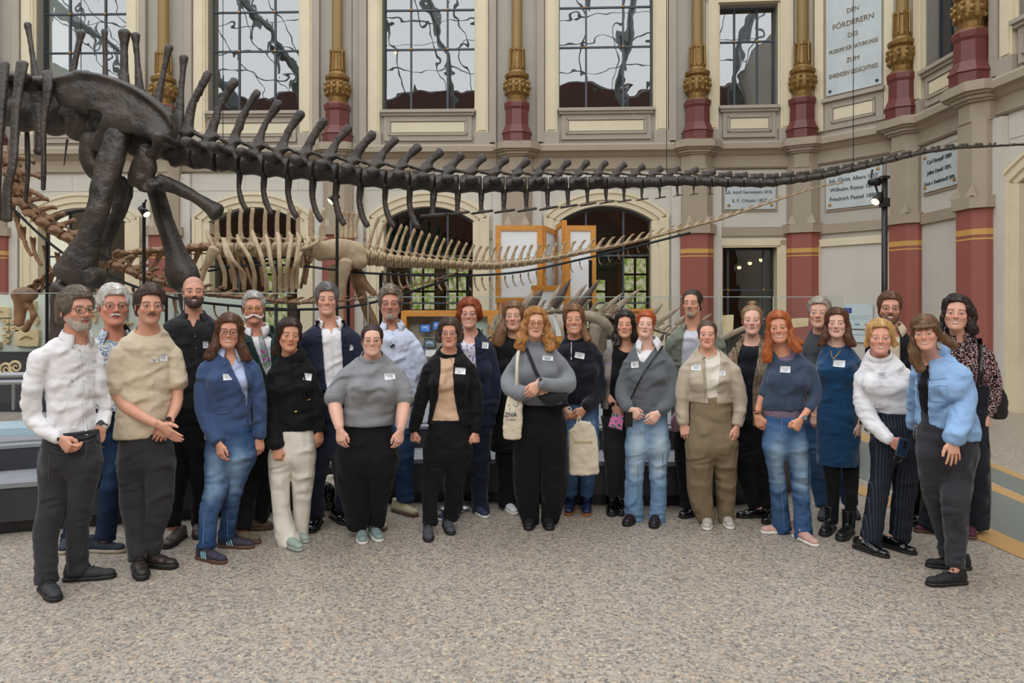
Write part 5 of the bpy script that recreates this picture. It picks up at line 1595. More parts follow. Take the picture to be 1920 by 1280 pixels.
        for i in range(n):
            for j in range(nv+1):
                q = A[i]*(1-j/nv)+B[i]*(j/nv)
                if not ok[i, j] or pts[i, j, 1]-md > .12: pts[i, j] = W(q[0], q[1], md)
        pts[:, :, 1] -= off
        V = np.concatenate([pts.reshape(-1, 3), pts.reshape(-1, 3)+[0, th+off*.6, 0]])
        w = nv+1; Q = []; m0 = n*w
        for i in range(n-1):
            for j in range(nv):
                a = i*w+j; Q.append([a, a+1, a+w+1, a+w]); Q.append([m0+a, m0+a+w, m0+a+w+1, m0+a+1])
        rim = [i*w for i in range(n)]+[(n-1)*w+j for j in range(1, w)]+[i*w+nv for i in range(n-2, -1, -1)]+[j for j in range(nv-1, 0, -1)]
        for a, b in zip(rim, rim[1:]+rim[:1]): Q.append([a, m0+a, m0+b, b])
        return mk(name, V-s.base, Q, m, parent or s.root, label=label)
    def badge(s, x, y, w=13, hgt=10, tilt=0, lab=None):
        t = math.radians(tilt); c, sn = math.cos(t), math.sin(t)
        def q(u, v): return (x+u*c-v*sn, y+u*sn+v*c)
        w /= 2; hgt /= 2
        b = s.patch('name_sticker', [q(-w, -hgt), q(w, -hgt)], [q(-w, hgt), q(w, hgt)], M_badge, .004, 4, 3, .001, label=lab)
        if b:
            for k, ww in ((-.35, .7), (.05, .5), (.45, .6)):
                s.patch('printed_line', [q(-w*ww, hgt*k), q(w*ww, hgt*k)], [q(-w*ww, hgt*k+.9), q(w*ww, hgt*k+.9)], M_badgeink, .0052, 3, 1, .0008, parent=b)
    def button(s, pts, m, r=.005):
        for x, y in pts:
            p = s.ray(x, y)
            if p is None: continue
            b = MB(); b.tube([p-[0, .005, 0], p+[0, .002, 0]], r, 8); b.out('button', m, s.root, base=s.base)
    def strap(s, name, pts, w, m, off=.006, th=.004):
        """band over the clothes along pixel points, w half width px"""
        P = smooth_path(pts, 5); d = np.gradient(P, axis=0); n = np.stack([-d[:, 1], d[:, 0]], 1); n /= np.linalg.norm(n, axis=1)[:, None]+1e-9
        A = P+n*w; B = P-n*w
        return s.patch(name, [tuple(a) for a in A[::1]], [tuple(b) for b in B[::1]], m, off, 1, 2, th)
    def collar(s, m, r=.066, z0=.0, hgt=.032, fold=.04, gap=38, tip=.03, name='collar', spread=.014, rise=.02):
        """shirt collar: stand around the neck and a turned-down leaf with two points"""
        n = 21; V = []; r = r+.004; NB = s.NB+[0, .01, .03+z0]
        ax = nrm((s.Mh[:3, 3]+[0, 0, -.06])-NB); ax = nrm(ax*[.6, .4, 1])
        u = nrm(s.uax-np.dot(s.uax, ax)*ax); v = np.cross(ax, u)
        g0 = math.radians(gap)
        rows = []
        for i in range(n):
            a = g0+(2*PI-2*g0)*i/(n-1); e = abs(i/(n-1)-.5)*2
            d = u*math.sin(a)-v*math.cos(a)
            up = rise*(1-e)*.6
            rr = r*(1+.04*e)
            ft = tip*e**5
            rows.append([NB+d*rr+ax*(up-.012), NB+d*rr*.97+ax*(hgt+up), NB+d*(rr*1.04)+ax*(hgt+up+.002),
                         NB+d*(rr+spread)+ax*(hgt+up-fold*.55-ft*.3), NB+d*(rr+spread*1.5+ft*.45)+ax*(hgt+up-fold-ft)])
        R = np.array(rows); k = R.shape[1]; V = R.reshape(-1, 3)
        Q = [[i*k+j, i*k+j+1, (i+1)*k+j+1, (i+1)*k+j] for i in range(n-1) for j in range(k-1)]
        o = mk(name, V-s.base, Q, m, s.root)
        sd = o.modifiers.new('t', 'SOLIDIFY'); sd.thickness = .003; sd.offset = 0
        return o
    def band(s, name, m, r=.062, z0=-.01, z1=.03, th=.004, gapd=0, lean=0, r1=None, dy=0):
        """neck rib or turtleneck"""
        n = 25; NB = s.NB+[0, .012+dy, .0]
        hd = s.Mh[:3, 3]+s.Mh[:3, :3]@np.array([0, .02, -.09])*s.hs
        ax = nrm(hd-NB); u = nrm(s.uax-np.dot(s.uax, ax)*ax); v = np.cross(ax, u); R = []
        r1 = r1 or r
        for i in range(n):
            a = 2*PI*i/(n-1); d = u*math.sin(a)-v*math.cos(a); fr = .5+.5*math.cos(a)
            lo = -fr*.022
            R.append([NB+d*r+ax*(z0+lo), NB+d*(r+.004+(r1-r)*.5)+ax*((z0+z1)/2+lo*.7), NB+d*r1+ax*(z1+lo*.5), NB+d*(r1-.006)+ax*(z1+lo*.5-.004)])
        R = np.array(R); k = 4; V = R.reshape(-1, 3)
        Q = [[i*k+j, i*k+j+1, (i+1)*k+j+1, (i+1)*k+j] for i in range(n-1) for j in range(k-1)]
        o = mk(name, V-s.base, Q, m, s.root)
        sd = o.modifiers.new('t', 'SOLIDIFY'); sd.thickness = th; sd.offset = 0
        return o
    def shoes(s, kind, m, sole, laces=None, stripes=None, sides=(0, 1)):
        for i in sides:
            if s.feet[i] is None: continue
            o, d, sz = s.feet[i]
            t = thing_part('shoe' if kind not in ('boot', 'well') else 'boot', s.root)
            t.location = Vector(o-s.base); t.rotation_euler = (0, 0, math.radians(d)); t.scale = (sz, sz, sz)
            a, b = shoe_mesh(kind)
            for nm, src, mm in (('upper', a, m), ('sole', b, sole)):
                key = (kind, nm, mm.name)
                if key not in _shoe: q = src.copy(); q.materials.clear(); q.materials.append(mm); _shoe[key] = q
                obj_from(nm, _shoe[key], t)
            if laces:
                L = MB()
                for j in range(4):
                    y = -.068-.024*j; z = .089-.0115*j
                    L.tube([(-.026, y+.004, z-.01), (-.01, y-.004, z+.002), (.01, y-.004, z+.002), (.026, y+.004, z-.01)], .0036, 5)
                if kind != 'boot':
                    for sx in (-1, 1): L.tube([(0, -.04, .095), (sx*.02, -.042, .112), (sx*.038, -.055, .094), (sx*.04, -.066, .07)], .0026, 5)
                L.out('laces', laces, t, smooth=True)
            if stripes:
                for j in range(3):
                    for sx in (-1, 1):
                        y = -.025-.02*j
                        q = MB(); q.tube([(sx*.030, y+.02, .07), (sx*.043, y+.006, .05), (sx*.0475, y-.006, .026)], .0042, 5, flat=1.5); q.out('stripe', stripes, t)
    def watch(s, i, m_strap, m_face, r=.03, pos=0.02, face=.017):
        A = s.A[i]; p = A[-1][:3]; d = nrm(A[-1][:3]-A[-3][:3]); c = p-d*pos
        t = thing_part('wrist_watch', s.root)
        MB().tube([c-d*.008, c+d*.008], r, 16, caps=False).out('strap', m_strap, t, smooth=True, base=s.base)
        n = nrm(np.array([.25*(1 if i else -1), -1, .2])-d*np.dot([.25*(1 if i else -1), -1, .2], d))
        MB().tube([c+n*(r-.002), c+n*(r+.007)], face, 16).out('dial', m_face, t, base=s.base)
_shoe = {}
def shoe_mesh(kind):
    if kind in _shoe: return _shoe[kind]
    h = .0078; f = Field((-.07, -.25, -.01), (.07, .1, .36), h)
    chunky = kind in ('chunky', 'boot'); z0 = .03 if chunky else (.016 if kind != 'trainer' else .02)
    lowt = kind in ('dress', 'loafer')
    f.ell((0, .032, .04+z0*.4), (.034, .044, .048), .0)
    f.seg((0, .02, .04), (0, -.12, .03+z0*.5), (.033, .044), (.043, .03), .02)
    f.ell((0, -.175, .024+z0*.5), (.038, .048, .027 if not lowt else .024), .02)
    f.seg((0, .0, .062), (0, -.09, .045), (.026, .035), (.032, .028), .02)
    if kind == 'boot': f.seg((0, .02, .06), (0, .025, .20), (.045, .05), (.05, .054), .02, flat=True)
    elif kind == 'well': f.seg((0, .02, .06), (0, .022, .30), (.048, .055), (.062, .068), .02, flat=True)
    elif not lowt: f.seg((0, .018, .06), (0, .018, .108), (.037, .045), (.039, .047), .015, flat=True)
    else: f.seg((0, .015, .05), (0, .02, .09), (.035, .045), (.036, .046), .015, flat=True)
    f.plane((0, 0, -1), -z0)
    V, Q = f.mesh(1)
    if kind in ('dress', 'boot', 'loafer'):
        N = normals(V, Q); V = V+N*(ridge(V*np.array([18, 40, 18]), 2)*.0008)[:, None]
    a = mk('tmp', V, Q, M_black); ma = a.data; bpy.data.objects.remove(a)
    f = Field((-.07, -.25, -.01), (.07, .1, .07), h); e = .004 if not chunky else .008
    f.seg((0, .034, z0*.5), (0, -.03, z0*.5), (.036+e, .1), (.034+e, .1)); f.seg((0, -.03, z0*.5), (0, -.13, z0*.5), (.034+e, .1), (.045+e, .1), .02)
    f.ell((0, -.178, z0*.5), (.037+e, .047+e, .1), .02); f.ell((0, .034, z0*.5), (.036+e, .044+e, .1), .01)
    f.plane((0, 0, 1), z0+.006); f.plane((0, 0, -1), 0)
    V, Q = f.mesh(1); a = mk('tmp', V, Q, M_black); mb_ = a.data; bpy.data.objects.remove(a)
    _shoe[kind] = (ma, mb_); return _shoe[kind]
# ------------------------------------------------------------------ fabrics
def fab(name, c, rough=.85, bump=.07, bs=300, var=.05, sheen=.15, fold=1.0, **k):
    m = mat(name, c, rough, bump=bump, bscale=bs, var=var, vscale=5, sheen=sheen, spec=.25, **k)
    creases(m, fold); return m
def creases(m, fold):
    """soft fabric creases as relief"""
    N = m.node_tree.nodes; L = m.node_tree.links; b = N['Principled BSDF']
    tc = N.new('ShaderNodeTexCoord'); mp = N.new('ShaderNodeMapping'); mp.inputs['Rotation'].default_value = (.3, .5, .2); mp.inputs['Scale'].default_value = (1, 1, 1.5)
    n = N.new('ShaderNodeTexNoise'); n.noise_type = 'RIDGED_MULTIFRACTAL'; n.inputs['Scale'].default_value = 5.0; n.inputs['Detail'].default_value = 1.6; n.inputs['Distortion'].default_value = .7
    L.new(tc.outputs['Object'], mp.inputs[0]); L.new(mp.outputs[0], n.inputs['Vector'])
    bp = N.new('ShaderNodeBump'); bp.inputs['Strength'].default_value = fold; bp.inputs['Distance'].default_value = .05
    L.new(n.outputs['Fac'], bp.inputs['Height'])
    old = b.inputs['Normal'].links[0].from_socket if b.inputs['Normal'].links else None
    if old: L.new(old, bp.inputs['Normal'])
    L.new(bp.outputs[0], b.inputs['Normal'])
F_white = fab('white_cotton', '#e4e3e6', sheen=0)
F_cream = fab('cream_cotton', '#cdbfa6', sheen=0)
F_black = fab('black_cloth', '#0f1013', sheen=.05)
F_blk2 = fab('soft_black_linen', '#232327', sheen=.1)
F_blue = fab('blue_wool', '#3a4e74')
F_lblue = fab('light_blue_cotton', '#b4c2e2', sheen=0)
F_sky = fab('pale_blue_shirting', '#c9d2e6', sheen=0)
F_navy = fab('navy_wool', '#1c2338')
F_navy2 = fab('dark_navy_knit', '#10131f')
F_dgreen = fab('bottle_green_wool', '#1b3a38')
F_grey = fab('grey_wool_jersey', '#75777a', col2='#8d8f93', stretch=(1, 1, 1))
F_gknit = fab('grey_knit', '#82868c', bump=.2, bs=220)
F_gsw = fab('charcoal_grey_sweater', '#5d6268', bump=.12, bs=250)
F_beigew = fab('beige_wool', '#b5a896', bump=.12, bs=270)
F_khaki = fab('khaki_twill', '#80715a', sheen=0)
F_offw = fab('off_white_cotton', '#d8d2c6', sheen=0)
F_peach = fab('peach_silk', '#c9a88c', rough=.5, sheen=0)
F_olive = fab('grey_olive_cotton', '#6a6e62')
F_lgrey = fab('light_grey_tee', '#bcbfc9', sheen=0)
F_slate = fab('slate_blue_jersey', '#39475c')
F_lilac = fab('lilac_cotton', '#7d6c80')
F_teal = fab('petrol_blue_knit', '#0d3d63', sheen=.3)
F_denimsh = fab('light_blue_denim_shirt', '#8fb2dc', sheen=0)
F_dgrey = fab('dark_grey_twill', '#2f2e31')
F_gblack = fab('washed_black_denim', '#303035')
F_denim = fab('denim', '#ffffff', attr='Col', bump=.35, sheen=0)
F_turt = fab('slate_rib_knit', '#41474f')
def rib_bump(m, scale, strength=.5, axis='X'):
    N = m.node_tree.nodes; L = m.node_tree.links; b = N['Principled BSDF']
    w = N.new('ShaderNodeTexWave'); w.bands_direction = axis; w.inputs['Scale'].default_value = scale; w.inputs['Distortion'].default_value = .4
    tc = N.new('ShaderNodeTexCoord'); L.new(tc.outputs['Object'], w.inputs['Vector'])
    bp = N.new('ShaderNodeBump'); bp.inputs['Strength'].default_value = strength; bp.inputs['Distance'].default_value = .01
    L.new(w.outputs['Fac'], bp.inputs['Height']); L.new(bp.outputs[0], b.inputs['Normal'])
rib_bump(F_gknit, 30, .6); rib_bump(F_turt, 32, .9); 
def pattern(name, base, kind, cols, scale, rough=.8):
    m, N, L, b = node_mat(name, rough, .2)
    tc = N.new('ShaderNodeTexCoord'); out = None
    if kind == 'dots':
        prev = None
        for i, c in enumerate(cols):
            v = N.new('ShaderNodeTexVoronoi'); v.inputs['Scale'].default_value = scale*(1+.37*i)
            mp = N.new('ShaderNodeMapping'); mp.inputs['Location'].default_value = (i*1.3, i*.7, i*2.1)
            L.new(tc.outputs['Object'], mp.inputs[0]); L.new(mp.outputs[0], v.inputs['Vector'])
            r = N.new('ShaderNodeMath'); r.operation = 'LESS_THAN'; r.inputs[1].default_value = .34 if len(cols) > 1 else .4
            L.new(v.outputs['Distance'], r.inputs[0])
            mx = N.new('ShaderNodeMix'); mx.data_type = 'RGBA'
            if prev: L.new(prev, mx.inputs['A'])
            else: mx.inputs['A'].default_value = hexc(base)
            mx.inputs['B'].default_value = hexc(c); L.new(r.outputs[0], mx.inputs['Factor']); prev = mx.outputs['Result']
        out = prev
    elif kind == 'cells':
        v = N.new('ShaderNodeTexVoronoi'); v.distance = 'CHEBYCHEV'; v.inputs['Scale'].default_value = scale; v.inputs['Randomness'].default_value = .35
        L.new(tc.outputs['Object'], v.inputs['Vector']); sp = N.new('ShaderNodeSeparateColor'); L.new(v.outputs['Color'], sp.inputs[0])
        r = ramp(N, [(i/len(cols), c) for i, c in enumerate(cols)], 'CONSTANT'); L.new(sp.outputs[0], r.inputs[0])
        lt = N.new('ShaderNodeMath'); lt.operation = 'LESS_THAN'; lt.inputs[1].default_value = .4; L.new(v.outputs['Distance'], lt.inputs[0])
        mx = N.new('ShaderNodeMix'); mx.data_type = 'RGBA'; mx.inputs['A'].default_value = hexc(base); L.new(r.outputs[0], mx.inputs['B']); L.new(lt.outputs[0], mx.inputs['Factor'])
        out = mx.outputs['Result']
    elif kind in ('plaid', 'pin'):
        prev = None
        sx = N.new('ShaderNodeSeparateXYZ'); L.new(tc.outputs['Object'], sx.inputs[0])
        for i, (ax, f, c, w) in enumerate(cols):
            mu = N.new('ShaderNodeMath'); mu.operation = 'MULTIPLY'; mu.inputs[1].default_value = f; L.new(sx.outputs[ax], mu.inputs[0])
            fr = N.new('ShaderNodeMath'); fr.operation = 'FRACT'; L.new(mu.outputs[0], fr.inputs[0])
            lt = N.new('ShaderNodeMath'); lt.operation = 'LESS_THAN'; lt.inputs[1].default_value = w; L.new(fr.outputs[0], lt.inputs[0])
            fa = N.new('ShaderNodeMath'); fa.operation = 'MULTIPLY'; fa.inputs[1].default_value = .6; L.new(lt.outputs[0], fa.inputs[0])
            mx = N.new('ShaderNodeMix'); mx.data_type = 'RGBA'
            if prev: L.new(prev, mx.inputs['A'])
            else: mx.inputs['A'].default_value = hexc(base)
            mx.inputs['B'].default_value = hexc(c); L.new(fa.outputs[0], mx.inputs['Factor']); prev = mx.outputs['Result']
        out = prev
    L.new(out, b.inputs['Base Color']); creases(m, .45); return m
F_pat2 = pattern('blue_yellow_print', '#c4cdd8', 'cells', ['#4a6a94', '#6f8db5', '#cfc98a', '#4a6a94', '#dfe2e0'], 95)
F_tie = pattern('floral_silk', '#8fb9a4', 'dots', ['#d61f9c', '#7ec7d8', '#5f8f3d', '#c23bb0'], 36, .4)
F_circ = pattern('lilac_circle_print', '#d8d3de', 'dots', ['#8c86ad'], 42)
F_flor = pattern('black_floral_print', '#141317', 'dots', ['#b98a93', '#c9bfae', '#6d3a44'], 62)
F_plaid = pattern('brown_check', '#7a6a58', 'plaid', [(0, 22, '#4c4038', .12), (2, 22, '#4c4038', .12), (0, 5.5, '#b08a6a', .07), (2, 5.5, '#b08a6a', .07), (0, 40, '#8f8270', .4)], 1)
F_plaid2 = pattern('taupe_blue_check', '#80766f', 'plaid', [(0, 9, '#62718c', .16), (2, 9, '#62718c', .14), (0, 9.1, '#a98256', .05)], 1)
F_pin = pattern('navy_pinstripe', '#20242e', 'pin', [(0, 55, '#566076', .14)], 1)
F_pink = pattern('pink_leaf_print', '#c774a6', 'dots', ['#2f6b4e'], 40)
L_black = mat('black_leather', '#0e0e10', .3, bump=.15, bscale=60)
L_patent = mat('patent_leather', '#0a0a0b', .12, coat=.6)
L_brown = mat('dark_brown_leather', '#2e2320', .45, bump=.3, bscale=50)
L_taupe = mat('worn_brown_leather', '#4b4038', .4, bump=.3, bscale=50)
R_white = mat('white_rubber', '#d9d6cf', .6)
R_black = mat('black_rubber', '#151516', .55)
R_gum = mat('gum_rubber', '#5a3d2c', .6)
R_tan = mat('tan_rubber', '#a1632f', .55)
def shoemat(n, c): return mat('shoe_'+n, c, .7, bump=.2, bscale=150)
# ------------------------------------------------------------------ the group, left to right
Person.skinray = False
SK1, SK2, SK3, SK4 = '#d39c84', '#d9a68d', '#dfb29b', '#c08468'
SHORT = dict(t=.006, str=.003)
def lapel(p, m, L=None, R=None, w=10):
    """notched lapels along the two edges of the opening"""
    for E, sg in ((L, -1), (R, 1)):
        if not E: continue
        P = smooth_path(E, 8); d = np.gradient(P, axis=0); n = np.stack([d[:, 1], -d[:, 0]], 1); n /= np.linalg.norm(n, axis=1)[:, None]; n *= np.sign(n[:, :1])*sg+1e-9
        t = np.linspace(0, 1, len(P)); k = int(len(P)*.3)
        for a, b, nm, f in ((0, k, 'collar', np.interp(t, [0, .3], [.85, .7])), (k, len(P), 'lapel', np.interp(t, [.3, .36, 1], [1.15, 1.1, .12]))):
            q = slice(a, b+(nm == 'collar')); A = P[q]+n[q]*1.0; B = P[q]+n[q]*(w*f[q])[:, None]
            if nm == 'lapel': A = A[1:]; B = B[1:]
            p.patch(nm, [tuple(v) for v in A[::2]], [tuple(v) for v in B[::2]], m, .0065, 2, 4, .004)
def placket(p, m, pts, w=2.2, btn=None, bm=None, n=6):
    p.strap('placket', pts, w, m, .0035, .002)
    if btn: p.button(btn, bm or F_white, .0045)

# 1 white shirt
p = Person('man in white shirt and dark jeans, both hands in his pockets, far left', None, (143, 541, 622, 28, -3, 2), (141, 646), [(665, 131, 52), (700, 131, 52), (750, 134, 49), (790, 136, 47), (818, 138, 47), (850, 134, 54)],
    [(74, 672, 22), (59, 735, 21), (62, 782, 20, .02), (84, 806, 17, -.05), (112, 822, 14, -.1)], [(179, 672, 17), (190, 735, 16), (197, 768, 15), (191, 800, 14, -.05)],
    [(102, 868, 34), (98, 945, 27), (86, 1002, 25), (88, 1092, 22)], [(162, 868, 33), (149, 952, 26), (145, 1010, 22), (146, 1072, 21)], (107, 1129, 14, 1.0), (217, 1082, 74, 1.0), yaw=24, waist=(817, 138, 50),
    g=dict(skin=SK1, hair='#6f6558', beard='short', bcol='#a59a90', glasses=('square', '#2b2623'), smile=0, gaze=-10, cheek=.93,
           hs=dict(t=.012, top=.018, str=.004, hl=.004, fw=.064, down=-.09, addm=[[(.07, .0, .04, .02), (.078, .02, .0, .018), (.07, .045, -.055, .022)]])), hands=(('curl', .8, -.75, -.2, 70), ('curl', -.25, -.9, -.1, 60)))
sh = p.garment('shirt', F_white, hem=822, neck='shirt', wr=.0062)
p.trousers(F_gblack, waist=(817, 138, 51))
p.collar(F_white, r=.068, hgt=.03, fold=.044, gap=30, tip=.03)
placket(p, F_white, [(149, 655), (152, 700), (158, 760), (163, 815)], 2.4, [(150, 667), (153, 688), (157, 713), (160, 738), (163, 763), (166, 787)])
p.strap('belt', [(108, 823), (140, 826), (165, 824), (184, 815)], 3.2, L_black)
p.watch(1, L_black, L_black, .037, .008, .016)
p.badge(137, 714, 11, 6, 3, 'small grey printed sticker'); p.badge(176, 681, 12, 11, 3)
p.shoes('trainer', shoemat('charcoal_mesh', '#2c2f33'), R_black, mat('dark_lace', '#1b1c1f', .8))
for q in ([(163, 828), (161, 850), (153, 868)], [(93, 838), (104, 846), (126, 848), (131, 826)], [(178, 826), (184, 836), (196, 838)], [(92, 850), (92, 900)]): p.strap('seam', q, .5, mat('grey_thread', '#55555a', .8), .004, .001)
# 2 patterned shirt
p = Person('white-haired man with glasses and white moustache in a blue and yellow patterned shirt', None, (213, 535, 612, 8, 0, 0), (215, 638), [(660, 205, 46), (700, 203, 48), (750, 205, 48), (775, 206, 46), (830, 207, 44)],
    [(172, 660, 18), (158, 720, 16), (150, 790, 13)], [(245, 658, 18), (255, 720, 16), (250, 790, 12)], [(185, 850, 27), (155, 930, 22), (132, 1015, 20)], [(224, 850, 27), (206, 940, 22), (197, 1012, 20)], (118, 1040, -10), (234, 1035, 58), yaw=8, waist=(772, 206, 47),
    g=dict(skin='#cf8f78', hair='#c9c6c2', beard='mous', bcol='#d8d5d0', glasses=('round', '#2a2c33'), smile=0, cheek=1.08, jw=1.1, belly=.6, brow='#b5aca4', hs=dict(t=.007, top=.012, str=.004)))
p.garment('shirt', F_pat2, hem=774, neck='shirt', wr=.004)
p.trousers(F_denim, fade=('#17263f', '#24405f')); p.collar(F_pat2, r=.072, hgt=.026, fold=.045, gap=44, tip=.03, spread=.02)
p.strap('belt', [(165, 773), (205, 775), (245, 773)], 4, L_brown); p.strap('bag_strap', [(231, 610), (240, 625), (244, 660), (243, 690)], 6, mat('strap_webbing', '#1d1e24', .8))
p.shoes('trainer', shoemat('navy_mesh', '#1f2b3c'), mat('beige_rubber', '#a79a86', .6), mat('dark_lace', '#1b1c1f'))
# 3 cream tee
p = Person('young man with moustache and clear glasses in a cream T-shirt, hands clasped in front', 4.86, (280, 537, 609, 10, 2, 0), (277, 632), [(655, 272, 48), (690, 272, 50), (735, 272, 49), (780, 270, 52), (826, 268, 54), (850, 270, 54)],
    [(226, 668, 19), (218, 715, 16), (227, 752, 15, -.03), (262, 778, 13, -.14), (300, 797, 10, -.24)], [(322, 666, 17), (332, 715, 14), (331, 757, 13, -.04), (316, 793, 10, -.19)],
    [(250, 868, 33), (250, 950, 25), (254, 1000, 20), (258, 1050, 19)], [(300, 868, 32), (299, 950, 26), (288, 1003, 20), (287, 1040, 16)], (268, 1089, 6), (330, 1066, 50), yaw=12, waist=(815, 270, 44),
    g=dict(bare=1, skin='#d29c84', hair='#4a3a30', beard='stubmous', glasses=('thin', '#b9a08c'), smile=0, jw=1.02, hs=dict(t=.01, top=.024, topx=.012, str=.004, hl=.008, cs=34)), hands=(('flat', .8, -.62, -.1, 65), ('relax', -.45, -.85, -.12, 75)))
p.trousers(F_dgrey, wk='leg'); p.garment('tshirt', F_cream, hem=824, sl=(.34, .36), slx=.016, neck='crew', wr=.005, off=.014)
p.band('neck_rib', F_cream, r=.066, z0=-.006, z1=.016)
p.watch(1, L_black, mat('watch_dial', '#202733', .15, metal=.4), .032, .0); p.badge(290, 675, 12, 7, 4, 'small printed sticker'); p.badge(307, 670, 15, 12, 2)
p.shoes('chunky', L_brown, R_black, mat('brown_lace', '#3a2c26', .8))
# 4 bald man
p = Person('tall bald man with a dark beard in an open-necked black shirt', None, (363, 517, 577, 3, 0, 0), (362, 604), [(622, 357, 52), (660, 354, 55), (710, 354, 52), (765, 354, 50), (800, 354, 50)],
    [(308, 628, 21), (300, 700, 18), (322, 778, 13, -.05)], [(409, 626, 20), (414, 700, 18), (404, 785, 13)], [(334, 835, 27), (330, 900, 23), (320, 985, 19)], [(376, 835, 27), (380, 900, 23), (376, 985, 17)], (310, 1030, -25, 1.0), (372, 1012, 0), waist=(768, 354, 48),
    g=dict(skin='#d09a82', hair='#3a2c26', beard='full', crop=.33, smile=2, hs=None), hands=(('curl', .3, -1, -.1, 60), None))
p.garment('shirt', F_blk2, hem=768, neck='shirt', opens=[[(354, 596), (370, 596), (363, 618)]], wr=.0055, off=.004); p.trousers(F_black)
p.collar(F_blk2, r=.07, hgt=.024, fold=.045, gap=34, tip=.03, spread=.018)
placket(p, F_blk2, [(364, 612), (367, 670), (369, 760)], 3.2, [(366, 630), (367, 652), (369, 674), (369, 720)], mat('tan_button', '#a58a6a', .4)); p.badge(386, 646, 10, 13, 0)
p.shoes('dress', L_taupe, R_black)
# 5 blue blazer woman
p = Person('woman with long brown hair and glasses in a blue blazer over jeans', None, (430, 590, 653, -3, 3, 0), (431, 668), [(690, 428, 40), (720, 430, 42), (765, 431, 40), (800, 430, 44), (828, 430, 49), (850, 430, 48)],
    [(388, 694, 18), (381, 740, 18), (388, 785, 17, -.02), (410, 829, 15, -.1)], [(474, 694, 15), (485, 740, 14), (488, 785, 13), (487, 820, 12)], [(412, 868, 31), (406, 915, 24), (392, 962, 20), (388, 1027, 17)], [(455, 855, 27), (440, 915, 18), (432, 955, 17), (425, 1008, 16)],
    (423, 1057, 42), (476, 1027, 64), waist=(812, 430, 42), rho=.66, bust=1,
    g=dict(f=1, skin='#d29a80', hair='#5a3c2a', glasses=('aviator', '#3a2a24'), smile=2, hs=dict(short=0, t=.01, top=.01, str=.0035, hl=.004, fw=.06, down=-.21, spread=.25, addm=[[(.06, -.01, .06, .03), (.078, -.005, -.03, .028), (.088, -.02, -.11, .036), (.105, -.02, -.19, .03)]], add=[[(0, .07, .02, .06), (0, .075, -.1, .07), (0, .07, -.17, .06)]])), hands=(('relax', .15, -1, -.12, 60), ('relax', .05, -1, -.1, 50)))
p.trousers(F_denim, fade=('#26436c', '#7f9cba'))
p.garment('shirt', F_lblue, off=-.012, hem=808, neck='shirt', sl=(.2, .2), wr=.003, opens=[[(424, 662), (440, 662), (436, 690)]])
p.garment('blazer', F_blue, off=.006, hem=826, neck='jacket', opens=[[(419, 655), (447, 655), (458, 690), (468, 730), (478, 840), (467, 840), (461, 745), (440, 700)]], wr=.0035)
p.collar(F_lblue, r=.06, hgt=.02, fold=.05, gap=26, tip=.035, spread=.02)
lapel(p, F_blue, [(417, 662), (438, 700), (459, 740)], [(449, 662), (459, 690), (470, 735), (474, 752)], 9)
p.patch('pocket_flap', [(408, 763), (431, 760)], [(410, 776), (432, 773)], F_blue, .006); p.badge(428, 706, 19, 12, -6); p.button([(459, 748)], mat('blue_button', '#4a5c80', .3), .008)
p.shoes('trainer', shoemat('plum_suede', '#33303f'), R_gum, mat('plum_lace', '#2a2733', .8), stripes=mat('pale_blue_stripe', '#8fd0dc', .5))
for q in ([(400, 835), (401, 880), (398, 925)], [(383, 960), (381, 1020)], [(426, 960), (427, 1005)]): p.strap('seam', q, .4, mat('blue_thread', '#6f8cb0', .8), .003, .001)
# 6 moustache man
p = Person('grey-haired man with a curled white moustache, yellow glasses, green jacket and floral tie', None, (476, 548, 608, 0, 0, 0), (480, 630), [(648, 479, 44), (690, 479, 46), (740, 478, 45), (800, 478, 44), (850, 478, 44)],
    [(446, 652, 19), (434, 720, 17), (430, 800, 14)], [(513, 650, 19), (521, 720, 16), (516, 800, 12)], [(468, 862, 27), (462, 930, 21), (456, 992, 17)], [(500, 860, 26), (494, 925, 18), (488, 972, 15)], (487, 1019, 52, 1.05), (512, 991, 78, 1.05), waist=(800, 478, 44),
    g=dict(skin='#d0937c', hair='#a9a7a6', beard='handlebar', bcol='#d9d6d2', glasses=('thick', '#b8862a'), smile=1, cheek=1.08, jw=1.08, crop=.3, belly=.7, brow='#a59a90', hs=dict(t=.004, top=.012, hl=.014, str=.003)))
p.garment('shirt', F_white, off=-.012, neck='shirt', sl=(.2, .2), wr=.002, hem=800); p.trousers(F_black)
p.garment('jacket', F_dgreen, off=.006, hem=850, neck='jacket', opens=[[(461, 600), (503, 600), (519, 655), (501, 707), (484, 665)]], wr=.003)
p.collar(F_white, r=.072, hgt=.026, fold=.045, gap=24, tip=.03)
p.patch('tie', [(484, 625), (487, 640), (492, 670), (497, 690)], [(491, 625), (497, 640), (505, 668), (507, 682)], F_tie, .01, 5, 3, .006)
lapel(p, F_dgreen, [(460, 612), (470, 640), (484, 668), (499, 704)], [(504, 612), (514, 640), (519, 655)], 10)
p.shoes('trainer', shoemat('olive_suede', '#5d5340'), R_gum, mat('orange_lace', '#b8562a', .8))
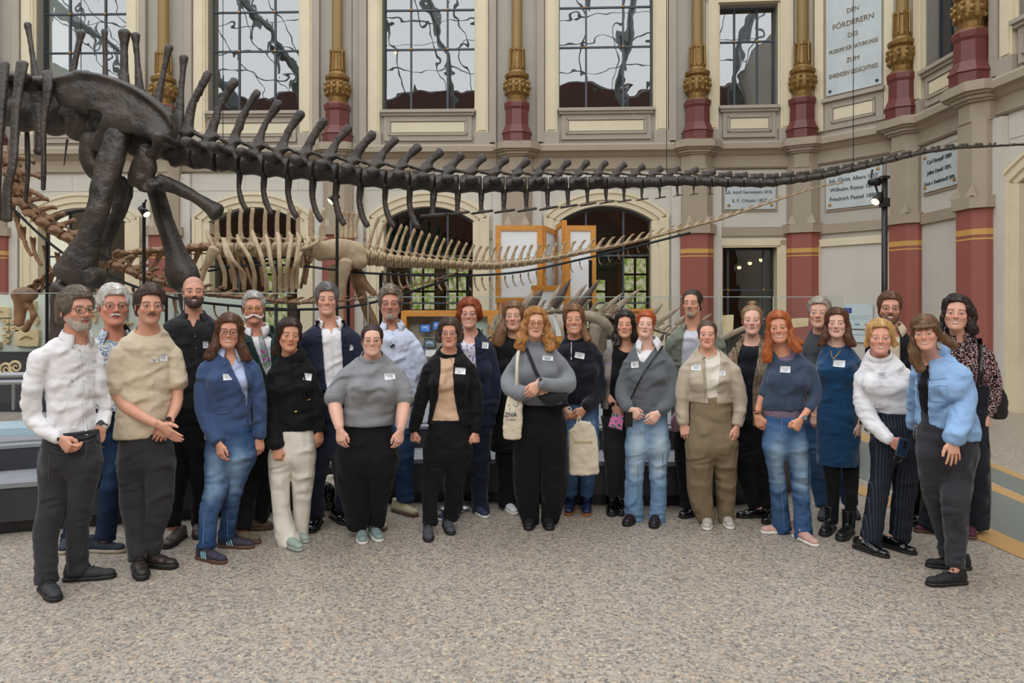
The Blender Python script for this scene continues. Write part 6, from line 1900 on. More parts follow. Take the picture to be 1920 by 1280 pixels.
# 7 black hoodie
p = Person('young woman in a black hoodie and white wide trousers', 5.33, (542, 597, 659, 10, 5, 0), (546, 672), [(695, 546, 36), (730, 550, 38), (770, 552, 38), (808, 557, 35), (840, 552, 36)],
    [(518, 704, 18), (512, 750, 19), (512, 795, 18, -.03), (518, 838, 17, -.08)], [(580, 702, 16), (592, 750, 15), (600, 808, 12)], [(525, 862, 24), (524, 900, 21), (527, 950, 18), (533, 990, 21), (545, 1023, 23)], [(570, 855, 24), (568, 900, 22), (566, 950, 18), (562, 1005, 17)],
    (565, 1034, 30), (578, 1018, 40), waist=(803, 556, 31), rho=.66, bust=.8,
    g=dict(f=1, skin='#cf9779', hair='#3c2b23', smile=1, hs=dict(short=0, t=.007, top=.004, str=.003, hl=.006, fw=.058, down=-.17, addm=[[(.064, .005, .05, .022), (.076, .01, -.03, .02)]], add=[[(-.066, .01, -.02, .025), (-.078, .02, -.1, .026), (-.09, .02, -.155, .02)], [(0, .07, .02, .05), (0, .06, -.1, .05)], [(.066, .03, -.02, .018), (.07, .04, -.09, .018)]])), hands=(('curl', .1, -1, -.1, 80), ('relax', .0, -1, 0, 40)))
p.trousers(F_offw, wk='drape', wr=.004)
p.garment('hoodie', F_black, hem=810, neck='crew', wr=.006, off=.004, wk='knit', flare=.06)
p.band('high_neck_collar', F_offw, r=.056, z0=.0, z1=.036); p.band('hood', F_black, r=.088, z0=-.02, z1=.032, th=.03, r1=.075)
p.strap('drawstring', [(547, 680), (553, 730), (555, 770)], 1.2, F_black, .008); p.strap('drawstring', [(566, 680), (574, 720), (580, 746)], 1.2, F_black, .008)
p.strap('cord_tip', [(553, 771), (558, 770)], 1.2, mat('brass_tip', '#c9a86a', .3, metal=.7), .012); p.strap('cord_tip', [(577, 749), (583, 748)], 1.2, MATS['brass_tip'], .012); p.badge(577, 706, 15, 13, 8)
p.shoes('trainer', shoemat('sage_knit', '#93a399'), mat('sage_rubber', '#9aa095', .6))
# 8 navy blazer man
p = Person('grey-haired clean-shaven man in a navy suit and open white shirt', 5.55, (613, 532, 592, 0, 0, 0), (618, 618), [(636, 620, 48), (680, 620, 50), (730, 619, 47), (780, 618, 46), (800, 618, 46)],
    [(580, 638, 19), (570, 710, 17), (582, 790, 13)], [(661, 640, 19), (674, 710, 16), (664, 785, 12)], [(600, 835, 27), (592, 900, 20), (592, 968, 17)], [(643, 835, 27), (645, 900, 20), (644, 958, 17)], (583, 1000, -12), (652, 985, 25), waist=(735, 618, 46),
    g=dict(skin='#d39f87', hair='#6d6b6c', smile=2, cheek=1.03, hs=dict(t=.009, top=.016, str=.004, hl=.004)))
p.garment('shirt', F_white, off=-.012, neck='shirt', sl=(.2, .2), wr=.003, hem=732, opens=[[(613, 600), (627, 600), (622, 626)]]); p.trousers(F_navy)
p.garment('blazer', F_navy, off=.006, hem=800, neck='jacket', opens=[[(601, 600), (638, 600), (643, 700), (641, 800), (624, 800), (609, 700)]], wr=.003)
p.collar(F_white, r=.07, hgt=.028, fold=.045, gap=36, tip=.03, spread=.02); placket(p, F_white, [(621, 622), (624, 680), (622, 730)], 2, [(621, 640), (622, 658), (623, 676), (623, 694), (622, 712)])
lapel(p, F_navy, [(600, 600), (604, 640), (609, 690), (609, 715)], [(639, 600), (643, 640), (645, 680), (644, 712)], 10)
p.strap('belt', [(598, 736), (640, 736)], 3.5, L_black); p.patch('belt_buckle', [(612, 733), (620, 733)], [(612, 740), (620, 740)], M_silver, .012)
p.patch('pocket_square', [(656, 646), (662, 646)], [(656, 657), (663, 656)], F_pat2, .008); p.shoes('dress', L_patent, R_black, mat('dark_lace', '#1b1c1f'))
# 9 grey top
p = Person('smiling woman in glasses with a grey short-sleeved top and black wide trousers', 5.22, (698, 608, 667, 0, 0, 0), (698, 680), [(705, 698, 44), (735, 698, 49), (770, 693, 50), (798, 692, 50), (830, 692, 54)],
    [(650, 708, 20), (628, 745, 14, -.03), (631, 775, 11, -.1), (637, 804, 8.5, -.18)], [(746, 708, 19), (757, 745, 13, -.03), (755, 775, 10.5, -.1), (751, 806, 8, -.17)], [(662, 860, 36), (663, 905, 33), (668, 950, 26), (671, 986, 23)], [(716, 860, 35), (713, 905, 26), (710, 945, 19), (706, 984, 16)],
    (681, 1022, 4), (713, 1017, 14), waist=(803, 692, 43), rho=.72, bust=1.15,
    g=dict(bare=1, f=1, skin='#dfaf9b', hair='#3e2c26', glasses=('round', '#b8956a'), smile=2, cheek=1.1, jw=1.12, arm=1.3, neck=1.12, fullarm=1, hs=dict(t=.006, short=1, hl=.012, str=.002, dir='back', clump=.002)), hands=(('relax', .1, -1, -.1, 75), ('relax', -.1, -1, -.05, 50)))
p.trousers(F_black, wk='drape', wr=.004, off=.0)
p.garment('top', F_grey, hem=800, sl=(.42, .42), slx=.028, neck='wide', wr=.0055, off=.006, wk='knit'); p.band('funnel_collar', F_grey, r=.098, z0=-.01, z1=.05, th=.006, r1=.078)
p.badge(731, 705, 20, 12, -6)
p.shoes('trainer', shoemat('teal_grey_mesh', '#7f9392'), R_white, mat('grey_lace', '#8b9493', .8))
# 10 pale blue shirt man
p = Person('tall man with glasses and goatee in a pale blue shirt with a clip microphone', 6.02, (732, 538, 601, -2, 0, 0), (735, 622), [(642, 732, 50), (690, 735, 52), (740, 738, 49), (800, 740, 46)],
    [(683, 650, 20), (668, 700, 17, .12), (670, 770, 13, .2)], [(773, 650, 18), (786, 676, 16), (782, 700, 14, .02), (768, 724, 12, .02)], [(712, 835, 26), (710, 900, 20), (708, 955, 17)], [(753, 835, 27), (757, 890, 18), (760, 942, 16)], (720, 996, 20), (782, 969, 42), waist=(750, 740, 46),
    g=dict(skin='#cd947c', hair='#7d7264', beard='goatee', bcol='#8d8074', glasses=('oval', '#5b2b33'), smile=0, hs=dict(t=.011, top=.02, str=.005, hl=.004, clump=.01, cs=40)), hands=(None, ('curl', -.5, -.8, .3, 40)))
p.garment('shirt', F_sky, hem=806, neck='shirt', wr=.005, opens=[[(731, 604), (741, 604), (737, 628)]]); p.trousers(F_denim, fade=('#223a5c', '#45678d'))
p.collar(F_sky, r=.07, hgt=.028, fold=.045, gap=30, tip=.03, spread=.02); placket(p, F_sky, [(737, 626), (739, 700), (741, 790)], 2, [(738, 668)])
p.strap('clip_microphone', [(733, 650), (740, 646)], 2.2, M_black, .014, .01)
p.shoes('trainer', shoemat('beige_canvas', '#b3a88e'), R_gum, mat('yellow_lace', '#d2bf7a', .8))
# 11 black blazer woman
p = Person('woman with brown bob and glasses in a black blazer over a beige blouse', 5.55, (843, 597, 652, -4, 0, 0), (842, 668), [(690, 842, 39), (720, 842, 38), (755, 842, 36), (785, 844, 42), (802, 845, 46), (830, 842, 46)],
    [(806, 694, 15), (792, 740, 14), (781, 785, 12, -.02), (776, 806, 10, -.04)], [(879, 694, 15), (892, 740, 14), (893, 785, 12, -.02), (892, 808, 10, -.04)], [(820, 850, 29), (811, 900, 20), (806, 935, 16), (808, 985, 14)], [(862, 850, 26), (853, 900, 19), (850, 935, 18), (845, 973, 15)],
    (804, 1017, 2), (847, 1004, 10), waist=(795, 845, 40), rho=.66, bust=1,
    g=dict(f=1, skin='#d49c84', hair='#4b3a2f', glasses=('oval', '#46616f'), smile=1, lip='#b0453f', hs=dict(short=0, t=.01, top=.012, str=.003, hl=.006, fw=.058, down=-.085, addm=[[(.066, .01, .05, .03), (.083, .005, -.01, .032), (.078, -.005, -.06, .03)]], add=[[(0, .07, .02, .05), (0, .065, -.06, .05)]])), hands=(('fist', -.1, -1, -.2, 40), ('fist', .1, -1, -.2, 40)))
p.trousers(F_black); p.garment('blouse', F_peach, off=-.01, neck='crew', sl=(.2, .2), wr=.004, hem=797)
p.garment('blazer', F_black, off=.006, hem=799, neck='jacket', opens=[[(825, 660), (855, 660), (849, 695), (852, 745), (864, 802), (806, 802), (821, 745), (826, 695)]], wr=.004)
p.band('scarf', F_peach, r=.062, z0=-.006, z1=.03, th=.012); p.patch('scarf_knot', [(838, 668), (846, 672), (850, 682)], [(846, 664), (852, 668), (852, 680)], F_peach, .012, 4, 3, .01)
p.band('stand_collar', F_black, r=.077, z0=-.012, z1=.034, r1=.072); p.badge(863, 695, 20, 12, 4); p.button([(855, 736), (856, 753)], M_black, .006)
p.shoes('trainer', shoemat('grey_mesh', '#44454c'), R_black, mat('grey_lace2', '#5a5b62', .8))
# 12 red short hair
p = Person('woman with short red hair and glasses in a navy suit over a patterned blouse', None, (880, 561, 616, -4, 0, 0), (883, 634), [(655, 885, 38), (700, 887, 40), (750, 889, 39), (800, 890, 40), (830, 890, 42)],
    [(851, 660, 14), (843, 720, 13), (838, 785, 11)], [(915, 660, 15), (926, 715, 15), (924, 752, 14), (921, 776, 11, -.04)], [(858, 860, 24), (850, 910, 20), (855, 958, 17)], [(900, 860, 22), (899, 910, 18), (901, 960, 17)], (824, 977, -30), (912, 972, 24), waist=(800, 890, 38), rho=.66, bust=.9,
    g=dict(f=1, skin='#dba58f', hair='#8f4322', glasses=('oval', '#7d8790'), smile=2, cheek=1.05, eye='blue', hs=dict(short=0, t=.016, top=.014, str=.005, hl=.004, fw=.056, down=-.075, clump=.012, addm=[[(.068, .01, .06, .03), (.082, .02, -.01, .03), (.07, .03, -.05, .024)]], add=[[(0, .07, .02, .05), (0, .065, -.05, .045)]])), hands=(None, ('relax', -.15, -1, -.1, 45)))
p.trousers(F_navy); p.garment('blouse', F_circ, off=-.01, neck='scoop', sl=(.2, .2), wr=.003, hem=800)
p.garment('blazer', F_navy, off=.006, hem=800, neck='jacket', opens=[[(862, 628), (889, 628), (893, 690), (890, 800), (878, 800), (870, 690)]], wr=.003)
lapel(p, F_navy, None, [(889, 626), (894, 660), (894, 700), (891, 720)], 10); p.badge(910, 647, 12, 12, 5)
Person.skinray = True; p._b = None; p.strap('necklace', [(868, 628), (875, 640), (884, 628)], .5, M_silver, .004, .001)
Person.skinray = False
p.shoes('trainer', shoemat('navy_knit', '#2a3350'), R_white, mat('navy_lace', '#222a44', .8))
# 13 long brown hair in black
p = Person('woman with very long light brown hair dressed all in black, half hidden behind another', None, (963, 565, 620, -4, 0, 0), (966, 636), [(658, 962, 34), (700, 962, 36), (760, 960, 34), (820, 958, 38), (850, 958, 40)],
    [(934, 666, 14), (936, 720, 14), (944, 785, 12)], [(994, 666, 14), (998, 720, 13), (992, 785, 12)], [(950, 860, 22), (952, 900, 22), (954, 948, 22)], [(988, 860, 22), (990, 900, 20), (992, 948, 20)], (966, 966, 20), (992, 967, 0), waist=(800, 960, 36), rho=.66, bust=.8,
    g=dict(f=1, skin='#d6a38c', hair='#7d5c3f', smile=0, eye='blue', hs=dict(short=0, t=.006, top=.004, str=.003, hl=.008, fw=.056, down=-.27, addm=[[(.062, .0, .05, .022), (.076, .0, -.04, .024)]], add=[[(-.07, .0, -.04, .03), (-.105, -.02, -.13, .05), (-.135, -.03, -.23, .052)], [(.07, .02, -.05, .022), (.07, .03, -.14, .02)], [(0, .07, .0, .055), (-.02, .06, -.2, .07)]])))
p.trousers(F_black, wk='drape'); p.garment('sweater', F_black, hem=850, neck='crew', wr=.004, off=.004)
p.shoes('trainer', shoemat('white', '#cfd0d2'), R_white)
# 14 grey sweater, arms crossed
p = Person('woman with wavy blond hair and amber glasses in a grey knitted sweater, forearms crossed', 5.5, (1004, 577, 634, 4, 2, 0), (1004, 648), [(675, 1007, 42), (705, 1008, 45), (735, 1010, 45), (757, 1012, 42), (780, 1012, 42)],
    [(972, 684, 18), (957, 710, 19), (960, 730, 18, -.12), (980, 737, 15, -.2), (1006, 733, 12, -.24)], [(1046, 684, 19), (1060, 705, 20), (1062, 722, 18, -.1), (1040, 724, 15, -.22), (1010, 718, 12, -.3)], [(992, 810, 28), (987, 860, 27), (986, 910, 26), (990, 950, 22), (996, 981, 17)], [(1036, 810, 29), (1038, 860, 28), (1039, 910, 27), (1036, 948, 22), (1029, 981, 16)],
    (991, 995, -4), (1031, 995, 6), waist=(757, 1012, 38), rho=.66, bust=.9,
    g=dict(f=1, skin='#dca98f', hair='#a9773f', glasses=('thick', '#9c5f22'), smile=1, hs=dict(short=0, t=.012, top=.008, str=.005, hl=.01, fw=.056, down=-.25, wave=.007, clump=.012, addm=[[(.06, -.005, .06, .028), (.085, -.01, -.03, .034), (.11, -.04, -.12, .044), (.12, -.06, -.2, .04)]], add=[[(0, .07, .0, .06), (0, .06, -.15, .07)]])), hands=(('flat', 1, -.12, -.05, 85), ('relax', -.55, -.8, -.1, 80)))
p.trousers(F_black, wk='drape', wr=.005); p.garment('sweater', F_gknit, hem=760, neck='crew', wr=.005, off=.004, wk='knit', flare=.05)
p.band('turtleneck', F_gknit, r=.066, z0=-.01, z1=.045, th=.008, r1=.06); p.badge(1027, 671, 20, 9, 3)
p.strap('crossbody_strap', [(986, 652), (996, 676), (1006, 700), (1014, 712)], 3.2, mat('strap_webbing', '#1d1e24'), .008)
p.shoes('chunky', shoemat('black_suede', '#17181b'), R_black)
W14 = p
# 15 navy half zip
p = Person('smiling woman in a navy half-zip sweater and rubber boots holding a cotton bag', 5.93, (1076, 571, 627, 0, -2, 0), (1080, 642), [(664, 1084, 38), (700, 1088, 42), (735, 1090, 43), (758, 1090, 40), (780, 1090, 38)],
    [(1050, 670, 15), (1046, 720, 14, -.03), (1058, 766, 11, -.18)], [(1115, 670, 17), (1122, 718, 17), (1114, 745, 15, -.08), (1096, 765, 12, -.18)], [(1074, 835, 22), (1070, 880, 18), (1067, 925, 15)], [(1104, 835, 22), (1102, 880, 17), (1100, 925, 14)], (1066, 967, -5, .95), (1100, 968, 0, .95), waist=(754, 1090, 36), rho=.66, bust=.9,
    g=dict(f=1, skin='#d29a7e', hair='#7a5637', smile=2, eye='blue', hs=dict(short=0, t=.006, top=.006, str=.003, hl=.008, fw=.056, down=-.2, addm=[[(.062, .0, .05, .02), (.072, .01, -.02, .018)]], add=[[(.066, .01, -.03, .022), (.085, -.02, -.1, .028), (.11, -.06, -.165, .03)], [(0, .07, .0, .05), (.02, .06, -.1, .045)]])), hands=(('hold', .3, -.9, -.2, 60), ('relax', -.6, -.8, -.1, 70)))
p.trousers(F_denim, fade=('#4a6f9a', '#7f9dbd')); p.garment('sweater', F_navy2, hem=758, neck='crew', wr=.005, off=.004, wk='knit', flare=.04)
p.band('zip_collar', F_navy2, r=.064, z0=-.012, z1=.034, th=.008, r1=.066); p.strap('zip', [(1071, 640), (1071, 674)], .7, M_silver, .006); p.badge(1087, 666, 18, 11, 10)
p.shoes('well', mat('navy_rubber', '#1f2a4a', .3), R_tan)
W15 = p
# 16 dark wavy hair
p = Person('woman with long dark wavy hair in a checked taupe jacket holding a pink notebook', 5.98, (1172, 583, 634, -3, 0, 0), (1172, 650), [(670, 1164, 33), (710, 1162, 35), (755, 1160, 33), (800, 1158, 34)],
    [(1143, 680, 14), (1136, 715, 13), (1141, 742, 9, -.04), (1152, 762, 7, -.1)], [(1190, 680, 13), (1196, 720, 12), (1190, 765, 10)], [(1150, 840, 21), (1149, 885, 15), (1149, 928, 12)], [(1172, 840, 20), (1173, 885, 15), (1172, 928, 12)], (1147, 969, 0), (1167, 968, 5), waist=(790, 1158, 33), rho=.66, bust=1,
    g=dict(bare=1, f=1, skin='#d8a184', hair='#2a1f1c', smile=1, hs=dict(short=0, t=.007, top=.006, str=.004, hl=.008, fw=.055, down=-.2, wave=.005, clump=.01, addm=[[(.06, .0, .05, .022), (.076, .0, -.02, .024)]], add=[[(-.068, -.005, -.02, .024), (-.078, -.02, -.1, .032), (-.06, -.045, -.185, .034)], [(.068, .0, -.02, .026), (.085, .0, -.1, .03), (.09, .0, -.15, .024)], [(0, .07, .0, .055), (0, .06, -.14, .06)]])), hands=(('curl', .35, -.9, -.2, 70), None))
p.trousers(fab('washed_black', '#232427')); p.garment('top', F_black, off=-.01, neck='scoop', sl=(.15, .15), wr=.003, hem=800)
p.garment('jacket', F_plaid2, off=.006, hem=770, neck='jacket', sl=(.55, 1), slx=.004, opens=[[(1150, 640), (1190, 640), (1190, 780), (1140, 780), (1146, 700)]], wr=.005); p.watch(0, L_black, mat('watch_glass', '#10141a', .08), .027, .012)
p.shoes('boot', L_patent, R_black, mat('dark_lace', '#1b1c1f'))
W16 = p
# 17 red hair grey v-neck
p = Person('young red-haired woman in a grey v-neck sweater over a white shirt and light jeans', 5.75, (1211, 583, 633, -3, 5, 0), (1215, 652), [(680, 1215, 38), (710, 1216, 41), (745, 1216, 42), (772, 1216, 41), (795, 1214, 38)],
    [(1181, 684, 15), (1170, 720, 15), (1168, 745, 14, -.05), (1180, 767, 11, -.16)], [(1250, 684, 16), (1260, 720, 16), (1256, 748, 14, -.05), (1236, 773, 11, -.16)], [(1192, 838, 22), (1190, 880, 19), (1188, 930, 19), (1189, 975, 19)], [(1236, 838, 23), (1233, 880, 18), (1235, 930, 17), (1231, 976, 16)],
    (1173, 987, -18), (1225, 991, -6), waist=(772, 1215, 37), rho=.66, bust=.8,
    g=dict(f=1, skin='#e2b7a4', hair='#b0562a', smile=1, hs=dict(short=1, t=.006, top=.004, str=.0025, hl=.01, dir='back', bun=(0, .11, .0))), hands=(('relax', .75, -.65, -.1, 80), ('relax', -.65, -.75, -.12, 80)))
p.trousers(F_denim, fade=('#6d8fb2', '#b0c6d6')); p.garment('shirt', F_white, off=-.006, neck='shirt', sl=(1, 1), wr=.003, hem=776)
p.garment('sweater', F_gsw, off=.006, hem=775, neck='none', sl=(.93, .93), opens=[[(1187, 640), (1236, 640), (1207, 680), (1199, 676)]], wr=.005, wk='knit')
p.collar(F_white, r=.062, hgt=.02, fold=.045, gap=34, tip=.035, spread=.024); p.badge(1190, 683, 14, 12, -5)
p.strap('crossbody_cord', [(1244, 648), (1220, 680), (1198, 715), (1183, 747)], 1.1, L_black, .008)
p.shoes('chunky', mat('oxblood_patent', '#2a1518', .2), R_black)
W17 = p
for q in ([(1209, 800), (1210, 828)], [(1177, 810), (1178, 900), (1176, 965)], [(1196, 870), (1197, 960)], [(1243, 850), (1241, 960)]): p.strap('seam', q, .45, MATS['blue_thread'], .003, .001)
# 18 man overshirt
p = Person('tall man with slicked-back dark hair and grey goatee in an open olive overshirt', None, (1298, 543, 595, -14, 0, 0), (1300, 622), [(640, 1302, 46), (690, 1302, 48), (750, 1302, 45), (800, 1300, 42)],
    [(1264, 644, 18), (1256, 700, 16), (1261, 745, 12)], [(1342, 648, 19), (1352, 710, 16), (1342, 780, 12)], [(1282, 828, 22), (1285, 885, 17), (1290, 950, 14)], [(1318, 828, 22), (1320, 885, 17), (1320, 950, 14)], (1276, 972, -38), (1322, 972, 5), waist=(760, 1300, 42),
    g=dict(skin='#cf9a80', hair='#3a2e28', beard='goatee', bcol='#8f8478', smile=0, hs=dict(t=.006, hl=.012, str=.002, dir='back', clump=.003, bun=(0, .12, .02), bunr=(.03, .025, .03))), hands=(('curl', .0, -1, -.1, 40), None))
p.trousers(F_black); p.garment('tshirt', F_lgrey, off=-.01, neck='crew', sl=(.2, .2), wr=.003, hem=780)
p.garment('overshirt', F_olive, off=.006, hem=795, neck='shirt', opens=[[(1284, 612), (1312, 612), (1318, 700), (1318, 800), (1276, 800), (1277, 660)]], wr=.005)
p.collar(F_olive, r=.074, hgt=.02, fold=.04, gap=40, tip=.02, spread=.02); p.band('neck_rib', F_lgrey, r=.062, z0=-.018, z1=.0)
p.shoes('dress', L_patent, R_black, mat('dark_lace', '#1b1c1f'))
W18 = p
# 19 beige cardigan
p = Person('woman with tied-back hair in a cropped beige cardigan and khaki wide trousers', 5.62, (1326, 601, 653, 0, 0, 0), (1328, 668), [(690, 1330, 42), (715, 1330, 43), (738, 1330, 41), (760, 1331, 42), (790, 1331, 42)],
    [(1289, 698, 17), (1280, 735, 16), (1278, 765, 14), (1281, 794, 11, -.04)], [(1373, 698, 17), (1385, 735, 15), (1387, 765, 13), (1382, 798, 11, -.04)], [(1313, 835, 30), (1312, 880, 27), (1313, 930, 24), (1325, 975, 19)], [(1358, 835, 28), (1360, 880, 23), (1361, 930, 19), (1361, 976, 16)],
    (1325, 995, -2), (1370, 993, 10), waist=(753, 1331, 37), rho=.66, bust=.95,
    g=dict(f=1, skin='#dba48c', hair='#5c4a3c', smile=1, cheek=1.05, hs=dict(t=.006, hl=.012, str=.002, dir='back', clump=.003)), hands=(('relax', .15, -1, -.15, 80), ('relax', -.1, -1, -.1, 50)))
p.trousers(F_khaki, wk='drape', wr=.005); p.garment('top', F_offw, off=-.01, neck='crew', sl=(.2, .2), wr=.003, hem=755)
p.garment('cardigan', F_beigew, off=.006, hem=757, neck='crew', opens=[[(1321, 655), (1351, 655), (1350, 700), (1342, 765), (1325, 765), (1321, 700)]], wr=.005, wk='knit')
p.patch('button_band', [(1316, 672), (1319, 710), (1322, 755)], [(1321, 668), (1324, 710), (1327, 755)], F_beigew, .006); p.button([(1320, 678), (1321, 695), (1322, 712), (1323, 729), (1325, 746)], mat('beige_button', '#8f8474', .4), .006)
Person.skinray = True; p._b = None; p.strap('pearl_necklace', [(1317, 664), (1328, 671), (1340, 662)], 1.0, mat('pearl', '#d8cdb8', .2, coat=.5), .008, .003)
Person.skinray = False
p.badge(1305, 688, 18, 11, 3); p.badge(1355, 699, 9, 9, 4, 'small printed sticker'); p.button([(1332, 757)], M_brass, .007)
p.shoes('trainer', shoemat('off_white_mesh', '#b9b2a8'), R_white)
# 20 plaid blazer
p = Person('woman with pulled-back blond hair in a brown checked blazer over black clothes', None, (1410, 572, 628, 0, 0, 0), (1411, 645), [(668, 1408, 36), (705, 1406, 38), (750, 1404, 38), (800, 1404, 40), (840, 1408, 40)],
    [(1376, 672, 14), (1370, 725, 13), (1378, 785, 11)], [(1443, 672, 14), (1450, 725, 13), (1440, 790, 11)], [(1396, 855, 24), (1405, 905, 18), (1416, 950, 12)], [(1428, 855, 24), (1435, 905, 17), (1440, 952, 12)], (1381, 970, -68), (1433, 983, -18), waist=(790, 1404, 38), rho=.66, bust=.9,
    g=dict(f=1, skin='#dfb09c', hair='#94775a', smile=0, eye='blue', cheek=1.04, hs=dict(t=.006, hl=.012, str=.002, dir='back', clump=.004, bun=(.0, .04, .14), bunr=(.035, .03, .018))))
p.trousers(F_black); p.garment('top', F_navy2, off=-.01, neck='crew', sl=(.2, .2), wr=.003, hem=830)
p.garment('blazer', F_plaid, off=.006, hem=800, neck='jacket', opens=[[(1396, 630), (1424, 630), (1421, 672), (1411, 725), (1411, 805), (1384, 805), (1383, 672)]], wr=.003)
lapel(p, F_plaid, [(1395, 632), (1384, 655), (1382, 690)], [(1425, 632), (1424, 670), (1413, 722)], 9)
p.shoes('dress', L_patent, R_black, mat('dark_lace', '#1b1c1f'))
# 21 orange hair
p = Person('smiling woman with long copper hair in a slate blue top and faded blue jeans', 5.3, (1461, 584, 643, -3, -5, 0), (1470, 664), [(690, 1480, 38), (715, 1477, 38), (740, 1470, 38), (762, 1467, 40), (778, 1467, 37), (795, 1468, 38)],
    [(1448, 700, 14), (1434, 735, 11), (1424, 758, 8), (1420, 778, 6.5, -.03)], [(1514, 694, 17), (1525, 725, 15), (1526, 750, 11, -.03), (1502, 786, 7, -.14)], [(1450, 838, 22), (1455, 880, 17), (1460, 925, 17), (1466, 994, 19)], [(1492, 838, 24), (1498, 880, 19), (1502, 930, 17), (1507, 1010, 18)],
    (1428, 1000, -62), (1532, 1026, 36), waist=(790, 1467, 33), rho=.66, bust=1,
    g=dict(bare=1, f=1, skin='#d3977a', hair='#a85c2c', smile=2, hs=dict(short=0, t=.008, top=.006, str=.0035, hl=.01, fw=.057, down=-.28, spread=.12, addm=[[(.062, -.005, .05, .024), (.078, -.005, -.03, .026)]], add=[[(-.072, -.01, -.04, .028), (-.085, -.03, -.14, .036), (-.10, -.04, -.25, .03)], [(.072, -.01, -.04, .03), (.09, -.04, -.12, .036), (.12, -.05, -.18, .03)], [(.1, .0, -.1, .03), (.15, .0, -.13, .02)], [(0, .07, .0, .055), (0, .06, -.16, .06)]])), hands=(('relax', .25, -1, -.05, 45), ('fist', -.5, -.8, -.15, 70)))
p.trousers(F_denim, fade=('#2f527f', '#8fabc2')); p.garment('undershirt', F_lilac, off=-.006, neck='none', sl=(0, 0), hem=786, wr=.004, flare=.04)
p.garment('top', F_slate, off=.006, hem=772, neck='scoop', sl=(.5, .72), wr=.006, wk='drape'); p.badge(1472, 692, 19, 12, 3)
p.watch(1, M_silver, M_silver, .026, .01)
Person.skinray = True; p._b = None; p.strap('bracelet', [(1414, 770), (1424, 772)], 1.2, mat('red_cord', '#6d2a2e', .8), .004); p.strap('bracelet', [(1414, 774), (1424, 776)], 1.2, L_black, .004); Person.skinray = False; p._b = None
p.shoes('trainer', shoemat('pink_suede', '#c99d93'), R_white, mat('pink_lace', '#d8b5ac', .8))
for q in ([(1428, 790), (1436, 797), (1445, 792)], [(1466, 786), (1466, 812)], [(1486, 790), (1492, 799), (1508, 800)], [(1459, 880), (1466, 930), (1470, 985)], [(1517, 850), (1520, 930), (1524, 1000)]): p.strap('seam', q, .45, MATS['blue_thread'], .003, .001)
p.button([(1459, 783)], M_brass, .007)
# 22 grey blonde
p = Person('woman with greying blond hair in a slate turtleneck behind the blue dress', None, (1536, 557, 616, -4, 2, 0), (1541, 634), [(655, 1546, 40), (700, 1546, 42), (760, 1546, 42), (810, 1545, 42)],
    [(1512, 658, 15), (1512, 715, 13), (1520, 770, 10)], [(1582, 656, 15), (1590, 720, 13), (1588, 780, 10)], [(1528, 850, 26), (1535, 900, 19), (1543, 948, 14)], [(1572, 850, 26), (1585, 900, 19), (1595, 948, 14)], (1541, 978, -6), (1607, 975, 12), waist=(800, 1545, 42), rho=.68, bust=.9,
    g=dict(f=1, skin='#d7a48f', hair='#a39a8c', smile=0, cheek=1.05, eye='blue', hs=dict(t=.006, hl=.006, str=.003, dir='back', clump=.004, top=.006)))
p.trousers(F_denim, fade=('#2f4d72', '#56789c')); p.garment('sweater', F_turt, hem=812, neck='crew', wr=.004, off=.004, wk='knit'); p.band('turtleneck', F_turt, r=.066, z0=-.012, z1=.045, th=.008, r1=.064)
p.shoes('trainer', shoemat('dark_grey', '#45454a'), R_black)
# 23 blue dress
p = Person('woman with straight auburn hair in a petrol blue dress, black tights and boots', 5.62, (1569, 578, 634, -2, 0, 0), (1569, 652), [(676, 1571, 36), (700, 1570, 38), (735, 1570, 35), (770, 1569, 40), (810, 1571, 42), (850, 1571, 41), (885, 1570, 39)],
    [(1542, 684, 13), (1533, 735, 10), (1527, 775, 7)], [(1606, 684, 13), (1614, 735, 10), (1612, 765, 7.5), (1611, 795, 6.5, -.03)], [(1558, 860, 20), (1562, 905, 16), (1562, 982, 11)], [(1594, 860, 20), (1596, 905, 16), (1594, 990, 11)], (1543, 1006, -14), (1574, 1015, -16), waist=(820, 1570, 38), rho=.68, bust=1,
    g=dict(bare=1, f=1, skin='#deb29f', hair='#5e3a26', smile=1, eye='green', hs=dict(short=0, t=.007, top=.004, str=.003, hl=.01, fw=.056, down=-.2, spread=.2, addm=[[(.06, -.002, .055, .024), (.078, .0, -.03, .026), (.084, -.015, -.11, .034), (.095, -.02, -.17, .03)]], add=[[(0, .07, .0, .055), (0, .06, -.15, .065)]])), hands=(('relax', 0, -1, -.05, 45), ('relax', -.15, -1, -.08, 45)))
p.trousers(F_black, name='tights', wr=.001, off=-.004, hipk=.72); p.garment('dress', F_teal, hem=877, neck='crew', sl=(.4, .4), slx=.006, wr=.005, off=.004, h=.0105)
p.badge(1573, 681, 22, 13, 5); Person.skinray = True; p._b = None; p.strap('necklace', [(1557, 656), (1562, 672), (1576, 656)], .5, M_brass, .006, .001); p.watch(1, M_silver, mat('watch_glass', '#10141a'), .025, .012)
Person.skinray = False
p.shoes('boot', L_black, R_black)
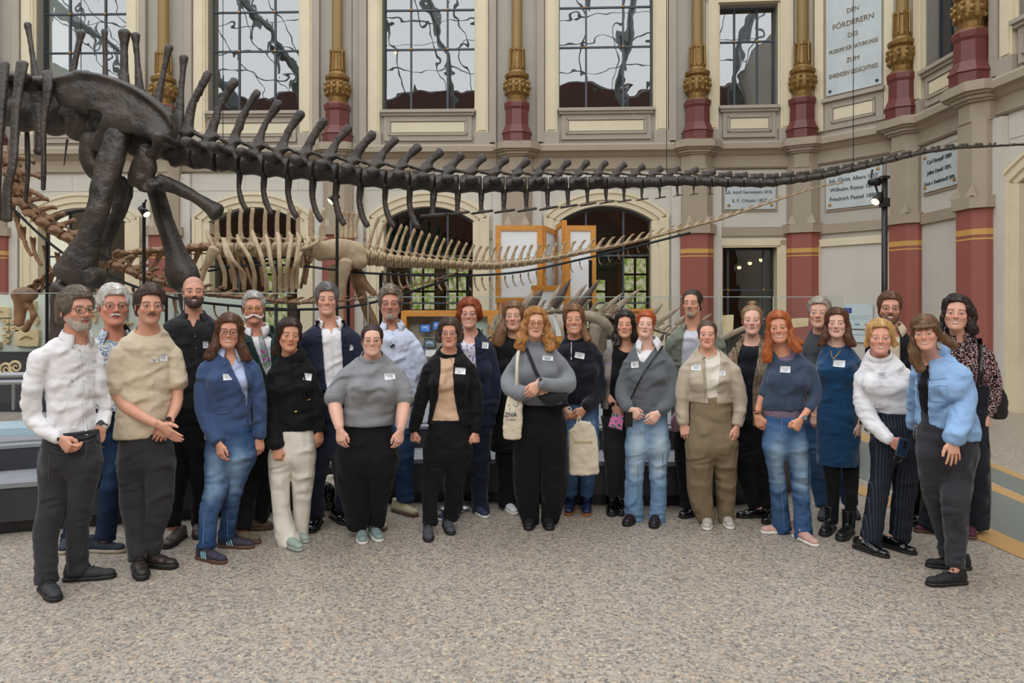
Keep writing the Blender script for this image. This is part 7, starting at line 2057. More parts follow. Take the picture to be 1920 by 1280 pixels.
# 24 white blouse
p = Person('blond woman in a white ruffle-neck blouse and pinstriped trousers holding a phone', 5.12, (1650, 601, 665, 3, 0, 0), (1652, 676), [(700, 1657, 40), (725, 1662, 42), (750, 1670, 38), (776, 1680, 33), (800, 1680, 34)],
    [(1620, 706, 18), (1617, 745, 19), (1628, 782, 18, -.05), (1650, 808, 15, -.12), (1668, 824, 12, -.17)], [(1694, 704, 16), (1712, 745, 14, .1), (1712, 790, 12, .15)], [(1658, 840, 28), (1652, 890, 22), (1643, 945, 21), (1636, 990, 22), (1632, 1024, 22)], [(1700, 845, 29), (1698, 900, 24), (1691, 960, 23), (1687, 1016, 19)],
    (1666, 1047, 55), (1718, 1041, 60), waist=(783, 1681, 35), rho=.66, bust=1,
    g=dict(f=1, skin='#dca08a', hair='#c09a62', smile=2, cheek=1.08, eye='blue', hs=dict(short=0, t=.01, top=.012, str=.004, hl=.012, fw=.058, down=-.1, clump=.008, addm=[[(.064, -.005, .05, .022), (.08, .0, -.01, .018), (.09, .0, -.06, .016)]], add=[[(.08, .02, -.03, .014), (.12, .02, -.045, .01)]])), hands=(('curl', .75, -.6, -.15, 75), None))
p.trousers(F_pin, wr=.005); p.garment('blouse', F_white, hem=780, neck='crew', wr=.0065, off=.005, flare=.04)
p.band('ruffled_collar', F_white, r=.078, z0=-.0, z1=.052, th=.008, r1=.07)
p.badge(1654, 702, 15, 9, -8)
p.shoes('loafer', L_patent, R_black); W24 = p
# 25 man glasses behind
p = Person('bearded man with glasses in a black jacket, mostly hidden at the back', 5.7, (1668, 548, 609, 5, 2, 0), (1672, 628), [(650, 1672, 44), (690, 1674, 46), (750, 1676, 45), (830, 1678, 42)],
    [(1638, 658, 16), (1642, 720, 14), (1650, 790, 12)], [(1706, 656, 17), (1712, 720, 15), (1704, 790, 12)], [(1688, 850, 22), (1690, 900, 18), (1692, 960, 15)], [(1708, 850, 22), (1712, 900, 18), (1714, 960, 15)], (1690, 988, 0), (1716, 988, 10), waist=(800, 1680, 42),
    g=dict(skin='#d29b83', hair='#6b4c38', beard='short', bcol='#5e4434', glasses=('oval', '#2a2a30'), smile=2, hs=dict(t=.004, top=.012, str=.003, hl=.006, clump=.004)))
p.garment('shirt', F_cream, off=-.01, neck='shirt', sl=(.2, .2), wr=.003, hem=800); p.trousers(F_black)
p.garment('jacket', F_black, off=.006, hem=830, neck='jacket', opens=[[(1656, 604), (1687, 604), (1688, 700), (1682, 740), (1660, 700)]], wr=.003); p.collar(F_cream, r=.07, hgt=.026, fold=.045, gap=36, tip=.03, spread=.02)
p.shoes('dress', L_black, R_black)
# 26 light blue overshirt
p = Person('woman with fringe and hoop earrings leaning forward in a light blue denim overshirt', None, (1735, 592, 655, -6, -8, 0, -.1), (1747, 672), [(702, 1764, 40, -.1), (730, 1768, 50, -.08), (765, 1772, 56, -.04), (800, 1776, 60), (828, 1780, 56)],
    [(1722, 704, 15, -.05), (1714, 750, 14, .1), (1712, 800, 12, .2)], [(1800, 706, 23, -.1), (1808, 745, 24, -.1), (1800, 790, 24, -.16), (1787, 824, 21, -.24)], [(1750, 850, 34), (1749, 900, 26), (1756, 950, 19), (1768, 1000, 16), (1776, 1040, 15)], [(1794, 850, 42), (1793, 900, 33), (1791, 945, 28, -.05), (1792, 990, 25), (1791, 1064, 17)],
    (1736, 1062, -72), (1738, 1098, -52), waist=(785, 1772, 50), rho=.62, bust=.9, yaw=-14,
    g=dict(f=1, skin='#dda58d', hair='#6f5238', smile=2, eye='blue', cheek=1.03, fullarm=0, hs=dict(short=0, t=.008, top=.006, str=.0035, hl=-.004, fw=.058, down=-.3, wave=.004, addm=[[(.062, -.002, .045, .02), (.074, .0, -.02, .018)]], add=[[(-.06, -.06, .052, .016), (-.02, -.096, .05, .018), (.03, -.092, .05, .018), (.062, -.055, .05, .016)], [(-.074, -.005, -.03, .026), (-.085, -.03, -.13, .038), (-.06, -.04, -.25, .034)], [(.07, .02, -.02, .03), (.12, .03, -.07, .034), (.17, .04, -.13, .02)], [(0, .07, .0, .05), (0, .07, -.12, .05)]])), hands=(None, ('spread', .05, -1, -.08, 88)))
p.trousers(F_gblack, wr=.006, waist=(779, 1766, 46)); p.garment('top', F_black, off=-.012, neck='scoop', sl=(.15, .15), wr=.003, hem=782)
p.garment('overshirt', F_denimsh, off=.006, hem=826, neck='jacket', opens=[[(1724, 668), (1742, 680), (1740, 740), (1743, 840), (1714, 840), (1717, 740)]], wr=.006, flare=.05)
p.collar(F_denimsh, r=.066, hgt=.03, fold=.05, gap=34, tip=.03, spread=.024)
p.patch('chest_pocket', [(1739, 716), (1774, 710)], [(1741, 752), (1776, 753)], F_denimsh, .006, 5, 4, .003); p.patch('pocket_flap', [(1739, 711), (1774, 708)], [(1741, 724), (1775, 722)], F_denimsh, .01, 5, 3, .003)
p.button([(1743, 689), (1706, 729), (1706, 755)], M_silver, .006)
for sx in (-1, 1):
    c = p.Mh[:3, 3]+p.Mh[:3, :3]@np.array([sx*.079, .004, -.055])*p.hs
    MB().tube([c+np.array([math.cos(t)*.018, 0, math.sin(t)*.02]) for t in np.linspace(0, 6.28, 17)], .0022, 5, caps=False).out('hoop_earring', M_silver, p.root, base=p.base, smooth=True)
p.strap('key_clip', [(1718, 792), (1714, 812), (1716, 822)], 2, M_silver, .01, .004)
p.shoes('trainer', shoemat('black_mesh', '#17181a'), R_black, mat('dark_lace', '#1b1c1f'))
# 27 floral blouse
p = Person('woman with dark wavy half-tied hair in a black floral blouse and long navy skirt-like trousers', None, (1793, 554, 621, 0, 4, 0), (1802, 640), [(665, 1812, 42), (700, 1815, 42), (730, 1817, 37), (780, 1815, 42), (820, 1808, 50)],
    [(1778, 668, 15), (1770, 720, 14), (1772, 780, 11)], [(1848, 668, 16), (1862, 715, 16), (1860, 750, 15), (1852, 778, 10, -.03)], [(1786, 850, 40), (1768, 920, 38), (1752, 990, 34)], [(1820, 850, 36), (1825, 920, 33), (1828, 990, 28)], (1715, 997, -62), (1821, 1012, 2), waist=(731, 1817, 37), rho=.66, bust=1,
    g=dict(f=1, skin='#d9a48e', hair='#332624', smile=2, hs=dict(short=0, t=.007, top=.006, str=.004, hl=.012, fw=.06, down=-.17, wave=.006, clump=.01, add=[[(.05, .05, .07, .03), (.085, .03, .02, .03), (.09, .03, -.06, .034), (.105, .02, -.13, .03)], [(-.05, .05, .02, .025), (-.074, .03, -.06, .026), (-.095, .01, -.12, .028)], [(0, .07, .0, .05), (0, .06, -.12, .055)]])), hands=(None, ('curl', -.05, -1, -.1, 55)))
p.trousers(F_navy2, wk='drape', wr=.004); p.garment('blouse', F_flor, hem=730, neck='shirt', wr=.005, off=.005); p.collar(F_flor, r=.066, hgt=.02, fold=.05, gap=20, tip=.01, spread=.018)
p.watch(1, mat('brown_strap', '#5a3a2a', .5), mat('white_dial', '#d9d6cf', .2), .025, .012)
p.shoes('trainer', shoemat('burgundy_suede', '#4a1a30'), R_gum, stripes=R_white)
W27 = p
# ------------------------------------------------------------------ podium, cases, screens, signs
def fpt(x, y): Y = floorY(y); return [(x-960)/F*Y, Y]
EDGE = [fpt(*q) for q in ((-260, 1060), (-60, 1018), (160, 998), (345, 984), (500, 970), (620, 960), (740, 952), (900, 950), (1130, 956), (1280, 957), (1400, 955), (1500, 930), (1580, 885), (1622, 850))]
EDGE = smooth_path(EDGE, 3)+[0, .1]
def offset(P, d):
    P = np.asarray(P); t = np.gradient(P, axis=0); n = np.stack([-t[:, 1], t[:, 0]], 1); n /= np.linalg.norm(n, axis=1)[:, None]
    return P+n*d
def deck(name, inner, z0, z1, m, back=11.5, parent=None, label=None):
    P = np.asarray(inner); n = len(P); B = np.stack([P[:, 0], np.full(n, back)], 1)
    B[:, 1] = np.maximum(B[:, 1], P[:, 1]+.05)
    V = [[*p, z0] for p in P]+[[*p, z1] for p in P]+[[*b, z1] for b in B]+[[*b, z0] for b in B]
    Q = []
    for k in range(3):
        for i in range(n-1): a = k*n+i; Q.append([a, a+1, a+n+1, a+n])
    Q += [[0, n, 2*n, 3*n], [n-1, 2*n-1, 3*n-1, 4*n-1]]
    return mk(name, V, Q, m, parent, smooth=False, label=label)
pod = thing('display_podium', 'low dark grey curved podium of two steps behind the people', 'podium', (0, 0, 0))
deck('toe_recess', offset(EDGE, .06), 0, .1, M_black, parent=pod)
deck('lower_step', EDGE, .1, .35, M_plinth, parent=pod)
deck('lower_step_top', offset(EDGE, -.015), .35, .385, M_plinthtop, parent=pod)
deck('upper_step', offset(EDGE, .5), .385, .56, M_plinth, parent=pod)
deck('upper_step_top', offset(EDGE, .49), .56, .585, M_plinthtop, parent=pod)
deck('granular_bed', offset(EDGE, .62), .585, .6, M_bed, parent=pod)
jt = MB()
for i in range(3, len(EDGE)-3, 5):
    a = EDGE[i]; t = nrm(EDGE[i+1]-EDGE[i-1]); MB().box(a[0]-.004, a[0]+.004, a[1]-.004, a[1]+.01, .1, .36).out('joint', M_black, pod)
# long display strip at the podium's left front
tag(MB().prism([(W(-60, 840, 6.4)[0], 6.15), (W(146, 838, 6.4)[0], 6.35), (W(146, 838, 6.4)[0], 6.75), (W(-60, 840, 6.4)[0], 6.6)], 2, .585, .66).out('information_strip', mat('pale_blue_glass_strip', '#a9c2cf', .15)), 'pale blue low glass information strip on the podium at far left', 'display strip')
for k, (x, y, r) in enumerate(((52, 797, .16), (40, 818, .2), (72, 815, .12))):
    c = W(x, y, 7.0); f = Field(c-.4, c+.4, .022)
    f.ell(c+[0, 0, -.03], (r, r*.8, .07), .03)
    for j in range(3): f.seg(c+[(j-1)*r*.5, -r*.3, -.03], c+[(j-1)*r*1.0, -r*1.25, -.06], .05, .035, .03)
    f.plane((0, 0, -1), -.6); V, Q = f.mesh(1)
    tag(mk('foot_bones', V, Q, M_bdark), ['dark three-toed foot bone block, uppermost behind the white shirt man', 'dark three-toed foot bone block, largest on the podium at left', 'dark three-toed foot bone block nearest the white shirt'][k], 'fossil', 'dark foot bones on the podium')
# glass barrier panes along the podium
for k, (x0, x1) in enumerate(((-60, 130), (134, 340), (344, 560), (690, 868), (872, 1158), (1162, 1348), (1352, 1446), (1450, 1580))):
    Y = 8.4; z1 = W(0, 556 if x0 > 600 else 549, Y)[2]; a = W(x0, 0, Y)[0]; b = W(x1, 0, Y)[0]
    t = thing('glass_barrier', ['frameless glass barrier pane at the left edge', 'glass barrier pane behind the men at left', 'glass barrier pane below the light skeleton ribs', 'glass barrier pane before the wooden monitor desk',
        'wide glass barrier pane before the spiked skeleton', 'glass barrier pane before the spiked tail', 'narrow glass barrier pane before the glazed doorway', 'glass barrier pane left of the blue flag sign'][k], 'glass barrier', (a, Y, .6))
    t['group'] = 'glass panes around the podium'
    MB().box(0, b-a, 0, .012, 0, z1-.6).out('pane', M_clear, t)
    e = MB(); e.box(0, b-a, -.001, .013, z1-.606, z1-.598); e.box(-.004, .004, -.001, .013, 0, z1-.6); e.out('polished_edge', M_glassedge, t)
# pale green case with fossil slabs
M_slab = mat('sandstone_slab', '#e2d3ad', .75, col2='#cdb68a', vscale=5, bump=.5, bscale=30)
Yc = 12.0; a = W(-70, 0, Yc)[0]; b = W(462, 0, Yc)[0]
case = thing('fossil_case', 'long pale green fossil case with cream stone slabs at left', 'display case', (a, Yc, 0))
MB().box(0, b-a, 0, .12, .3, W(0, 552, Yc)[2]).out('back_panel', M_green, case)
MB().box(0, b-a, -.2, .3, 0, .95).out('base', M_plinth, case)
for x in (-70, 90, 240, 330, 462): q = W(x, 0, Yc)[0]-a; MB().box(q-.015, q+.015, -.03, .14, .0, W(0, 549, Yc)[2]).out('upright', M_steel, case)
k = 0
for (x0, y0, x1, y1) in ((-20, 574, 20, 595), (6, 597, 20, 607), (22, 598, 32, 607), (8, 610, 20, 621), (22, 609, 40, 621), (5, 625, 22, 632), (8, 634, 20, 643), (30, 617, 76, 649), (62, 590, 74, 609), (32, 661, 52, 677), (-10, 668, 18, 680), (54, 562, 68, 586), (-10, 640, 4, 652), (172, 580, 184, 604), (230, 602, 250, 609), (436, 604, 466, 628), (500, 640, 512, 650)):
    if x0 > 462: continue
    p = W(x0, y1, Yc-.03); q = W(x1, y0, Yc-.03)
    o = MB(); w, h = (q[0]-p[0])/2, (q[2]-p[2])/2; j = np.random.default_rng(k).random(8)*.02
    poly = [(-w+j[0], -h+j[1]), (0, -h), (w-j[2], -h+j[3]), (w, 0), (w-j[4], h-j[5]), (0, h-j[6]*.5), (-w+j[7], h-j[0]), (-w, 0)]
    o.prism(poly, 1, -.05, .02)
    f_ = MB(); f_.tube(smooth_path([(-w*.5, -.052, -h*.2), (0, -.055, h*.15), (w*.5, -.052, -h*.1)], 4), max(.004, h*.09), 5); 
    t = thing('fossil_slab', '', 'fossil', ((p[0]+q[0])/2, Yc-.03, (p[2]+q[2])/2), 'stone slabs mounted in the pale green case')
    t['label'] = ['cream fossil slab, upper left of the green case', 'tiny square slab left of its twin under the upper slab', 'tiny square slab right of its twin under the upper slab', 'small slab in the second row, left one', 'small wide slab in the second row, right one',
                  'thin flat slab strip in the green case', 'small round-cornered slab above the ammonites', 'largest cream fossil slab, right of the hanging skull', 'upright small slab behind the skull', 'square slab low in the case', 'pale broad slab at the bottom left of the case', 'tall slab just above the skull snout', 'small slab cut by the left frame edge', 'upright slab between the first two heads', 'small flat slab between patterned shirt man and cream T-shirt man', 'slab beside the moustached man with yellow glasses', ''][k]
    o.out('stone', M_slab, t); f_.out('imprint', mat('fossil_imprint', '#8a6f4a', .7), t); k += 1
for k, (x, y) in enumerate(((12, 692), (30, 688))):
    c = W(x, y, 11.8); pts = [c+np.array([math.cos(t)*(.012+.0095*t), 0, math.sin(t)*(.012+.0095*t)]) for t in np.linspace(0, 11, 40)]
    tag(MB().tube(pts, np.linspace(.01, .028, 40), 8).out('ammonite', M_slab, smooth=True), ['coiled pale ammonite at the lower left of the case', 'coiled pale ammonite beside the steel rail, right one'][k], 'fossil')
rl = thing('steel_rail', 'brushed steel double rail on posts at the left edge', 'rail', W(20, 760, 7.8)*[1, 1, 0]+[0, 0, .6])
for y in (704, 717): MB().tube([W(-40, y, 7.8)-W(20, 760, 7.8)*[1, 1, 0]-[0, 0, .6], W(62, y-2, 7.8)-W(20, 760, 7.8)*[1, 1, 0]-[0, 0, .6]], .028, 8).out('handrail', M_steel, rl)
for x in (26, 60): p = W(x, 712, 7.8)-W(20, 760, 7.8)*[1, 1, 0]-[0, 0, .6]; MB().tube([p, p*[1, 1, 0]], .02, 8).out('post', M_steel, rl)

# wooden folding screens with white panels
def screen(label, pts, y0, y1, Yb=12.2):
    """pts: (px, depth) of the fold lines, each leaf a wooden frame around a white board"""
    t = thing('folding_screen', label, 'screen', W(pts[0][0], 0, pts[0][1])*[1, 1, 0])
    o = np.array(t.location)
    for (xa, Ya), (xb, Yb_) in zip(pts[:-1], pts[1:]):
        A = W(xa, y0, Ya)-o; B = W(xb, y0, Yb_)-o; L = np.hypot(*(B-A)[:2]); zt = A[2]; zb = W(xa, y1, Ya)[2]-o[2]
        M = np.eye(4); u = (B-A)[:2]/L; M[:2, 0] = u; M[:2, 1] = (u[1], -u[0]); M[:2, 3] = A[:2]
        f = .1 if L > .5 else .07
        MB().box(f, L-f, -.02, .02, zb+f, zt-f, M).out('board', M_white, t)
        for q in ((0, f, zb, zt), (L-f, L, zb, zt)): MB().box(q[0], q[1], -.04, .05, q[2], q[3], M).out('stile', M_wood, t)
        for q in ((f, L-f, zb, zb+f), (f, L-f, zt-f, zt)): MB().box(q[0], q[1], -.035, .045, q[2], q[3], M).out('rail', M_wood, t)
        MB().box(.02, .09, -.03, .03, -o[2]*0+0, zb, M).box(L-.09, L-.02, -.03, .03, 0, zb, M).out('leg', M_wood, t)
screen('tall pine-framed white display screen behind the long tail, left one', [(929, 14), (1017, 14), (1041, 15)], 423, 568)
screen('tall pine-framed white display screen behind the tail, right one', [(1046, 15), (1059, 14), (1117, 14)], 423, 570)
screen('low pine-framed board standing between the two tall screens', [(996, 13.6), (1066, 13.6)], 535, 640)
# wooden monitor desk
dk = thing('monitor_desk', 'pine exhibition desk with small monitors behind the pale blue shirt man', 'desk', W(840, 0, 9.8)*[1, 1, 0]+[0, 0, .6]); o = np.array(dk.location)
def dbx(x0, y0, x1, y1, Y, d, m, name):
    p = W(x0, y1, Y)-o; q = W(x1, y0, Y)-o; return MB().box(p[0], q[0], p[1], p[1]+d, p[2], q[2]).out(name, m, dk)
dbx(752, 582, 935, 593, 9.8, .5, M_wood, 'top_rail'); dbx(752, 593, 762, 727, 9.8, .5, M_wood, 'side_post'); dbx(914, 582, 935, 727, 9.75, .5, M_wood, 'side_post'); dbx(762, 593, 914, 722, 10.1, .05, mat('warm_grey_panel', '#b9b6a6', .6), 'back_board')
dbx(838, 593, 852, 700, 9.9, .2, M_wood, 'mullion'); dbx(868, 593, 914, 640, 10.0, .04, mat('mint_panel', '#c4e2d6', .5), 'mint_panel')
for k, (x0, y0, x1, y1, s_) in enumerate(((787, 607, 808, 623, 1), (812, 602, 824, 619, 1), (795, 635, 817, 652, 0), (788, 649, 794, 666, 1))):
    c = W((x0+x1)/2, (y0+y1)/2, 9.95)
    t = thing('monitor', ['small screen with a blue picture, upper left on the desk', 'small screen half hidden behind the bob-haired woman, upper right', 'small dark screen on the lower right of the desk', 'sliver of a screen beside the pale blue sleeve'][k], 'monitor', c, 'small monitors in the pine desk')
    w, h = (x1-x0)/2*9.95/F, (y1-y0)/2*9.95/F
    MB().box(-w, w, -.01, .04, -h, h).out('case', M_black, t)
    MB().box(-w*.86, w*.86, -.016, -.009, -h*.82, h*.82).out('display', mat('screen_blue' if s_ else 'screen_grey', '#000000', .2, emit='#4c7fd0' if s_ else '#5f7078', estr=.8), t)
    q = MB(); q.tube(smooth_path([(-w*.5, -.018, 0), (0, -.019, h*.3), (w*.5, -.018, -h*.1)], 3), h*.22, 6); q.out('picture_shape', mat('screen_shape', '#000000', emit='#b9cdea', estr=.6), t)
tag(MB().box(*[v for v in (W(798, 0, 9.9)[0], W(822, 0, 9.9)[0], 9.88, 9.94, W(0, 668, 9.9)[2], W(0, 656, 9.9)[2])]).out('paper_sheet', M_white), 'white paper sheet below the small monitors', 'paper')
tag(MB().box(W(1186, 0, 9.6)[0], W(1225, 0, 9.6)[0], 9.55, 9.9, .6, W(0, 580, 9.6)[2]).box(W(1184, 0, 9.6)[0], W(1227, 0, 9.6)[0], 9.52, 9.93, W(0, 584, 9.6)[2], W(0, 579, 9.6)[2]).out('pine_plinth', M_wood), 'pine box plinth behind the red-haired woman', 'plinth')
tag(MB().box(W(1268, 0, 9.9)[0], W(1285, 0, 9.9)[0], 9.9, 10.1, .6, .75).out('stone_block_exhibit', M_slab), 'small stone exhibit behind the olive overshirt', 'fossil')
for k, (x0, y0, x1, y1) in enumerate(((1484, 596, 1512, 614), (1352, 590, 1372, 630))):
    p = W(x0, y1, 9.2); q = W(x1, y0, 9.2)
    tag(MB().prism([(p[0], p[2]), (q[0], p[2]+.02), (q[0]+.01, q[2]), (p[0]+.02, q[2]-.01)], 1, 9.15, 9.25).out('fossil_slab', M_slab), ['cream slab in the case between copper-haired and grey blond women', 'cream slab before the glazed doorway'][k], 'fossil')

# marble plaques with lettering
def text(s_, size, M, m, parent, ext=.006, align='CENTER', name='inscription', maxw=0):
    c = bpy.data.curves.new(name, 'FONT'); c.body = s_; c.size = size; c.extrude = ext; c.align_x = align; c.align_y = 'CENTER'; c.resolution_u = 3
    ob = bpy.data.objects.new(name, c); COL.objects.link(ob)
    dg = bpy.context.evaluated_depsgraph_get(); me = bpy.data.meshes.new_from_object(ob.evaluated_get(dg)); bpy.data.objects.remove(ob)
    V = np.zeros(len(me.vertices)*3); me.vertices.foreach_get('co', V); V = V.reshape(-1, 3)
    if maxw and np.ptp(V[:, 0]) > maxw: V[:, 0] *= maxw/np.ptp(V[:, 0])
    V = V@M[:3, :3].T+M[:3, 3]; me.vertices.foreach_set('co', V.ravel().astype(np.float32))
    me.materials.clear(); me.materials.append(m); me.polygons.foreach_set('use_smooth', np.zeros(len(me.polygons), bool))
    o = obj_from(name, me, parent); o['kind'] = 'stuff'; return o
def plaque(label, i, s0, s1, z0, z1, lines, size, dz, zt, lm=None, dsc=1.0):
    M, L = frame(NODE[i], NODE[i+1]); c = L/2
    t = thing('marble_plaque', label, 'plaque', M[:3, 3])
    R_ = M.copy(); R_[:3, 3] = 0
    MB().box(c+s0, c+s1, .02, .06, z0, z1, R_).out('slab', M_marble, t)
    MB().box(c+s0-.05, c+s1+.05, .0, .03, z0-.05, z1+.05, R_).out('edge_frame', M_corn, t)
    for sx in (s0+.09, s1-.09):
        for z in (z0+.09, z1-.09):
            b_ = MB(); b_.ball((0, 0, 0), .035, 8, 5); b_.V[-1] = b_.V[-1]+(R_[:3, :3]@np.array([c+sx, .065, z])); b_.out('stud', M_brass if z1 < 6 else M_iron, t)
    T = np.eye(4); T[:3, 0] = R_[:3, 0]; T[:3, 1] = (0, 0, 1); T[:3, 2] = R_[:3, 1]
    for k, (tx, sc) in enumerate(lines):
        T2 = T.copy(); T2[:3, 3] = R_[:3, :3]@np.array([c+(s0+s1)/2, .062, zt-k*dz]); text(tx, size*sc, T2, lm or M_inkm, t, maxw=(s1-s0)-.14)
plaque('large upright marble plaque with bronze capital lettering high on the wall', 5, -.6, .6, 6.24, 9.6, [('DEN', .8), ('FÖRDERERN', .95), ('DES', .8), ('MUSEUMS FÜR NATURKUNDE', .73), ('ZUM', .8), ('EHRENDEN GEDÄCHTNISS', .8)], .17, .262, 7.95, M_letter)
plaque('marble plaque listing three names, partly behind the dark tail', 4, -.56, .56, 3.86, 4.62, [('Diedrich Karsten 1788.', 1), ('G. Adolf Gerresheim 1810.', 1), ('E. F. Chladni 1827.', 1)], .105, .19, 4.43)
plaque('marble plaque listing three names, behind the lamp pole', 5, -.6, .62, 3.78, 4.6, [('Joh. Christ. Albers 1857.', 1), ('Wilhelm Rosus 1870.', 1), ('Friedrich Paetel 1880.', 1)], .12, .2, 4.38)
plaque('marble plaque with three names nearest the right edge of the hall', 6, -.62, .5, 3.85, 4.6, [('Carl Rumpff 1889.', 1), ('Julius Ewald 1891.', 1), ('Ernst v. Ewaldsdorff 1895.', .9)], .11, .2, 4.4)
# information signs on the right wall
M5, L5 = frame(NODE[5], NODE[6]); c5 = L5/2
sg = thing('information_sign', 'pale glass sign with a small blue flag on the wall panel', 'sign', M5[:3, 3]); R5 = M5.copy(); R5[:3, 3] = 0
def s_at(px_, i=5):
    """wall coordinate whose projection falls on column px_"""
    M, L = frame(NODE[i], NODE[i+1]); A = M[:2, 3]; u = M[:2, 0]; k = (px_-960)/F
    return (k*A[1]-A[0])/(u[0]-k*u[1])
sa, sb = s_at(1583), s_at(1639); Ym = (M5[:3, 3]+M5[:3, 0]*(sa+sb)/2)[1]
za, zb_ = CH-(616-HY)/F*Ym, CH-(569-HY)/F*Ym
M_signg = mat('pale_glass_sign', '#c6d6d8', .2)
MB().box(sa, sb, .05, .07, za, zb_, R5).out('panel', M_signg, sg)
for x in (sa+.04, sb-.04):
    for z in (za+.04, zb_-.04): b_ = MB(); b_.ball((0, 0, 0), .012, 6, 4); b_.V[-1] = b_.V[-1]+R5[:3, :3]@np.array([x, .075, z]); b_.out('stud', M_steel, sg)
fx0, fx1 = s_at(1585), s_at(1600); fz0, fz1 = CH-(587-HY)/F*Ym, CH-(577-HY)/F*Ym
MB().box(fx0, fx1, .07, .074, fz0, fz1, R5).out('flag', mat('flag_blue', '#1f3f9c', .4), sg)
st = MB()
for k in range(12):
    a = 2*PI*k/12; r_ = (fz1-fz0)*.33; cc = R5[:3, :3]@np.array([(fx0+fx1)/2+math.cos(a)*r_, .076, (fz0+fz1)/2+math.sin(a)*r_]); st.ball(cc, .006, 5, 4)
st.out('star_ring', mat('flag_yellow', '#e8c93a', .4), sg)['kind'] = 'stuff'
ln = MB()
for k, (z, w0, w1) in enumerate(((.5, .06, .94), (.44, .06, .8), (.38, .06, .94))): ln.box(sa+(sb-sa)*w0, sa+(sb-sa)*w1, .07, .072, za+(zb_-za)*z, za+(zb_-za)*(z+.014), R5)
ln.out('printed_lines', mat('faint_print', '#93a5a8', .5), sg)['kind'] = 'stuff'
for k, (w0, col_) in enumerate(((.1, '#c96a63'), (.42, '#5f8fae'), (.75, '#c96a63'))):
    MB().box(sa+(sb-sa)*w0, sa+(sb-sa)*(w0+.16), .07, .073, za+(zb_-za)*.14, za+(zb_-za)*.2, R5).out('small_logo', mat('logo_'+col_[1:], col_, .5), sg)
s2 = thing('information_sign', 'lower pale glass sign directly below the blue flag sign', 'sign', M5[:3, 3])
MB().box(sa+.02, sb, .05, .07, CH-(641-HY)/F*Ym, za-.03, R5).out('panel', M_signg, s2)
MB().box(sa+.06, sb-.06, .07, .072, CH-(628-HY)/F*Ym, CH-(626.5-HY)/F*Ym, R5).out('printed_line', MATS['faint_print'], s2)
# banners seen behind the arched windows
for x0, y0, x1, y1, lab, tx in ((733, 402, 828, 470, 'teal text banner behind the third arched window', ['us always collecting plants and', 'animals and if today I have']), (1118, 423, 1152, 525, 'dark teal banner behind the arched window right of the screens', [])):
    p = W(x0, y1, 17.9); q = W(x1, y0, 17.9)
    t = thing('banner', lab, 'banner', (0, 0, 0)); MB().box(p[0], q[0], 17.88, 17.92, p[2], q[2]).out('cloth', mat('teal_banner', '#2f6f7a', .6), t)
    T = np.eye(4); T[:3, 1] = (0, 0, 1); T[:3, 2] = (0, -1, 0)
    for k, s_ in enumerate(tx): T2 = T.copy(); T2[:3, 3] = ((p[0]+q[0])/2, 17.87, q[2]-.14-.17*k); text(s_, .085, T2, mat('banner_print', '#8fc0c4', .6), t, .002)

# spotlights and lamp pole
def spot(label, px_, py_, Y, aim=(.3, -.6, -.5), s_=1.0):
    p = W(px_, py_, Y); t = thing('spotlight', label, 'lamp', p)
    a = nrm(aim); MB().tube([-a*.1*s_, a*.08*s_], [.055*s_, .075*s_], 14).out('housing', M_black, t, smooth=True)
    MB().tube([a*.08*s_, a*.09*s_], .062*s_, 14).out('lens', mat('lit_spot_lens', '#ffe2b0', emit='#ffd79a', estr=4), t)
    MB().tube([-a*.04*s_, (-a*.04+np.array([0, .06, .1]))*s_, np.array([0, .08, .22])*s_], .018*s_, 6).out('bracket', M_black, t)
    return t
Yp = 10.0; b_ = W(1658.5, 330, Yp)
lp = thing('lamp_pole', 'tall black pole carrying two spotlights in front of the right wall', 'lamp pole', b_*[1, 1, 0])
MB().tube([(0, 0, 0), (0, 0, b_[2])], .038, 12).out('pole', M_black, lp, smooth=True); MB().lathe([(.25, 0), (.25, .02), (.05, .04)], sides=20).out('foot_plate', M_black, lp)
MB().box(-.05, .05, -.05, .05, b_[2]-.42, b_[2]-.3).out('clamp', M_black, lp); MB().box(-.05, .05, -.05, .05, b_[2]-.04, b_[2]).out('clamp', M_black, lp)
MB().tube([(0, 0, b_[2]-.06), (-.1, 0, b_[2]-.08)], .02, 8).tube([(0, 0, b_[2]-.36), (-.1, 0, b_[2]-.33)], .02, 8).out('side_arm', M_black, lp)
spot('upper black spotlight on the lamp pole, turned away', 1640, 341, Yp, (.9, .3, .1), .8)
spot('lower lit spotlight on the lamp pole', 1646, 372, Yp, (-.6, -.3, -.6), .85)
spot('lit spotlight beside the big thigh bone at left', 270, 396, 10.6, (.7, -.2, -.7), .8)
spot('lit spotlight above the light ribcage beside the column', 626, 372, 12.2, (-.6, -.3, -.6), .95)
for x, y, Y in ((270, 380, 10.6), (632, 378, 12.3)):
    p = W(x, y, Y); tag(MB().tube([p, p*[1, 1, 0]+[0, 0, .55]], .025, 8).out('spotlight_post', M_black), 'slim black post holding the spotlight %s' % ('beside the thigh bone' if x < 400 else 'above the ribcage'), 'post')
# thin steel cables of the mount

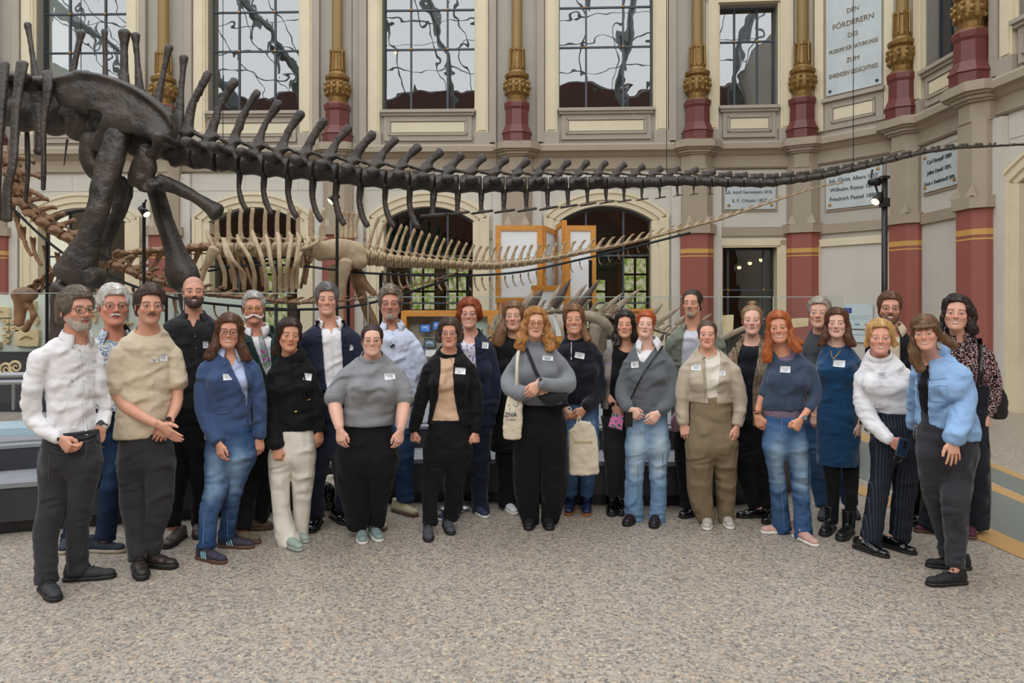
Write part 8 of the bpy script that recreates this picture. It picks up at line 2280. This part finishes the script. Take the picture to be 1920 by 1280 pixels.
# things on the floor and in hands
pl = fpt(853, 958); t = thing('floor_stand_base', 'round polished metal base plate on the floor behind two women', 'stand base', (pl[0], pl[1]+.1, 0))
MB().lathe([(.16, 0), (.165, .012), (.15, .03), (.03, .045), (.025, .06)], sides=28).out('plate', M_steel, t, smooth=True); MB().tube([(0, 0, .05), (0, .0, .55)], .016, 10).out('tube', M_steel, t)
def soft(name, label, cat, rows, m, h=.009, k=.015, amp=.004, kind='shirt', parent=None, flatY=None):
    """soft bag through pixel rows (px,py,Y,half width px, half depth px)"""
    R_ = px(rows); f = Field(R_[:, :3].min(0)-R_[:, 3].max()-.06, R_[:, :3].max(0)+R_[:, 3].max()+.06, h)
    f.chain(smooth_path(R_, 3), k, p=3.0); V, Q = f.mesh(1); N = normals(V, Q); V = cloth_disp(V, N, kind, amp, len(rows))
    b0 = R_[-1, :3]
    if parent is None:
        t = thing(name, label, cat, b0); mk('bag_body', V-b0, Q, m, t); return t, b0, (V, Q)
    return mk(name, V-parent[1], Q, m, parent[0]), b0, (V, Q)
F_tote = fab('natural_tote_cotton', '#cfc4ae', sheen=0, fold=.7)
M_inkb = mat('navy_print', '#2b3768', .7)
D14 = W14.D
tb, b0, tv = soft('tote_bag', 'cream cotton tote bag with printed letters under the grey sweater elbow', 'bag', [(966, 744, D14-.16, 14, 4), (963, 770, D14-.18, 17, 6), (961, 800, D14-.19, 18, 6), (960, 819, D14-.19, 17, 5)], F_tote, h=.007)
def decal(tv, base, parent, s_, x, y, size, m, rot=0):
    bv = BVHTree.FromPolygons([tuple(v) for v in tv[0].tolist()], tv[1].tolist()); d = Vector(W(x, y, 1)-[0, 0, CH]).normalized(); hit = bv.ray_cast(Vector((0, 0, CH)), d)
    if hit[0] is None: return
    T = np.eye(4); a = math.radians(rot); T[:3, 0] = (math.cos(a), 0, -math.sin(a)); T[:3, 1] = (math.sin(a), 0, math.cos(a)); T[:3, 2] = (0, -1, 0)
    T[:3, :3] *= 1; T[:3, 3] = np.array(hit[0])-[0, .006, 0]-base
    text(s_, size, T, m, parent, .002, name='printed_letters')
decal(tv, b0, tb, 'ZNA', 957, 777, .045, M_inkb, 0); decal(tv, b0, tb, 'Museumszentrum', 957, 786, .011, M_inkb, 0)
dd = MB()
for a_, b_2 in (((952, 762), (956, 758)), ((962, 758), (968, 763)), ((968, 763), (973, 754)), ((955, 770), (957, 764))):
    dd.tube([W(a_[0], a_[1], D14-.26)-b0, W(b_2[0], b_2[1], D14-.26)-b0], .0025, 5)
dd.out('printed_flourish', M_inkb, tb)
MB().tube(smooth_path([W(969, 744, D14-.17)-b0, W(969, 700, D14-.2)-b0, W(971, 665, D14-.14)-b0, W(976, 655, D14+.0)-b0, W(978, 700, D14+.14)-b0], 5), .012, 6, flat=.25).out('strap', F_tote, tb, smooth=True)
bb, b0, tv = soft('belt_bag', 'black crossbody bag under the crossed forearms', 'bag', [(1012, 738, D14-.2, 8, 8), (1032, 746, D14-.22, 15, 12), (1052, 740, D14-.16, 12, 11)], F_blk2, h=.008)
MB().tube(smooth_path([W(1014, 712, D14-.2)-b0, W(1018, 725, D14-.21)-b0, W(1020, 735, D14-.2)-b0], 4), .014, 6, flat=.25).out('strap', MATS['strap_webbing'], bb)
D15 = W15.D
cb, b0, tv = soft('cotton_bag', 'semi-transparent beige cotton bag with a box inside, held in both hands', 'bag', [(1085, 796, D15-.26, 10, 5), (1091, 808, D15-.26, 25, 7), (1094, 845, D15-.27, 28, 8), (1095, 884, D15-.27, 29, 7)], F_tote, h=.008)
MB().tube(smooth_path([W(1080, 797, D15-.26)-b0, W(1086, 780, D15-.25)-b0, W(1090, 797, D15-.26)-b0], 4), .006, 6).out('cord', F_tote, cb)
p_ = W(1068, 877, D15-.345)-b0; q_ = W(1108, 822, D15-.345)-b0
MB().box(p_[0], q_[0], -.01, .0, p_[2], q_[2]).out('showing_box_edge', mat('box_through_cloth', '#b9ae98', .8), cb)
decal(tv, b0, cb, 'Naturkunde', 1093, 828, .03, mat('faint_gold_print', '#c2a878', .7), 0)
tag(MB().tube([W(1066+3*math.cos(t)*1.6, 768+5*math.sin(t), D15-.3) for t in np.linspace(0, 6.3, 14)], .006, 6).out('white_phone_strap', R_white), 'white looped strap held in the hand above the cotton bag', 'strap')
D16 = W16.D
A_, B_, C_, D_ = [W(x, y, D16-.26) for x, y in ((1148, 774), (1170, 779), (1166, 806), (1141, 799))]
nb = thing('notebook', 'pink spiral notebook with green leaf print held in a hand', 'notebook', A_)
V = np.array([A_, B_, C_, D_, A_+[0, .012, 0], B_+[0, .012, 0], C_+[0, .012, 0], D_+[0, .012, 0]])-A_
mk('cover', V, [[0, 1, 2, 3], [7, 6, 5, 4], [0, 4, 5, 1], [1, 5, 6, 2], [2, 6, 7, 3], [3, 7, 4, 0]], F_pink, nb, smooth=False)
sp_ = MB()
for k in range(9): q = (D_*(1-k/8)+C_*k/8)-A_; sp_.tube([q+[0, -.004, .004], q+[0, -.004, -.006], q+[0, .014, -.006]], .0018, 5)
sp_.out('spiral', M_inkb, nb)['kind'] = 'stuff'
D17 = W17.D
ph = thing('phone', 'black phone hanging from a cord beside the clasped hands', 'phone', W(1179, 786, D17-.24)); MB().box(-.028, .028, -.004, .004, -.058, .055).out('case', M_black, ph); MB().box(-.025, .025, -.0055, -.004, -.054, .051).out('screen_glass', mat('phone_glass', '#08090b', .08), ph)
D24 = W24.D
c_ = W(1692, 838, D24-.28); ph = thing('phone', 'blue-backed phone with camera bump held by the blond woman', 'phone', c_); Mr = Matrix.Rotation(math.radians(14), 4, 'Y')
ph.rotation_euler = (0, math.radians(14), 0)
MB().box(-.034, .034, -.005, .005, -.06, .055).out('case', mat('grey_phone_case', '#5d6b78', .3, metal=.4), ph); MB().box(-.03, .03, -.0065, -.005, -.055, .05).out('back_glass', mat('blue_phone_back', '#24324d', .15), ph)
MB().tube([(.008, -.006, .03), (.008, -.011, .03)], .009, 10).tube([(.008, -.006, .006), (.008, -.011, .006)], .009, 10).out('camera_lens', M_black, ph)
c_ = W(1683, 860, D24-.26); t = thing('dangling_loop', 'black wrist loop hanging below the phone', 'strap', c_); MB().tube([(math.cos(a)*.028, 0, math.sin(a)*.022) for a in np.linspace(0, 6.28, 18)], .0035, 6, caps=False).out('loop', M_black, t)
D27 = W27.D
bk, b0, tv = soft('shoulder_bag', 'black leather shoulder bag behind the woman in the floral blouse', 'bag', [(1866, 722, D27+.12, 6, 8), (1872, 745, D27+.12, 12, 14), (1871, 772, D27+.12, 15, 14)], mat('soft_black_leather', '#151417', .35, bump=.2, bscale=30), h=.009)
MB().tube(smooth_path([W(1864, 724, D27+.1)-b0, W(1852, 690, D27+.06)-b0, W(1838, 655, D27-.08)-b0, W(1836, 645, D27)-b0], 4), .02, 6, flat=.25).out('strap', MATS['soft_black_leather'], bk)
W27.strap('bag_strap', [(1836, 634), (1838, 660), (1837, 700), (1834, 725)], 4, MATS['soft_black_leather'], .008)
D18 = W18.D
pb, b0, tv = soft('pink_bag', 'dusty pink bag hanging beside the beige cardigan', 'bag', [(1270, 774, D18-.06, 5, 5), (1267, 788, D18-.08, 9, 6), (1270, 803, D18-.08, 10, 6)], mat('dusty_pink_leather', '#b98a98', .5), h=.007)
# bags on the floor behind the group
t, b0, tv = soft('canvas_bag', 'slumped cream canvas bag on the floor behind the navy suit', 'bag', [(622, 900, 6.05, 10, 12), (624, 930, 6.0, 16, 16), (624, 962, 6.0, 22, 18)], F_tote, h=.012, amp=.01)
b0 = W(613, 925, 5.85); f = Field(b0-.2, b0+.2, .009); f.ell(b0, (.06, .05, .085), .02); f.ell(b0+[0, 0, -.07], (.075, .06, .06), .03); V, Q = f.mesh(1); N = normals(V, Q); V = V+N*((ridge(V*30, 2))*.009)[:, None]
tag(mk('plastic_bag', V, Q, mat('glossy_black_plastic', '#101114', .12)), 'crumpled glossy black plastic bag on the canvas bag', 'bag')
t, b0, tv = soft('leather_bag', 'orange brown leather bag on the podium behind the copper-haired woman', 'bag', [(1474, 842, 6.75, 10, 9), (1475, 850, 6.75, 12, 10)], mat('tan_leather', '#b3561c', .4), h=.012)
tag(MB().box(W(1384, 0, 6.6)[0], W(1393, 0, 6.6)[0], 6.6, 6.66, .385, .46).out('small_box_camera', M_inkb), 'small dark blue box on the podium between two women', 'box')
